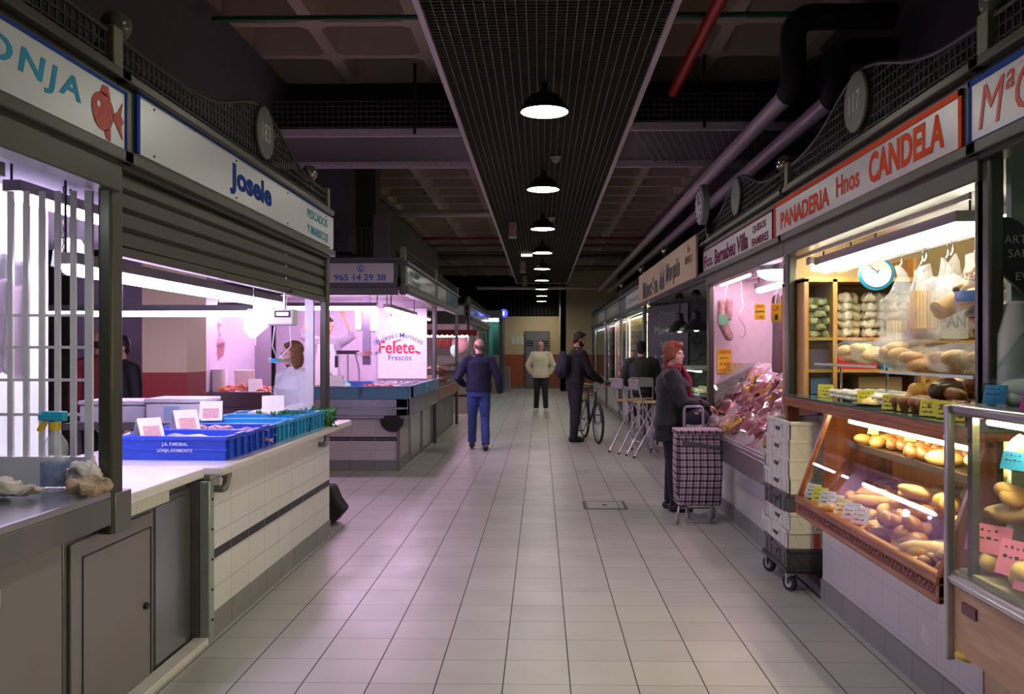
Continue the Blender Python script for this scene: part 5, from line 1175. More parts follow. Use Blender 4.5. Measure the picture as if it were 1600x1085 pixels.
gbox('red_box', 'red biscuit box with white script on the middle cabinet shelf', 2.05, 2.32, 6.02, 6.2, 1.42, 1.575, mat('box_red', (.50,.02,.02), .4), txt='Napolitanas')
gbox('blue_box', 'light blue upright box right of the red biscuit box', 2.36, 2.42, 6.02, 6.2, 1.42, 1.57, mat('box_light_blue', (.18,.48,.72), .4))
gbox('grey_box', 'dull grey blue box on the middle cabinet shelf', 2.44, 2.58, 6.05, 6.2, 1.42, 1.55, mat('box_slate', (.22,.30,.36), .5))
gbox('purple_box', 'dull purple box behind the narrow cabinet glass', 1.86, 2.0, 6.05, 6.2, 1.42, 1.56, mat('box_purple', (.20,.10,.18), .5))
gbox('blue_white_box', 'blue and white patterned packet in the lowest cabinet bay', 1.86, 2.0, 6.02, 6.15, 1.25, 1.36, mat('box_blue_print', (.45,.48,.62), .4, noise=(30,.6,(.15,.2,.5))))
gbox('carton_box', 'brown cardboard box on the lowest cabinet shelf', 2.2, 2.5, 6.05, 6.2, 1.25, 1.37, mat('card_brown', (.34,.22,.11), .7))
# more shelves to the right along the partition
t = thing('wall_shelf', 'orange brown wooden wall shelves behind the hanging bags', 'shelf', (3.1,6.3,1.4))
for z in (1.34, 1.60, 1.92): MB().box(2.62,3.9,6.15,6.52,z,z+.025).build('shelf_board', WYEL, t)
for x in (2.62, 3.25, 3.88): MB().box(x,x+.025,6.15,6.52,.9,2.2).build('upright', WYEL, t)
packs('snack_bag', 'golden snack bag on the right wall shelves of the bakery', 'golden bags on the right shelves', [((2.72+.1*(k % 11),6.25,1.66+.08*(k//11)), R.uniform(0,1)) for k in range(22)], (.055,.06,.042), [CRUST, NUT])
gbox('red_case', 'clear case with a bright red lid on the right wall shelf', 3.05, 3.3, 6.16, 6.18, 1.74, 1.78, mat('lid_red', (.75,.03,.02), .4))
gbox('card_carton', 'printed cardboard box standing on the right wall shelf', 2.78, 3.0, 6.14, 6.2, 1.63, 1.88, mat('card_grey', (.42,.40,.36), .6, noise=(40,.3)), txt='PAN', tm=mat('card_ink', (.15,.15,.2), .6))
# clock
t = thing('wall_clock', 'round blue wall clock above the glass cabinet in the bakery', 'clock', (Xat(1374,5.6),5.6,2.05))
kx, ky, kz = Xat(1373,5.6), 5.6, 2.045
MB().lathe([(.10,0),(.108,.01),(.108,.045),(.085,.05)], (kx,ky+.05,kz), 36, (-.25,-1,0)).build('clock_case', mat('clock_blue', (.01,.20,.36), .3), t)
MB().lathe([(.088,0),(.088,.004)], (kx-.014,ky-.002,kz), 36, (-.25,-1,0)).build('clock_face', PAPER, t)
MB().cbox((kx-.03,ky-.008,kz+.022), (.05,.003,.006), (0,.6,0)).cbox((kx+.0,ky-.008,kz+.025), (.006,.003,.065), (0,.5,0)).build('clock_hands', mat('hand_dark', (.1,.02,.02), .5), t)
MB().tube([(kx,ky+.05,kz+.1),(kx,ky+.05,2.39)], .006, 6).build('hook', BLACK, t)
# lights
tube_light('big warm-white tube along the bakery front', (1.96,4.0,2.14), (1.96,6.05,2.14), .13, T_BREAD)
tube_light('second warm-white tube over the far bakery cabinet', (2.6,3.9,2.30), (2.6,6.0,2.30), .10, T_BREAD)
tube_light('short warm tube at the far left corner of the bakery', (1.9,6.2,2.16), (2.2,6.2,2.16), .10, T_BREAD)
MB_ = MB().box(1.835,1.85,3.76,6.6,2.20,2.225); tag(MB_.build('header_lip_lit', mat('painted_lip_light', (.55,.50,.35), .4)), 'inner lip of the bakery header, lamplight painted as pale colour', 'rail')  # lit inner lip of the header, its brightness put into the colour
# hanging bags
t = thing('hanging_rail', 'steel rail with hooks above the bakery counter', 'rail', (2.08,3.8,2.1)); MB().tube([(2.08,3.75,2.10),(2.08,6.1,2.10)], .009, 8).build('rail', ALU, t)
for y in (3.8, 6.0): MB().tube([(2.08,y,2.10),(2.08,y,2.39)], .006, 6).build('hanger', ALU, t)
kinds = [('striped bag of sliced bread', mat('sliced_bread', (.74,.62,.34), .5, noise=(9,.2)), FILM_W, 1.45, .15),('patterned bag of toast bread', CRUST, FILM_W, 1.5, .13),('bag of white bread', CRUSTP, FILM_W, 1.6, .14),
         ('empty looking clear bag', FILM, FILM_W, 1.8, .12),('film bag of stacked biscuits', CRUST, FILM, 1.62, .15),('bag of dark snacks', CHOC, FILM, 1.62, .12),('bag with a blue printed band', CRUSTP, FILM_W, 1.72, .13),('milky bag of snacks', NUTP, FILM_W, 1.70, .12),('clear bag of brown snacks', NUT, FILM, 1.66, .12)]
ysp = [5.02,4.86,4.70,4.56,4.40,4.26,4.14,4.02,3.90]
for i, (nm, cm, fm, zb_, rr) in enumerate(kinds):
    y = ysp[i]; x = 2.06+.05*(i % 2); z0 = zb_+ (.05 if i % 2 else 0)
    t = thing('hanging_bag', nm+' hanging %s from the bakery rail' % ('farthest','second farthest','third from the far end','fourth from the far end','in the middle','sixth from the far end','seventh from the far end','second nearest','nearest')[i], 'bag', (x,y,2.08))
    MB().tube([(x,y,2.105),(x+.012,y,2.09),(x+.012,y,2.05),(x,y,2.03)], .004, 6).build('hook', CHROME, t)
    o = MB().lathe([(.012,.0),(.03,-.05),(rr*.4,-.14),(rr*.62,-.22),(rr*.72,z0-2.03+.08),(rr*.66,z0-2.03+.03),(rr*.4,z0-2.03),(.0,z0-2.03)], (x,y,2.03), 20).build('film_bag', fm, t, smooth=80); jitter_mesh(o.data, .045, 14, i)
    if cm is not FILM:
        q = MB()
        if i == 4:
            for k in range(14): q.lathe([(.05,0),(.052,.004),(.05,.01)], (x-.07+.011*k,y-.01,z0+.13+.005*k), 14, (1,.2,.5))
        elif i in (0, 1, 2):
            for k in range(9): q.cbox((x-.052+.013*k,y,z0+.17), (.011,.105,.20), (0,0,.03*(k % 3-1)))
        else:
            for k in range(9): q.ball((x+R.uniform(-.05,.05),y+R.uniform(-.05,.05),z0+.06+.02*k), (.045,.035,.026), 10, 7, (R.uniform(-.5,.5),0,R.uniform(0,3)))
        q.build('contents', cm, t, smooth=70, stuff=True)
    if i in (0,1,6): MB().lathe([(rr*.70,0),(rr*.74,.02),(rr*.72,.05)], (x,y,z0+.06), 20, cap=False).build('printed_band', mat('band_red_print', (.62,.10,.10), .4, noise=(20,.6,(.8,.78,.72))) if i < 2 else mat('band_blue_print', (.10,.22,.55), .4), t)
# ---- cake case at the right edge
t = thing('cake_case', 'glass cake display case with steel frame and wood-look panel at the right edge', 'display case', (1.5,.9,.46))
kx = 1.50; ky0, ky1 = .9, 3.22
MB().box(kx+.005,2.1,ky0,ky1-.01,.46,.70).build('wood_panel', WLAM, t)
MB().box(kx-.012,2.1,ky0,ky1,.70,.745).box(kx-.018,kx+.02,ky0,ky1,.715,.73).build('lower_rail', ALU, t, bev=.008)
MB().box(kx-.005,2.1,ky0,ky1+.01,1.315,1.355).build('top_frame', mat('case_top_steel', (.50,.48,.52), .2, .8), t, bev=.014)
MB().box(kx-.02,kx+.012,ky1-.03,ky1,.42,1.35).build('end_post', mat('case_post', (.42,.40,.44), .3, .6), t, bev=.006)
MB().box(kx+.02,kx+.045,ky1-.135,ky1-.10,.745,1.315).build('inner_post', mat('inner_post_dark', (.07,.075,.07), .3, .5), t)
MB().box(kx,kx+.005,ky0,ky1-.03,.745,1.315).box(kx+.02,2.08,ky1-.02,ky1-.015,.745,1.315).build('front_glass', GLASS_T, t)
for z in (.95, 1.14): MB().box(kx+.10,2.08,ky0,ky1-.05,z,z+.006).build('glass_shelf', GLASS_T, t)
MB().box(kx+.02,2.08,ky0,ky1-.04,.745,.76).build('case_bed', mat('case_bed', (.42,.38,.26), .5), t)
MB().box(2.08,2.1,ky0,ky1,.745,1.315).build('back_panel', mat('case_back', (.66,.62,.40), .5), t)
MB().box(kx-.002,kx+.005,3.02,3.12,.615,.655).build('maker_plate', mat('plate_maroon', (.12,.02,.04), .4), t)
MB().ball((kx+.02,3.14,.455), (.03,.05,.02), 12, 8).build('foot_cap', mat('cap_yellow', (.65,.42,.05), .4), t)
tt = thing('case_lamp', 'lit tube inside the top of the cake case', 'lamp', (1.6,2,1.3)); MB().tube([(1.56,1.0,1.30),(1.56,3.05,1.30)], .010, 8).build('lit_tube', lamp_mat('cake_tube', (1,.93,.50), 62), tt); MB().box(1.555,1.565,1.0,3.05,1.305,1.316).build('housing', ALU, tt)
put(crois, pile(1.60,1.95,2.72,3.12,.775,20,.07), 'golden croissant on the bottom of the cake case', 'croissants in the cake case', scale=1.15)
put(loafb, [(1.62+.11*(k % 4),3.10-.12*(k//4),.765) for k in range(16)], 'pale bread on the bottom of the cake case', 'breads on the bottom of the cake case', tilt=.1, scale=1.05)
ringb = food('ring_bread', MB().tube([(.075*math.cos(a), .075*math.sin(a), .035) for a in [i*2*PI/18 for i in range(18)]], .034, 12, close=True), CRUSTP, .006)
put(ringb, [(1.62,2.80,.80),(1.75,2.62,.80)], 'ring-shaped pale bread on the bottom of the cake case', 'ring breads in the cake case', tilt=.1)
put(ciab, [(1.68+.16*(k % 2),3.05-.2*(k//2),.957) for k in range(6)], 'flat golden bread on the lower glass shelf of the cake case', 'flat breads in the cake case', tilt=.1)
put(roll, pile(1.60,2.0,2.65,3.14,.965,34,.09), 'golden roll on the lower glass shelf of the cake case', 'rolls on the lower shelf of the cake case')
put(bun, pile(1.60,2.0,2.6,2.9,1.147,14,.06), 'yellow bun on the upper glass shelf of the cake case', 'buns on the upper shelf of the cake case', tilt=.2)
mer = food('meringue', MB().lathe([(.03,0),(.04,.015),(.034,.03),(.022,.045),(.0,.06)], seg=14), SUGAR, .006)
put(mer, pile(1.60,1.98,2.82,3.14,1.147,34,.07), 'white meringue on the upper glass shelf of the cake case', 'meringues in the cake case')
put(muffin, pile(1.66,1.98,2.62,2.78,1.147,5,.0), 'dark muffin on the upper glass shelf of the cake case', 'muffins in the cake case')
PINKC = mat('card_pink', (.80,.22,.35), .5); BLUEC = mat('card_blue', (.03,.28,.55), .5); MAGC = mat('card_magenta', (.50,.02,.22), .5)
for (x, y, z, rz, m, w, h, lab) in ((1.56,3.07,.84,-1.0,PINKC,.16,.10,'big tilted pink card at the far end of the cake case'),(1.56,2.90,.80,-1.2,PINKC,.14,.12,'pink card hanging beside the ring bread in the cake case'),(1.53,2.72,.79,-1.3,PINKC,.17,.07,'pink price card with writing, low at the right edge'),
    (1.57,3.10,.775,-.9,mat('card_cyan', (.10,.50,.72), .5),.12,.035,'light blue card lying at the far bottom of the cake case'),(1.54,2.86,1.16,-1.2,BLUEC,.10,.06,'blue card on the upper shelf of the cake case'),
    (1.60,3.10,1.36,-1.0,BLUEC,.08,.07,'blue card standing on top of the cake case'),(1.56,2.78,1.357,-1.2,MAGC,.10,.075,'magenta card standing on top of the cake case')):
    pricecard((x,y,z), rz, m, lab, None, w, h, .3, 2)
for i, (y, r, m) in enumerate(((3.08,.075,SUGAR),(2.90,.085,SUGAR),(2.74,.06,NUT))): bagged(('white bag of meringues at the far end on top of the cake case','large white bag of meringues on top of the cake case','small bag of brown sweets beside the magenta card')[i], (1.72,y,1.357), (r,r,r*.75), m, 6, 20+i, FILM_W if i < 2 else FILM)
t = thing('glass_screen', 'slanted clear glass screen standing on the cake case', 'screen', (1.66,2,1.36)); slab('glass_sheet', ((1.82,1.66),(1.58,1.357)), 1.2, 3.24, GLASS, t); MB().box(1.815,1.83,1.2,3.24,1.655,1.67).build('edge', mat('glass_edge', (.55,.70,.62), .2), t)
slab('end_glass', ((1.82,1.66),(1.60,1.357)), 3.235, 3.24, GLASS, t)
# green wall, heart-shaped chalk sign, white urn
t = thing('partition_wall', 'pale green wall behind the dark chalk sign at the right edge', 'partition', (2.5,3.5,0)); MB().box(1.90,3.9,3.54,3.58,0,2.38).build('panel', mat('green_wall', (.30,.40,.32), .6, noise=(30,.15)), t)
t = thing('chalk_sign', 'black heart-shaped sign with white chalk words at the right edge', 'sign', (1.95,3.5,2.0))
hx, hz, hy = Xat(1608,3.48), Zat(395,1.95,3.48), 3.48
hp = [(hx+.013*16*math.sin(a)**3*.95, hz+.012*(13*math.cos(a)-5*math.cos(2*a)-2*math.cos(3*a)-math.cos(4*a))) for a in [i*2*PI/48 for i in range(48)]]
MB().prism(hp, 'Y', hy, hy+.02).build('heart_board', mat('chalkboard_black', (.012,.010,.018), .5), t); ch = mat('chalk_white', (.55,.55,.55), .8)
text('TARTAS', 'chalk_words', ch, t, (Xat(1591,hy),hy-.001,Zat(374,1.95,hy)), (1,0,0), (0,0,1), .165, .034, bold=-.005); text('SAN', 'chalk_words', ch, t, (Xat(1592,hy),hy-.001,Zat(396,1.95,hy)), (1,0,0), (0,0,1), .085, .032, bold=-.005); text('EV', 'chalk_words', ch, t, (Xat(1597,hy),hy-.001,Zat(432,1.95,hy)), (1,0,0), (0,0,1), .05, .03, bold=-.005)
MB().tube([(hx,hy+.01,hz+.1),(hx,hy+.01,2.39)], .003, 5).build('string', PAPER, t)
t = thing('white_urn', 'white pointed container behind the cake case, right edge', 'container', (2.02,3.3,1.36)); ux = Xat(1600,3.36)
MB().lathe([(.085,0),(.08,.25),(.05,.36),(.052,.37),(.045,.38)], (ux,3.40,1.36), 24).build('urn_body', mat('urn_grey_white', (.45,.46,.42), .4), t)
tag(MB().box(1.90,3.6,3.26,3.53,1.30,1.36).build('back_ledge', ALU), 'steel ledge behind the glass screen at the right edge', 'ledge')
tube_light('dim tube inside the nearest right stall', (2.6,1.5,2.3), (2.6,3.2,2.3), .06, lamp_mat('green_white_tube', (.85,1,.85), 2.0))
# ================================================================ DELI
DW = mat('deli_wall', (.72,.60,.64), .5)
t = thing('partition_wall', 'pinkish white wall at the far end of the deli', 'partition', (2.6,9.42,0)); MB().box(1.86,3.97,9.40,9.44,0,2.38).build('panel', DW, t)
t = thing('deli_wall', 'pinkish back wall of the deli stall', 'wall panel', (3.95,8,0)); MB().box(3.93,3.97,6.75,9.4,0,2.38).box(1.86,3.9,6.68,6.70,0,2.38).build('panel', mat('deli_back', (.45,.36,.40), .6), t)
t = thing('deli_counter', 'refrigerated deli counter with steel apron and sloping pile of meat packs', 'counter', (1.75,6.3,.58)); dx = 1.62; d0, d1 = 6.28, 9.36
MB().box(dx,2.4,d0,d1,.56,.74).build('steel_apron', mat('deli_apron', (.30,.27,.29), .3, .8, noise=(3,.2)), t, bev=.01)
MB().tube([(dx+.01,d0,.765),(dx+.01,d1,.765)], .028, 12).build('bumper_rail', ALU, t)
MB().prism([(dx-.015,.80),(dx-.02,.56),(dx+.05,.50),(dx+.35,.50),(dx+.35,.95),(dx+.10,.97)], 'Y', d0-.03, d0).build('end_cheek', mat('cheek_grey', (.30,.31,.32), .45), t, bev=.006)
MB().prism([(dx+.02,.74),(2.35,.74),(2.35,1.32),(2.22,1.32)], 'Y', d0, d1).build('sloping_bed', mat('deli_bed', (.40,.32,.36), .4), t)
slab('front_glass', ((2.02,1.42),(1.68,.86)), 8.2, d1, GLASS_T, t)
MB().prism([(dx+.03,.78),(2.02,1.42),(2.35,1.42),(2.35,.78)], 'Y', d1-.008, d1).build('end_glass', GLASS_T, t)
PK = [mat('pack_red', (.50,.05,.09), .12, noise=(14,.6,(.75,.30,.35)), bump=(25,.6), coat=1), mat('pack_pink', (.68,.30,.38), .12, noise=(12,.4,(.85,.6,.65)), bump=(25,.6), coat=1), mat('pack_dark', (.22,.03,.06), .12, noise=(12,.5,(.5,.2,.25)), bump=(20,.6), coat=1),
      mat('pack_yellow', (.62,.40,.08), .15, noise=(14,.4), bump=(25,.6), coat=1), mat('pack_white', (.70,.62,.68), .15, noise=(14,.2), bump=(25,.6), coat=1)]
sets = [('crimson vacuum-packed meat on the sloping deli bed','crimson meat packs',0,46),('pink film pack of sliced ham on the sloping deli bed','pink ham packs',1,46),('dark red cured meat pack on the sloping deli bed','dark meat packs',2,26),('yellow cheese pack on the sloping deli bed','yellow cheese packs',3,30),('whitish film pack on top of the sloping deli bed','white packs',4,26)]
pl = []
for lab, grp, k, n in sets:
    o0 = None
    for i in range(n):
        v = R.random(); u = R.random()
        if k == 4: u = .75+.25*u
        if k == 3: u = (.55+.3*u) if i % 3 else .1*u
        if k == 2: u = .1+.6*u
        x = dx+.08+.58*u; z = .79+.56*u+R.uniform(0,.05); y = d0+.1+(d1-d0-.25)*v
        if o0 is None:
            o = MB().box(-.08,.08,-.055,.055,-.016,.016).build('meat_pack', PK[k], None, smooth=60)
            bm = bmesh.new(); bm.from_mesh(o.data); bmesh.ops.subdivide_edges(bm, edges=bm.edges, cuts=4, use_grid_fill=True); bm.to_mesh(o.data); bm.free(); jitter_mesh(o.data, .016, 22, k); o0 = o
        else: o = o0.copy(); C.objects.link(o)
        o.location = (x,y,z); o.rotation_euler = (R.uniform(-.5,.5),-.75+R.uniform(-.45,.45),R.uniform(-.8,.8)); s = R.uniform(.75,1.25); o.scale = (s,s,s); tag(o, lab, 'meat pack', grp)
CURD = [[c for c in saus.children if c.name.startswith('sausage')][0].data.copy()]; CURD[0].materials.clear(); CURD[0].materials.append(mat('cured_white', (.45,.33,.34), .5, noise=(30,.4,(.16,.06,.07))))
for i in range(14):
    o = saus.copy(); C.objects.link(o)
    for ch in saus.children: c = ch.copy(); C.objects.link(c); c.parent = o; c.scale = (1,1,1); c.data = CURD[0] if ch.name.startswith('sausage') else c.data
    o.location = (1.99+.07*(i % 4)+.02*(i//4),7.3+.12*(i//4)+.05*(i % 4),1.98); o.scale = (.75,.75,1.9); o.rotation_euler = (0,0,0); tag(o, 'thin cured sausage hanging under the yellow price signs in the deli', 'sausage', 'sausages hanging in the deli')
CUR = mat('cured_white', (.52,.42,.42), .5, noise=(30,.4,(.30,.14,.14)))
t = thing('hanging_rail', 'steel rail holding sausages and hooks in the deli', 'rail', (2.0,6.8,2.08)); MB().tube([(2.0,6.8,2.32),(2.0,9.38,2.32)], .01, 8).tube([(2.2,6.8,2.30),(2.2,9.38,2.30)], .01, 8).build('rail', ALU, t)
t = thing('cured_sausage', 'red cured sausage with green label hanging on the deli wall', 'sausage', (1.93,9.2,1.98)); hx = Xat(1133,9.2)
MB().tube([(hx-.03,9.25,2.06),(hx-.02,9.25,1.85),(hx+.05,9.25,1.70)], [.04,.055,.05], 12, round_=True).tube([(hx+.05,9.22,2.08),(hx+.04,9.22,1.9)], .035, 10, round_=True).build('sausage', mat('cured_red', (.36,.10,.09), .4, noise=(20,.5,(.6,.45,.4))), t); MB().box(hx-.07,hx+.03,9.19,9.195,1.82,1.93).build('label_patch', mat('label_green', (.12,.35,.18), .5), t); MB().tube([(hx,9.25,2.08),(2.0,9.25,2.32)], .004, 5).build('string', PAPER, t)
t = thing('meat_hook', 'bent steel hooks hanging in front of the pink deli wall', 'hook', (2.12,9.2,2.1)); hx = Xat(1159,9.2)
MB().tube([(hx,9.2,2.32),(hx,9.2,2.08),(hx+.03,9.2,2.03),(hx,9.2,1.98),(hx-.03,9.2,1.9),(hx+.03,9.2,1.8),(hx+.04,9.2,1.72),(hx,9.2,1.68),(hx-.03,9.2,1.71)], .006, 6).build('hook_wire', ALU, t)
def ysign(label, px0, px1, py0, py1, Y, X, lines):
    x0, x1 = Xat(px0,Y), Xat(px1,Y); z1, z0 = Zat(py0,X,Y), Zat(py1,X,Y); t = thing('price_sign', label, 'price sign', ((x0+x1)/2,Y,z0)); MB().box(x0,x1,Y,Y+.004,z0,z1).build('card', mat('card_orange_yellow', (.80,.52,.02), .5), t)
    n = len(lines)
    for i, (s, w) in enumerate(lines): hh = (z1-z0)/n; text(s, 'lettering', RED_L if i != 1 else INK, t, ((x0+x1)/2,Y-.001,z1-hh*(i+.5)), (1,0,0), (0,0,1), (x1-x0)*w, hh*.55, depth=.002)
    return t
ysign('yellow OFERTA sheet with handwriting stuck on the pink deli wall', 1121, 1143, 546, 583, 9.38, 2.0, [('OFERTA',.85),('jamon',.6),('8,60',.7),('el kilo',.8)])
t = ysign('orange-yellow price sign over the sausages, left one', 1179, 1196, 475, 500, 7.25, 1.95, [('OFERTA',.8),('queso',.8),('7,95',.6)]); MB().tube([(1.95,7.26,1.93),(2.0,7.26,2.32)], .003, 5).build('string', PAPER, t)
t = ysign('orange-yellow price sign over the sausages, right one', 1205, 1221, 474, 503, 7.0, 2.0, [('OF',.6),('1',.3)]); MB().tube([(2.0,7.01,1.95),(2.0,7.01,2.32)], .003, 5).build('string', PAPER, t)
t = thing('ceiling_light', 'round frosted lamp at the deli ceiling', 'ceiling light', (Xat(1210,7.0),7.0,2.15)); MB().lathe([(.15,.04),(.14,.0),(.08,-.03),(0,-.035)], (Xat(1213,7.0),7.0,2.15), 28).build('diffuser', lamp_mat('deli_round', (1,.75,.88), 5), t); MB().lathe([(.155,.04),(.155,.07),(.03,.08),(.03,.24)], (Xat(1213,7.0),7.0,2.15), 28).build('housing', ALU, t)
tube_light('pinkish tube over the deli counter', (2.3,6.9,2.2), (2.3,9.2,2.2), .10, T_DELI)
tube_light('second pinkish tube close behind the deli header', (1.92,8.0,2.26), (1.92,9.3,2.26), .05, T_DELI)
# ================================================================ BAR STALL AND FARTHER SHOPS
t = thing('stall_plinth', 'low white panels with posts under the bar and farther right shops', 'plinth', (1.78,9.6,0))
MB().box(1.78,1.95,9.56,29.5,.0,.72).build('white_panels', mat('plinth_white', (.55,.52,.52), .5), t); MB().box(1.76,1.78,9.56,29.5,0,.12).build('kerb_tiles', KERB, t)
MB().box(1.72,2.1,9.56,29.5,.72,.76).build('counter_top', STEEL_D, t)
for y in (13.2, 15.3, 17.4, 19.6): MB().box(1.755,1.785,y-.04,y+.04,0,.72).build('panel_post', BLACK, t)
a, b = Vector((Xat(1012,14.6),14.6,0)), Vector((Xat(1075,13.2),13.2,0))
t = thing('chalkboard', 'tall dark menu chalkboard with faint handwriting inside the bar opening', 'chalkboard', (a.x,a.y,.9)); d_ = (b-a).normalized(); nn = Vector((-d_.y, d_.x, 0))
if nn.y > 0: nn = -nn
z0_, z1_ = 1.02, 2.28
MB().add([(a.x,a.y,z0_),(b.x,b.y,z0_),(b.x,b.y,z1_),(a.x,a.y,z1_)]+[(p.x-nn.x*.03,p.y-nn.y*.03,z) for p, z in ((a,z0_),(b,z0_),(b,z1_),(a,z1_))], [(0,1,2,3),(4,7,6,5),(0,4,5,1),(1,5,6,2),(2,6,7,3),(3,7,4,0)]).build('board', mat('chalkboard_green', (.010,.022,.026), .4), t)
def chalk(s_, u, z, w, h):
    p = a+(b-a)*u+nn*.003; text(s_, 'chalk_words', mat('chalk_teal', (.30,.42,.42), .8), t, (p.x,p.y,z), tuple(d_), (0,0,1), w, h, bold=-.01, depth=.002)
L_ = (b-a).length
chalk('Menú', .5, 2.15, L_*.35, .09); chalk('Marinera', .5, 1.88, L_*.6, .13); chalk('del día', .5, 1.66, L_*.35, .10); chalk('12 €', .55, 1.38, L_*.7, .22); chalk('bebida', .5, 1.14, L_*.5, .08)
t = thing('bar_interior', 'pale crackle-patterned tile wall inside the bar stall', 'wall panel', (3.4,13,0)); cr_ = mat('crackle_tile', (.38,.48,.40), .4)
nt = cr_.node_tree; b_ = nt.nodes['Principled BSDF']; vo = nt.nodes.new('ShaderNodeTexVoronoi'); vo.feature = 'DISTANCE_TO_EDGE'; vo.inputs['Scale'].default_value = 6; rp = nt.nodes.new('ShaderNodeValToRGB'); rp.color_ramp.elements[0].color = (.08,.10,.09,1); rp.color_ramp.elements[1].color = (.40,.50,.42,1); rp.color_ramp.elements[1].position = .06
tcn = [n for n in nt.nodes if n.type == 'TEX_COORD'][0]; nt.links.new(tcn.outputs['Object'], vo.inputs['Vector']); nt.links.new(vo.outputs['Distance'], rp.inputs[0]); nt.links.new(rp.outputs[0], b_.inputs['Base Color'])
MB().box(1.9,4.1,15.1,15.15,0,2.4).box(4.05,4.1,9.6,15.1,0,2.4).build('tiled_wall', cr_, t)
pen = thing('pendant_lamp', 'x', 'lamp'); MB().lathe([(.02,.28),(.05,.26),(.06,.16),(.22,.04),(.24,0),(.235,0),(.20,.05),(.05,.15)], seg=24, cap=False).build('lamp_shade', SHADE, pen); MB().tube([(0,0,.28),(0,0,.55)], .01, 6).build('cord', BLACK, pen); MB().lathe([(.06,.48),(.07,.5),(.03,.57)], seg=14).build('canopy_cup', BLACK, pen); MB().ball((0,0,.04), .05, 12, 8).build('bulb', lamp_mat('bar_bulb', (.85,1,.85), 9), pen)
for i, (px, Y) in enumerate(((1062,12.6),(1088,11.9))):
    o = pen if i == 0 else dup(pen); o.location = (Xat(px,Y),Y,1.82); o['label'] = ('left','right')[i]+' black pendant lamp inside the bar stall'
t = thing('tapas_case', 'lit glass display of food on the bar counter behind the red-haired woman', 'display case', (2.2,12,.76))
MB().box(1.85,2.7,10.6,12.9,.72,.98).build('base', BLACK, t); MB().box(1.9,2.65,10.7,12.8,.98,1.0).build('bed', ALU, t); MB().box(1.88,2.66,10.65,12.85,1.30,1.33).build('top', mat('tapas_top', (.40,.50,.42), .3), t); MB().box(1.88,1.885,10.65,12.85,1.0,1.30).box(1.88,2.66,10.65,10.655,1.0,1.30).build('glass', GLASS, t)
MB().box(1.95,2.0,10.8,12.7,1.28,1.298).build('lit_strip', lamp_mat('tapas_strip', (.85,1,.80), 7), t)
dish = thing('food_dish', 'x', 'dish'); MB().lathe([(.05,0),(.09,.02),(.085,.022),(.05,.008)], seg=18).build('plate', PAPER, dish); MB().ball((0,0,.025), (.06,.06,.03), 12, 8).build('food', mat('tapas_food', (.62,.30,.08), .5, noise=(14,.5,(.6,.5,.25))), dish)
for i in range(12):
    o = dish if i == 0 else dup(dish); o.location = (2.05+.25*(i % 2),10.9+.3*(i//2),1.0); o['label'] = 'small dish of food inside the lit bar display'; o['group'] = 'dishes in the bar display'
def window_shop(y0, y1, label, cols, tm, k, nshelf=6, size=.05):
    """lit shop window: back panel, shelves with packets, frame, glass"""
    t = thing('shop_window', label, 'shop window', (1.85,y0,.76)); X = 1.86
    MB().box(X+.28,X+.32,y0,y1,.76,2.3).build('back_panel', mat(label[:14]+'_back', tuple(c*.7 for c in cols[0]), .5), t)
    MB().box(X-.05,X,y0,y0+.06,.76,2.3).box(X-.05,X,y1-.06,y1,.76,2.3).box(X-.05,X,y0,y1,2.24,2.3).build('window_frame', ALU, t)
    MB().box(X-.03,X-.025,y0+.06,y1-.06,.78,2.24).build('glass', GLASS, t)
    for kx_ in range(3):
        q = MB(); z = .78
        while z < 2.15:
            y = y0+.1+R.random()*.05
            while y < y1-.12:
                if R.randrange(3) == kx_: q.box(X+.05,X+.2,y,y+size*1.4,z,z+size*R.uniform(1.2,2.1))
                y += size*1.9
            z += .16
        q.build('packets', mat(label[:14]+'_p%d' % kx_, cols[kx_], .35, noise=(20,.3)), t, stuff=True)
    q = MB(); z = .77
    while z < 2.15: q.box(X+.03,X+.28,y0+.03,y1-.03,z-.008,z); z += .16
    q.build('shelves', ALU, t, stuff=True)
    MB().tube([(X+.04,y0+.1,2.2),(X+.04,y1-.1,2.2)], .015, 8).tube([(X+.03,y0+.09,.85),(X+.03,y0+.09,2.2)], .012, 8).build('lit_tube', lamp_mat(label[:14]+'_tube', tm, k*2.2), t)
window_shop(15.45, 18.3, 'yellow-lit shop window beyond the chalkboard', [(.62,.55,.10),(.70,.62,.30),(.65,.25,.05)], (1,.95,.5), 9)
window_shop(18.45, 20.8, 'orange-lit shop window behind the sitting man', [(.65,.18,.03),(.70,.30,.08),(.45,.08,.03)], (1,.9,.75), 9)
window_shop(21.2, 24.0, 'crimson shop window, third beyond the chalkboard', [(.55,.03,.06),(.60,.12,.12),(.45,.02,.05)], (1,.7,.7), 9)
window_shop(24.6, 29.0, 'pale bluish shop window, farthest on the right row', [(.50,.55,.58),(.42,.46,.50),(.55,.55,.55)], (.85,.92,1), 5)
t = thing('newspaper_rack', 'white printed cartons on the low ledge beside the folding stools', 'rack', (1.7,16,.76))
MB().cbox((1.72,15.2,.95), (.08,.5,.36), (0,-.3,0)).build('carton', mat('carton_print', (.55,.50,.48), .6, noise=(30,.4,(.3,.25,.25))), t); MB().cbox((1.74,14.6,.86), (.12,.4,.16)).build('carton', PAPER, t)
t = thing('plastic_wrap', 'clear plastic bundle standing on the ledge by the handlebar', 'bundle', (1.66,17.2,.76)); o = MB().lathe([(.12,0),(.16,.2),(.14,.5),(.02,.75)], (1.70,16.8,.76), 14).build('film', FILM_W, t); jitter_mesh(o.data, .06, 6, 1)
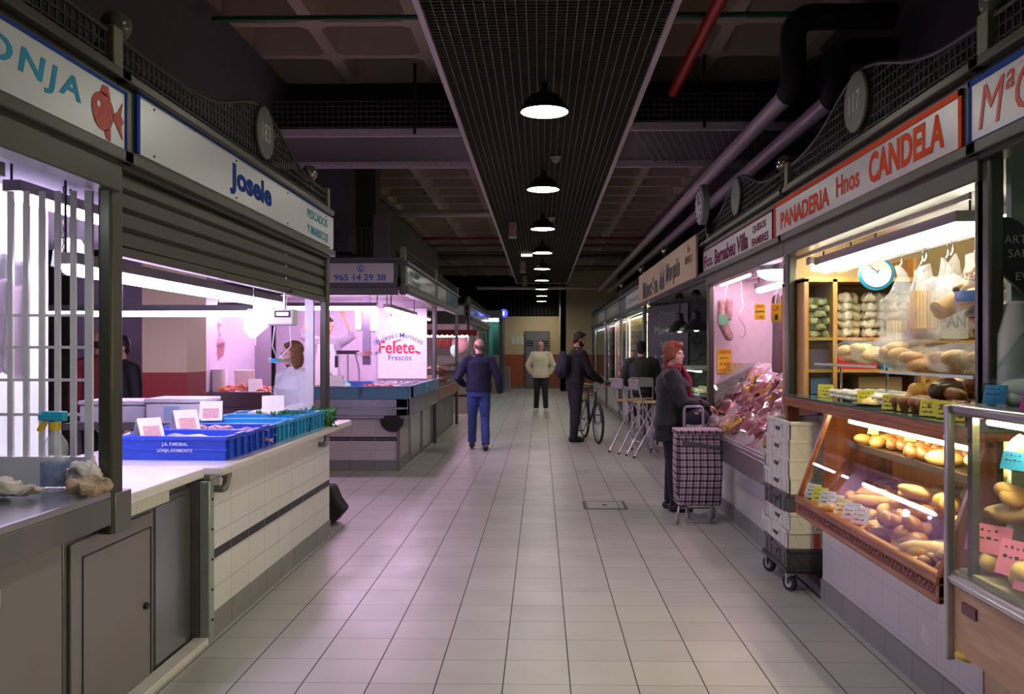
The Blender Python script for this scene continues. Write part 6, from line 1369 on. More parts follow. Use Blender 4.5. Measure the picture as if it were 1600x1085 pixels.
# ================================================================ CRATE TROLLEY
def shop_crate(m, H=.128):
    t = thing('plastic_crate', 'x', 'crate'); a, b = .195, .285; q = MB().box(-a+.01,a-.01,-b+.01,b-.01,0,.01)
    for (x0,x1,y0,y1) in ((-a+.008,-a+.016,-b+.008,b-.008),(a-.016,a-.008,-b+.008,b-.008),(-a+.008,a-.008,-b+.008,-b+.016),(-a+.008,a-.008,b-.016,b-.008)): q.box(x0,x1,y0,y1,0,H)
    body_ = q
    MB().box(-a,-a+.02,-b,-.09,H-.025,H).box(-a,-a+.02,.09,b,H-.025,H).box(-a,-a+.02,-.09,.09,H-.05,H-.03).box(a-.02,a,-b,b,H-.025,H).box(-a,a,-b,-b+.02,H-.025,H).box(-a,a,b-.02,b,H-.025,H).build('rim', m, t, bev=.004)
    for k in range(-2, 3): q.box(-a+.004,-a+.01,k*.11-.004,k*.11+.004,.01,H-.03)
    for k in (-1, 0, 1): q.cbox((k*.11,-b+.006,H*.42), (.006,.006,H*.75), (0,.6*(k or 1),0))
    q.build('crate_body', m, t)
    MB().box(-a+.002,-a+.010,-.045,.045,H-.075,H-.052).build('hand_hole', BLACK, t)
    return t
CW_ = mat('crate_white', (.62,.62,.56), .45, noise=(6,.12)); CG = mat('crate_dark_grey', (.055,.055,.062), .4)
ccx, ccy = 1.775, 5.87
t = thing('crate_dolly', 'low four-wheeled steel dolly under the stacked crates', 'dolly', (ccx,ccy,0))
MB().box(ccx-.21,ccx+.21,ccy-.31,ccy+.31,.125,.15).build('deck', BLACK, t, bev=.004)
for sx in (-1, 1):
    for sy in (-1, 1):
        x, y = ccx+sx*.17, ccy+sy*.25; w = MB().lathe([(.03,-.014),(.052,-.014),(.055,-.006),(.055,.006),(.052,.014),(.03,.014)], (x,y,.055), 24, (1,.5,0)).build('caster', RUBBER, t)
        MB().lathe([(.0,-.016),(.03,-.016),(.032,.016),(.0,.016)], (x,y,.055), 18, (1,.5,0)).build('hub', ALU, w); MB().box(x-.022,x+.022,y-.02,y+.02,.095,.127).box(x-.026,x-.022,y-.018,y+.018,.05,.125).build('fork', ALU, w)
protos_ = {'w': shop_crate(CW_), 'g': shop_crate(CG)}; tops = [CG, CW_, CW_, CG, CW_, CW_, CW_, CW_]
words_ = ['dark grey crate at the bottom of the stack on the dolly','white crate with a red mark, second from the bottom of the stack','white crate, third from the bottom, below the upper dark crate','dark grey crate in the middle of the crate stack','white crate resting on the upper dark grey crate','white crate, third from the top of the stack','white crate, second from the top of the stack','white crate, topmost of the stack beside the bakery case']
z = .15
for i, m in enumerate(tops):
    pr_ = protos_['g' if m is CG else 'w']; o = dup(pr_) if pr_.get('used') else pr_; pr_['used'] = 1
    o.location = (ccx+R.uniform(-.008,.008),ccy+R.uniform(-.008,.008),z); o.rotation_euler = (0,0,R.uniform(-.025,.025)); o['label'] = words_[i]; o['group'] = 'stacked crates on the dolly'
    z += .1165
rm = MB().box(-.02,.015,-.286,-.280,.02,.11).build('red_mark', mat('mark_red', (.60,.06,.06), .5), None); rm.parent = [o for o in C.objects if o.get('label') == words_[1]][0]
# silver tape-like floor track beside the dolly
tag(MB().box(1.74,1.752,5.45,6.3,.0,.006).build('floor_track', BLACK), 'thin dark track in the floor beside the crate dolly', 'track')
# ================================================================ PEOPLE
def remesh(mb, name, m, par, vox=.009, smooth=4, jit=0, js=20, label=None):
    me = mb.mesh('tmp', m); o = bpy.data.objects.new('tmp', me); C.objects.link(o)
    r = o.modifiers.new('r', 'REMESH'); r.mode = 'VOXEL'; r.voxel_size = vox
    s = o.modifiers.new('s', 'SMOOTH'); s.factor = .5; s.iterations = smooth
    dg = bpy.context.evaluated_depsgraph_get(); out = bpy.data.meshes.new_from_object(o.evaluated_get(dg))
    bpy.data.objects.remove(o); out.name = name; out.materials.clear(); out.materials.append(m)
    if jit: jitter_mesh(out, jit, js, 3)
    inv = wmat(par).inverted(); out.transform(inv)
    out.polygons.foreach_set('use_smooth', [True]*len(out.polygons))
    ob = bpy.data.objects.new(name, out); C.objects.link(ob); ob.parent = par
    if label: ob['label'] = label
    return ob
def V(*a): return Vector(a)
SKIN = mat('skin', (.60,.33,.23), .5, noise=(20,.06)); SKIN_P = mat('skin_pale', (.66,.40,.31), .5, noise=(20,.06))
def hand(mb, w, d, n, side, curl=.5, sc=1):
    """palm, four fingers and a thumb leaving its side; d: along the hand, n: palm normal"""
    d = Vector(d).normalized(); n = Vector(n); n = (n-d*n.dot(d)).normalized(); t = d.cross(n)*side
    P0 = Vector(w); k = sc
    mb.tube([P0-d*.01, P0+d*.03*k, P0+d*.06*k, P0+d*.085*k], [(.022*k,.018*k),(.032*k,.016*k),(.040*k,.015*k),(.038*k,.012*k)], 12, round_=True, ref=t)
    for i, (off, L, r) in enumerate(((.029,.068,.0088),(.010,.076,.0092),(-.009,.071,.0088),(-.027,.056,.0078))):
        b = P0+d*.082*k+t*off*k; pts = [b-d*.02*k]; dd = d.copy()
        for j in range(3):
            a = curl*(.5+.3*j); dd = (dd*math.cos(a)+n*math.sin(a)).normalized(); pts.append(pts[-1]+dd*(L*k*(.55,.42,.32)[j] + (.02*k if j == 0 else 0)))
        mb.tube(pts, [r*k, r*k, r*.92*k, r*.8*k], 8, round_=True)
    b = P0+d*.018*k+t*.024*k
    mb.tube([b, b+(d*.6+t*.75+n*.25).normalized()*.035*k, b+(d*.6+t*.75+n*.25).normalized()*.035*k+(d*.85+n*.5+t*.1).normalized()*.032*k], [.011*k,.010*k,.008*k], 8, round_=True)
TORSO = [(.84,.155,.115,0),(.92,.172,.125,0),(1.0,.160,.112,0),(1.10,.148,.105,.0),(1.20,.155,.112,.005),(1.30,.172,.118,.005),(1.38,.178,.108,-.005),(1.43,.150,.085,-.012),(1.47,.085,.065,-.012),(1.50,.055,.058,-.01)]
def person(label, loc, rz, s=1.0, lean=0., arms=None, legs=None, head=(0,0), hair='short', hairm=None, skin=SKIN, top=None, bottom=None, shoe=None, hem=.86, bulk=.03, sleeve=1.0, curl=(.5,.5), palm=None, vox=.010, beard=False, glasses=False, seat=0, female=False, topn='jacket', bust=0, face=True, colr=True, belly=0):
    t = thing('person', label, 'person', loc, rz); W_ = Matrix.Translation(loc) @ Euler((0,0,rz)).to_matrix().to_4x4() @ Matrix.Scale(s, 4)
    def sh(p): p = Vector(p); return Vector((p.x, p.y+lean*max(0, p.z-.92), p.z-.5*lean*lean*max(0, p.z-.92)))
    A = arms or {}; Lg = legs or {}
    sw = .175 if female else .19
    J = {}
    for sd, k in ((-1,'L'),(1,'R')):
        J['s'+k] = sh((sd*sw,-.005,1.415)); a = A.get(k)
        J['e'+k], J['w'+k] = (Vector(a[0]), Vector(a[1])) if a else (sh((sd*.245,-.03,1.13)), sh((sd*.26,.05,.88)))
        l = Lg.get(k); J['h'+k] = Vector((sd*.088,0,.92)) if not seat else Vector((sd*.10,.02,.90))
        J['k'+k], J['a'+k] = (Vector(l[0]), Vector(l[1])) if l else (Vector((sd*.10,.02,.50)), Vector((sd*.105,-.02,.085)))
    def tr(mb): mb.v = [tuple(W_@Vector(v)) for v in mb.v]; return mb
    def torso(mb, g, z0=None, z1=9, hemw=0):
        rr = []
        if z0 is not None and z0 < .84: rr += [(z0,.165+hemw,.125+hemw,0),((z0+.84)/2,.165+hemw*.6,.125+hemw*.6,0)]
        for z, rx, ry, oy in TORSO:
            if z0 is not None and z < z0-.001: continue
            if z > z1: continue
            if female: rx *= .93 if z > .95 else 1.03
            if female and 1.22 < z < 1.36: ry += .015; oy += .012
            if belly and .95 < z < 1.25: ry += belly; oy += belly*.6; rx += belly*.6
            rr.append((z, rx, ry, oy))
        rings = []
        for z, rx, ry, oy in rr:
            gg = g if z < 1.42 else g*.55; c = sh((0,oy,z)); rings.append([(c.x+(rx+gg)*math.cos(2*PI*j/20), c.y+(ry+gg)*math.sin(2*PI*j/20), c.z) for j in range(20)])
        mb.ring_loft(rings)
    # body: one continuous skin
    b = MB(); torso(b, 0)
    for k, sd in (('L',-1),('R',1)):
        S_, E, Wr = J['s'+k], J['e'+k], J['w'+k]; m_ = (S_+E)/2
        b.tube([S_-Vector((sd*.05,0,.0)), S_, m_, E, E.lerp(Wr,.35), Wr], [.05,.052,.044,.036,.036,.024], 12, round_=True)
        d = (Wr-E).normalized(); n = Vector((palm or {}).get(k, (-sd,0,0)) if palm else (-sd,0,0)); hand(b, Wr, d, n, -sd*1 if not palm else (palm.get(k+'t', -sd)), curl[0 if k == 'L' else 1], 1.0)
        H_, K_, An = J['h'+k], J['k'+k], J['a'+k]
        b.tube([H_, (H_+K_)/2, K_, K_.lerp(An,.3), An], [.082,.075,.052,.052,.034], 12, round_=True)
        f = Vector((0,1,0)); b.tube([An-f*.03-V(0,0,.03), An+f*.06-V(0,0,.045), An+f*.14-V(0,0,.055)], [(.034,.034),(.040,.03),(.036,.02)], 10, round_=True)
    hc = sh((0,.015,1.635)); RH = Euler((-head[1],0,head[0])).to_matrix()
    b.tube([sh((0,-.012,1.45)), hc+RH@V(0,-.022,-.05)], [.054,.050], 14)
    def hb(mb, c, r, rot=None):
        q = MB().ball((0,0,0), r, 16, 12, rot); mb.add([tuple(hc+RH@(Vector(c)+Vector(v))) for v in q.v], q.f)
    k_ = .95 if female else 1
    hb(b, (0,-.012,.030), (.074*k_,.092,.086)); hb(b, (0,.022,-.028), (.060*k_,.070,.084)); hb(b, (0,.048,-.078), (.037,.036,.030)); hb(b, (0,.070,.022), (.050,.020,.013))
    for sd in (-1, 1): hb(b, (sd*.034,.056,-.030), (.026,.026,.026)); hb(b, (sd*.076*k_,-.005,-.012), (.009,.018,.030))
    hb(b, (0,.092,-.010), (.010,.013,.024)); hb(b, (0,.101,-.026), (.015,.014,.011)); hb(b, (0,.086,-.056), (.022,.010,.006)); hb(b, (0,.084,-.067), (.019,.011,.006)); hb(b, (0,.076,-.094), (.018,.016,.014))
    remesh(tr(b), 'body', skin, t, min(vox, .008), 2)
    if face:
        for sd in (-1, 1):
            q = MB(); hb(q, (sd*.030,.084,.001), (.013,.008,.007)); ey = tr(q).build('eye', mat('eye_white', (.6,.58,.56), .3), t)
            q = MB(); hb(q, (sd*.029,.0905,.001), (.006,.004,.006)); tr(q).build('iris', mat('iris_dark', (.03,.02,.015), .2), ey)
            q = MB(); hb(q, (sd*.031,.089,.019), (.017,.006,.0035), (0,-sd*.15,0)); tr(q).build('eyebrow', hairm or BLACK, t)
        q = MB(); hb(q, (0,.0935,-.0605), (.019,.006,.0055)); tr(q).build('lips', mat('lips', (.45,.14,.12), .4), t)
    if glasses:
        q = MB()
        for sd in (-1, 1):
            ring = [hc+RH@V(sd*.031+.020*math.cos(a),.098,.0+.014*math.sin(a)) for a in [i*2*PI/14 for i in range(14)]]; q.tube(ring, .0018, 5, close=True); q.tube([hc+RH@V(sd*.051,.095,.004), hc+RH@V(sd*.075,.0,.004)], .0018, 5)
        q.tube([hc+RH@V(-.011,.1,.002), hc+RH@V(.011,.1,.002)], .0018, 5); tr(q).build('glasses', BLACK, t)
    hm = hairm or mat('hair_dark', (.02,.014,.01), .6); h = MB()
    if hair == 'short': hb(h, (0,-.028,.045), (.082,.094,.086)); hb(h, (0,-.062,-.028), (.066,.046,.062)); [hb(h, (sd*.066,-.012,.0), (.016,.03,.045)) for sd in (-1,1)]; hb(h, (0,.03,.092), (.055,.05,.026))
    if hair == 'ring': [hb(h, (sd*.068,-.03,.0), (.014,.055,.034)) for sd in (-1,1)]; hb(h, (0,-.068,-.018), (.066,.040,.048))
    if hair == 'bob': hb(h, (0,-.026,.047), (.085,.098,.086)); hb(h, (0,-.060,-.05), (.082,.052,.105)); [hb(h, (sd*.074,-.005,-.05), (.022,.058,.105)) for sd in (-1,1)]; hb(h, (-.03,.05,.088), (.05,.045,.028))
    if hair == 'puffy': hb(h, (0,-.026,.056), (.096,.106,.090)); hb(h, (0,-.066,-.03), (.086,.058,.085)); [hb(h, (sd*.072,-.012,-.005), (.028,.050,.062)) for sd in (-1,1)]; hb(h, (0,.048,.100), (.068,.050,.034))
    remesh(tr(h), 'hair', hm, t, .010, 3, .006, 55)
    if beard:
        q = MB(); hb(q, (0,.046,-.078), (.052,.046,.038)); hb(q, (0,.096,-.046), (.024,.008,.006)); [hb(q, (sd*.052,.02,-.05), (.014,.036,.040)) for sd in (-1,1)]; remesh(tr(q), 'beard', hm, t, .008, 2)
    # trousers
    if bottom:
        q = MB(); torso(q, .012, None, 1.04)
        for k in 'LR':
            H_, K_, An = J['h'+k], J['k'+k], J['a'+k]; q.tube([H_+V(0,0,.02), (H_+K_)/2, K_, K_.lerp(An,.5), An.lerp(K_,.02)], [.102,.092,.074,.070,.066], 14, round_=False, ref=(1,0,0))
        remesh(tr(q), 'trousers', bottom, t, vox, 4, .006, 11)
    # top with sleeves
    if top:
        q = MB(); torso(q, bulk, hem, 1.475, .0)
        for k, sd in (('L',-1),('R',1)):
            S_, E, Wr = J['s'+k], J['e'+k], J['w'+k]; e = E.lerp(Wr, sleeve) if sleeve < 1 else Wr; g = bulk*.7
            if sleeve >= 1: q.tube([S_-Vector((sd*.05,0,0)), S_, (S_+E)/2, E, (E+Wr)/2, Wr-(Wr-E).normalized()*.005], [.06+g,.062+g,.052+g,.046+g,.042+g,.034+g*.6], 14, round_=True)
            else: q.tube([S_-Vector((sd*.05,0,0)), S_, (S_+E)/2, E, e], [.06+g,.062+g,.052+g,.046+g,.044+g], 14, round_=True)
        if colr: c = sh((0,-.01,1.485)); q.tube([c-V(0,0,.03), c+V(0,.005,.025)], [.075,.066], 16)
        remesh(tr(q), topn, top, t, vox, 4, .008, 12)
    if shoe:
        for k in 'LR':
            An = J['a'+k]; f = Vector((0,1,0)); q = MB().tube([An-f*.045-V(0,0,.04), An-f*.0-V(0,0,.03), An+f*.07-V(0,0,.045), An+f*.15-V(0,0,.058)], [(.040,.042),(.046,.048),(.050,.040),(.044,.024)], 12, round_=True)
            tr(q); zf = loc[2]+.002; q.v = [(x, y, max(z, zf if not seat else z)) for x, y, z in q.v]; q.build('shoe', shoe, t, smooth=70)
    return t, W_, hc, RH, tr, J, sh
D_NAVY = mat('sweater_navy', (.008,.011,.045), .85, bump=(40,.4)); JEANS = mat('blue_jeans', (.035,.07,.25), .8, noise=(8,.3), bump=(60,.2))
BLK_C = mat('black_cloth', (.010,.010,.013), .8, bump=(30,.3)); DTROUS = mat('dark_trousers', (.022,.018,.028), .8)
# man in navy sweater, seen from behind
person('man walking away in a navy sweater and blue jeans, seen from behind', (Xat(748,13.5),13.5,0), .05, .99, .02,
    arms={'L': (V(-.33,-.03,1.13), V(-.24,.19,1.02)), 'R': (V(.31,-.04,1.13), V(.33,.06,.92))}, legs={'L': (V(-.10,.10,.50), V(-.11,.16,.10)), 'R': (V(.10,.02,.50), V(.11,-.14,.085))},
    head=(.35,-.05), hair='ring', hairm=mat('hair_grey', (.12,.10,.09), .7), top=D_NAVY, bottom=JEANS, shoe=mat('shoe_dark', (.02,.02,.03), .5), hem=.90, topn='sweater', belly=.03, vox=.011)
# man in the beige jacket walking towards us
q = person('man in a beige jacket and dark trousers walking towards the camera', (Xat(845,22),22,0), PI+.05, 1.02, .0,
    arms={'L': (V(-.32,-.05,1.14), V(-.22,-.08,.95)), 'R': (V(.32,-.05,1.14), V(.22,-.08,.95))}, legs={'L': (V(-.10,.10,.50), V(-.12,.12,.085)), 'R': (V(.10,.02,.50), V(.11,-.10,.085))},
    hair='ring', hairm=mat('hair_grey', (.12,.10,.09), .7), top=mat('jacket_beige', (.62,.60,.44), .7, bump=(20,.4)), bottom=BLK_C, shoe=mat('shoe_white', (.6,.6,.6), .5), hem=.84, glasses=True, vox=.014, bulk=.045)
# bearded man with rucksack and bicycle
bm_ = person('bearded man in black with a rucksack holding a bicycle by the handlebar', (Xat(898,14.75),14.75,0), -1.25, 1.065, .10,
    arms={'L': (V(-.24,.20,1.12), V(-.16,.42,.98)), 'R': (V(.22,.18,1.12), V(.14,.40,.97))}, legs={'L': (V(-.09,.03,.50), V(-.10,.02,.085)), 'R': (V(.09,-.0,.50), V(.10,-.06,.085))},
    head=(-.15,.30), hair='short', beard=True, top=BLK_C, bottom=DTROUS, shoe=BLACK, hem=.88, curl=(1.1,1.1), palm={'L': (0,0,-1), 'R': (0,0,-1), 'Lt': 1, 'Rt': -1}, vox=.011)
t = thing('rucksack', 'black rucksack on the back of the bearded man', 'rucksack', bm_[0].location, -1.25); tr = bm_[4]
remesh(tr(MB().ball((0,-.20,1.23), (.15,.10,.22), 18, 12).ball((0,-.27,1.14), (.11,.06,.12), 14, 10)), 'pack_body', mat('rucksack_cloth', (.014,.016,.035), .7, bump=(30,.3)), t, .012, 2)
q = MB()
for sd in (-1, 1): q.tube([bm_[6](V(sd*.10,-.14,1.36)), bm_[6](V(sd*.115,-.02,1.492)), bm_[6](V(sd*.12,.125,1.40)), bm_[6](V(sd*.13,.16,1.25)), bm_[6](V(sd*.16,.0,1.08))], (.024,.006) and .013, 6)
tr(q).build('shoulder_straps', BLACK, t)
# seated man, seen from behind
person('man in a dark olive jacket sitting on a high stool, seen from behind', (Xat(1002,13.75),13.75,-.02), -.15, .98, .12,
    arms={'L': (V(-.30,.12,1.12), V(-.20,.36,1.04)), 'R': (V(.27,.14,1.12), V(.15,.36,1.04))}, legs={'L': (V(-.16,.40,.86), V(-.15,.36,.42)), 'R': (V(.16,.40,.86), V(.15,.36,.42))},
    hair='short', hairm=BLK_C, top=mat('jacket_olive_dark', (.022,.028,.024), .75, bump=(25,.4)), bottom=DTROUS, shoe=BLACK, hem=.86, bulk=.045, seat=1, face=False, vox=.011)
# red-haired woman at the deli
WX, WY = Xat(1047,8.42), 8.42
wm = person('red-haired woman in a black padded coat standing at the deli', (WX,WY,0), -1.72, .925, .04,
    arms={'L': (V(-.25,.14,1.16), V(-.12,.36,1.09)), 'R': (V(.26,.13,1.14), V(.10,.36,1.10))}, legs={'L': (V(-.08,.02,.50), V(-.08,-.0,.085)), 'R': (V(.08,.04,.50), V(.08,.06,.085))},
    head=(-.42,-.02), hair='puffy', hairm=mat('hair_red', (.26,.075,.03), .55, noise=(60,.5), bump=(70,.6)), skin=SKIN_P, top=mat('coat_black', (.007,.007,.010), .65, bump=(22,.7)), bottom=mat('trousers_navy', (.008,.010,.028), .8), shoe=BLACK, hem=.74, bulk=.05, female=True, topn='coat', vox=.008, curl=(.8,.8), palm={'L': (0,0,-1), 'R': (0,0,-1), 'Lt': 1, 'Rt': -1})
t = wm[0]; tr = wm[4]; sh = wm[6]
MAR = mat('scarf_maroon', (.25,.012,.035), .8, bump=(60,.5))
q = MB().tube([sh(V(.08*math.cos(a),-.005+.08*math.sin(a),1.50)) for a in [i*2*PI/16 for i in range(16)]], .026, 8, close=True).tube([sh(V(-.02,.10,1.50)), sh(V(-.03,.165,1.38)), sh(V(-.02,.185,1.22)), sh(V(-.01,.18,1.10))], [.028,.036,.034,.026], 10, round_=True)
tr(q).build('scarf', MAR, t, smooth=80)
q = MB().tube([sh(V(.10,.10,1.44)), sh(V(-.02,.185,1.28)), sh(V(-.17,.12,1.08)), sh(V(-.235,.02,.95))], .007, 6); tr(q).build('bag_strap', BLACK, t)
tr(MB().ball((-.16,.135,1.10), .014, 10, 8)).build('strap_ring', CHROME, t)
q = MB()
for sd in (-1, 1): hq = wm[2]+wm[3]@V(sd*.074,.0,-.045); q.ball(tuple(hq), .006, 8, 6)
tr(q).build('earrings', CHROME, t)
# fishmonger with raised arms
fm = person('fishmonger in grey shirt and white apron with both arms raised', (Xat(515,12.35),12.35,.22), PI-.1, 1.03, .06,
    arms={'L': (V(-.36,.08,1.50), V(-.26,.12,1.74)), 'R': (V(.36,.08,1.50), V(.27,.12,1.74))}, head=(.75,.25), hair='short', top=mat('shirt_grey', (.36,.33,.40), .8), bottom=DTROUS, shoe=WHITE_P, hem=.90, sleeve=.15, curl=(.9,.9), palm={'L': (0,1,0), 'R': (0,1,0), 'Lt': 1, 'Rt': -1}, topn='shirt', bulk=.02)
q = MB().prism([(-.15,.72),(.15,.72),(.16,1.05),(.11,1.38),(-.11,1.38),(-.16,1.05)], 'Y', .148, .158); q.v = [(x, y-.5*x*x*3+.10*max(0,z-.92)*.6, z) for x, y, z in q.v]; fm[4](q).build('apron', WHITE_P, fm[0])
# woman in white at the end of the fish counter
person('woman in a white top with brown bobbed hair behind the crates', (Xat(463,7.95),7.95,0), 2.45, .93, .05,
    arms={'L': (V(-.24,.05,1.12), V(-.14,.28,1.06)), 'R': (V(.24,.05,1.12), V(.13,.28,1.06))}, head=(-.15,.05), hair='bob', hairm=mat('hair_brown', (.16,.065,.025), .5, noise=(60,.4), bump=(60,.5)), skin=SKIN_P, top=mat('top_white', (.62,.66,.70), .8, bump=(12,.5)), bottom=BLK_C, shoe=BLACK, hem=.86, female=True, topn='sweater', bulk=.035, glasses=True, vox=.009)
t = thing('shopping_bag', 'black shopping bag standing on the floor beyond the tiled counter', 'bag', (-1.85,7.75,0))
o = MB().prism([(-2.2,.05),(-1.86,.0),(-1.82,.03),(-1.735,.13),(-1.80,.22),(-1.85,.34),(-2.2,.36)], 'Y', 7.6, 7.85).build('bag_body', BLK_C, t, bev=.02)
# two dark figures beyond the stall
person('bald man in a dark red jacket beyond the bars, facing away', (Xat(157,8.9),8.9,0), .3, 1.0, hair='ring', top=mat('jacket_red_dark', (.20,.02,.03), .8), bottom=BLK_C, shoe=BLACK, face=False, vox=.016)
person('dark-haired person in black beyond the bars, beside the bald man', (Xat(188,8.75),8.75,0), 2.6, .97, hair='short', top=BLK_C, bottom=BLK_C, shoe=BLACK, vox=.016)
# ================================================================ BICYCLE
def bicycle():
    """local: front towards +y, wheel contact at z = 0"""
    t = thing('bicycle', 'black bicycle held upright by the bearded man', 'bicycle'); FR = mat('bike_frame', (.02,.022,.025), .3, .3)
    for y in (-.52, .52):
        MB().tube([(0,y+.325*math.cos(a),.345+.325*math.sin(a)) for a in [i*2*PI/40 for i in range(40)]], .022, 10, close=True).build('tyre', RUBBER, t, smooth=80)
        w = MB().tube([(0,y+.295*math.cos(a),.345+.295*math.sin(a)) for a in [i*2*PI/40 for i in range(40)]], .010, 8, close=True).lathe([(.0,-.04),(.03,-.035),(.02,-.02),(.02,.02),(.03,.035),(.0,.04)], (0,y,.345), 14, (1,0,0)).build('rim_and_hub', ALU, t, smooth=60)
        q = MB()
        for i in range(28): a = i*2*PI/28; q.tube([((-1)**i*.025,y+.02*math.cos(a+.6),.345+.02*math.sin(a+.6)),(0,y+.292*math.cos(a),.345+.292*math.sin(a))], .0012, 4)
        q.build('spokes', ALU, w)
    bb = (0,-.10,.30); st = (0,-.24,.78); hd0 = (0,.34,.72); hd1 = (0,.31,.86)
    q = MB().tube([bb,st],.016).tube([bb,hd0],.019).tube([st[:2]+(.74,),hd1],.016).tube([hd0,hd1],.022)
    for sx in (-1, 1): q.tube([bb,(sx*.06,-.52,.345)],.009).tube([(0,-.23,.74),(sx*.06,-.52,.345)],.008).tube([(sx*.03,.36,.70),(sx*.055,.45,.50),(sx*.055,.52,.345)],.012)
    q.build('frame', FR, t, smooth=60)
    MB().tube([hd1,(0,.29,.95),(0,.34,.98)],.013).tube([(-.29,.26,1.0),(-.12,.33,.985),(0,.345,.985),(.12,.33,.985),(.29,.26,1.0)],.012).build('handlebar', ALU, t, smooth=60)
    for sx in (-1, 1):
        MB().tube([(sx*.20,.30,.992),(sx*.30,.255,1.0)],.017,10,round_=True).build('grip', RUBBER, t); MB().tube([(sx*.15,.32,.985),(sx*.20,.37,.96),(sx*.26,.36,.95)],.006,6).build('brake_lever', BLACK, t)
    MB().tube([st,(0,-.25,.88)],.012).ball((0,-.27,.90),(.075,.13,.03),16,8).ball((0,-.17,.90),(.03,.09,.022),12,8).build('saddle', BLACK, t, smooth=70)
    MB().lathe([(.02,-.005),(.085,-.004),(.085,.004),(.02,.005)],(.055,-.10,.30),28,(1,0,0)).build('chainring', CHROME, t)
    for sx, dz in ((1,-1),(-1,1)):
        c = MB().tube([(sx*.065,-.10,.30),(sx*.085,-.10+dz*.08,.30+dz*.14)],.009,8).build('crank', ALU, t); MB().box(*sorted((sx*.09,sx*.18)),-.14+dz*.08,-.06+dz*.08,.29+dz*.14,.31+dz*.14).build('pedal', BLACK, c)
    MB().ball((0,.40,.90),(.03,.02,.025),12,8).build('front_lamp', CHROME, t); MB().box(-.035,.035,-.35,-.34,.70,.76).build('reflector', mat('yellow_reflector', (.65,.5,.02), .3), t)
    return t
bk = bicycle(); fr_ = Vector((Xat(934,14.45),14.45,0)); re_ = Vector((Xat(914,15.4),15.4,0)); dd_ = (fr_-re_).normalized()
bk.location = ((fr_+re_)/2)[:]; bk.rotation_euler = (0,.0,math.atan2(-dd_.x, dd_.y))
# ================================================================ FOLDING STOOLS
def stool():
    t = thing('folding_stool', 'x', 'stool'); a = .17
    for sx in (-a, a):
        MB().tube([(sx,.26,0),(sx,-.16,.80),(sx,-.24,1.12)],.0125,10).build('back_leg', ALU, t, smooth=60)
        MB().tube([(sx*.88,-.28,0),(sx*.88,.16,.78)],.0125,10).build('front_leg', ALU, t, smooth=60)
        for p in ((sx,.26,0),(sx*.88,-.28,0)): MB().lathe([(.016,0),(.016,.03)], p, 10).build('rubber_foot', RUBBER, t)
    MB().tube([(-a,-.24,1.12),(a,-.24,1.12)],.012,8).build('top_tube', ALU, t)
    MB().box(-a-.015,a+.015,-.235,-.215,.98,1.12).build('backrest', mat('backrest_grey', (.28,.27,.27), .4), t, bev=.006)
    for y, z in ((.18,.15),(-.19,.16)): MB().tube([(-a*.9,y,z),(a*.9,y,z)],.009,8).build('foot_bar', ALU, t)
    MB().box(-a,a,-.17,.18,.785,.81).build('seat', mat('seat_wood', (.50,.34,.16), .4), t, bev=.008)
    return t
st_ = stool(); st_['label'] = 'left folding aluminium high stool with a wooden seat'; st_.location = (Xat(984,13.25),13.2,0); st_.rotation_euler = (0,0,-1.15)
o = dup(st_, label='right folding aluminium high stool nearest the red-haired woman'); o.location = (Xat(1012,12.75),12.7,0); o.rotation_euler = (0,0,-1.3)
o = dup(st_, label='folding aluminium stool under the man in the dark olive jacket'); o.location = (Xat(1002,13.75)+.02,13.78,.0); o.rotation_euler = (0,0,-.15)
# ================================================================ SHOPPING TROLLEY
tx0, tx1, ty0, ty1 = Xat(1056,7.85), Xat(1127,7.85), 7.78, 8.06
PLAID, nt, b, tc = nodes_of('plaid_cloth', (.6,.5,.5), .8); L = nt.links.new
sp = nt.nodes.new('ShaderNodeSeparateXYZ'); L(tc.outputs['Object'], sp.inputs[0])
def mth(op, x, y=None):
    n = nt.nodes.new('ShaderNodeMath'); n.operation = op
    for i, k in enumerate((x, y)):
        if k is None: continue
        if isinstance(k, (int, float)): n.inputs[i].default_value = k
        else: L(k, n.inputs[i])
    return n.outputs[0]
h_ = mth('ADD', sp.outputs['X'], sp.outputs['Y'])
def band_(c, p, w): return mth('LESS_THAN', mth('FRACT', mth('DIVIDE', c, p)), w)
k1 = mth('MAXIMUM', band_(h_, .062, .30), band_(mth('ADD', h_, .03), .062, .1)); k2 = mth('MAXIMUM', band_(sp.outputs['Z'], .062, .34), band_(mth('ADD', sp.outputs['Z'], .024), .062, .09))
f_ = mth('MULTIPLY', mth('ADD', k1, k2), .5); rp = nt.nodes.new('ShaderNodeValToRGB'); rp.color_ramp.elements[0].color = (.62,.50,.53,1); e = rp.color_ramp.elements.new(.5); e.color = (.17,.11,.16,1); rp.color_ramp.elements[2].color = (.010,.010,.022,1); rp.color_ramp.elements[2].position = .98
L(f_, rp.inputs[0]); L(rp.outputs[0], b.inputs['Base Color'])
t = thing('shopping_trolley', 'plaid wheeled shopping trolley with a grey tube handle', 'shopping trolley', ((tx0+tx1)/2,ty0,0))
mx_ = (tx0+tx1)/2
o = MB().ring_loft([[(mx_+sx*w_, (ty0+ty1)/2+sy*d_, z) for sx, sy in ((-1,-.8),(-.9,-1),(.9,-1),(1,-.8),(1,.8),(.9,1),(-.9,1),(-1,.8))] for z, w_, d_ in ((.155,.185,.11),(.17,.20,.125),(.45,.207,.14),(.70,.205,.135),(.815,.20,.13),(.83,.19,.12))]).build('bag_body', PLAID, t, smooth=50)
MB().prism([(tx0+.05,.745),(tx1+.005,.69),(tx1+.008,.655),(tx0+.045,.70)], 'Y', ty0-.008, ty0+.005).build('flap_shadow_band', mat('band_grey', (.10,.09,.10), .8), t)
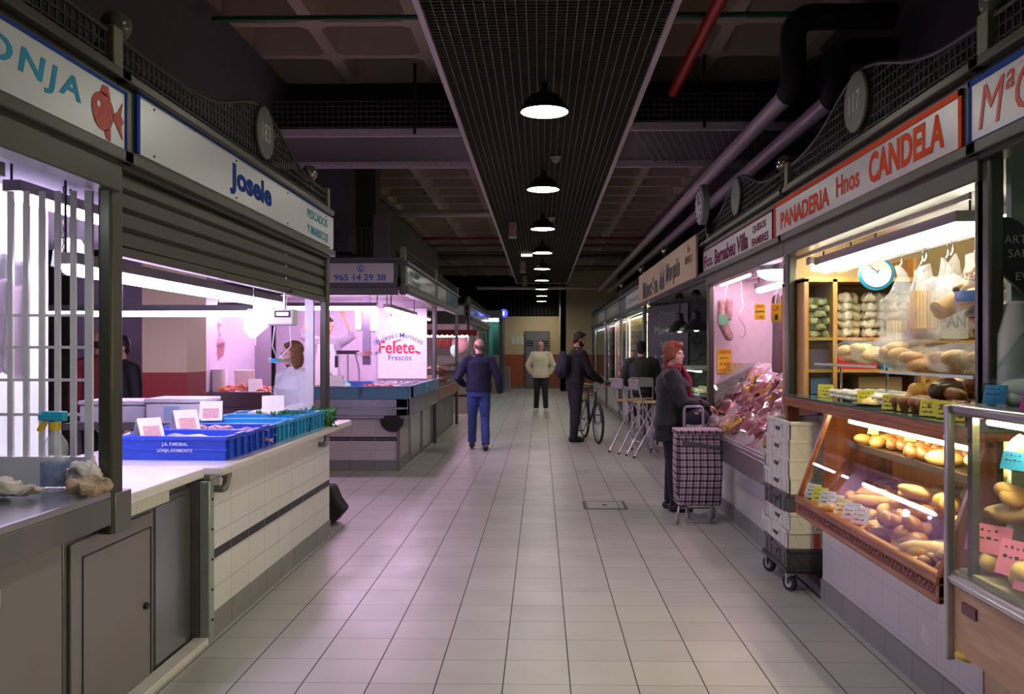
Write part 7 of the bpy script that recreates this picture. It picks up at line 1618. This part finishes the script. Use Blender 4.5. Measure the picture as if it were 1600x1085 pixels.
MB().box(tx0-.006,tx1+.006,ty0-.012,ty1+.006,.795,.84).build('lid', PLAID, t, bev=.012)
hx0, hx1 = Xat(1070,8.05), Xat(1099,8.05)
MB().tube([(hx0-.01,ty1+.02,.15),(hx0,ty1+.02,.98)]+[(hx0+.03-.03*math.cos(a), ty1+.02, 1.0+.03*math.sin(a)) for a in (.3,.8,1.3)]+[(hx1-.03+.03*math.sin(a), ty1+.02, 1.0+.03*math.cos(a)) for a in (.3,.8,1.3)]+[(hx1,ty1+.02,.98),(hx1+.02,ty1+.02,.15)], .013, 10).build('handle', mat('handle_grey', (.36,.33,.37), .35, .4), t, smooth=60)
MB().tube([(mx_-.12,ty0+.02,.10),(mx_-.10,ty0-.01,.02),(mx_+.14,ty0-.01,.02),(mx_+.15,ty0+.02,.10),(mx_+.15,ty0+.02,.16)], .007, 8).tube([(mx_-.13,ty1,.09),(mx_+.17,ty1,.09)], .007, 8).build('under_frame', ALU, t)
for i, (px, y) in enumerate(((1058,7.72),(1074,7.95),(1109,7.80),(1114,7.98))):
    x = Xat(px, y); w = MB().tube([(x+.0,y+.042*math.cos(a),.062+.042*math.sin(a)) for a in [k*2*PI/24 for k in range(24)]], .014, 8, close=True).build('wheel', mat('wheel_grey', (.20,.19,.20), .5), t)
    w.location = (0,0,0); w2 = MB().lathe([(.0,-.01),(.032,-.012),(.034,.0),(.032,.012),(.0,.01)], (x,y,.062), 20, (1,0,0)).build('hub', mat('hub_cream', (.45,.42,.40), .5), w); MB().tube([(x,y,.062),(x+.02,y+.03,.16)], .008, 6).build('fork', ALU, t)
t = thing('handbag', 'dark blue quilted handbag behind the trolley handle', 'handbag', (Xat(1090,8.1),8.12,.84)); hx = Xat(1090,8.15)
remesh(MB().ball((hx-.02,8.18,.93), (.14,.07,.085), 18, 12).box(hx-.13,hx+.09,8.12,8.23,.86,.93), 'bag_body', mat('handbag_navy', (.012,.012,.05), .35, bump=(50,.6)), t, .009, 3)
MB().tube([(hx-.12,8.18,.97),(hx-.06,8.18,1.08),(hx+.04,8.18,1.08),(hx+.08,8.18,.97)], .008, 8).build('handle', BLACK, t); MB().box(hx-.035,hx+.0,8.108,8.114,.955,.975).build('clasp', CHROME, t)
rag('plastic_bag', 'crumpled clear plastic bag between the trolley and the meat packs', (Xat(1120,8.3),8.3,.80), (.09,.09,.05), film_mat('grey_bag_film', (.6,.6,.65), .45, 16), 14)
S.cycles.use_denoising = True
S.cycles.max_bounces = 8; S.cycles.diffuse_bounces = 3; S.cycles.glossy_bounces = 4; S.cycles.transparent_max_bounces = 16
S.cycles.caustics_reflective = False; S.cycles.caustics_refractive = False
S.cycles.sample_clamp_indirect = 4
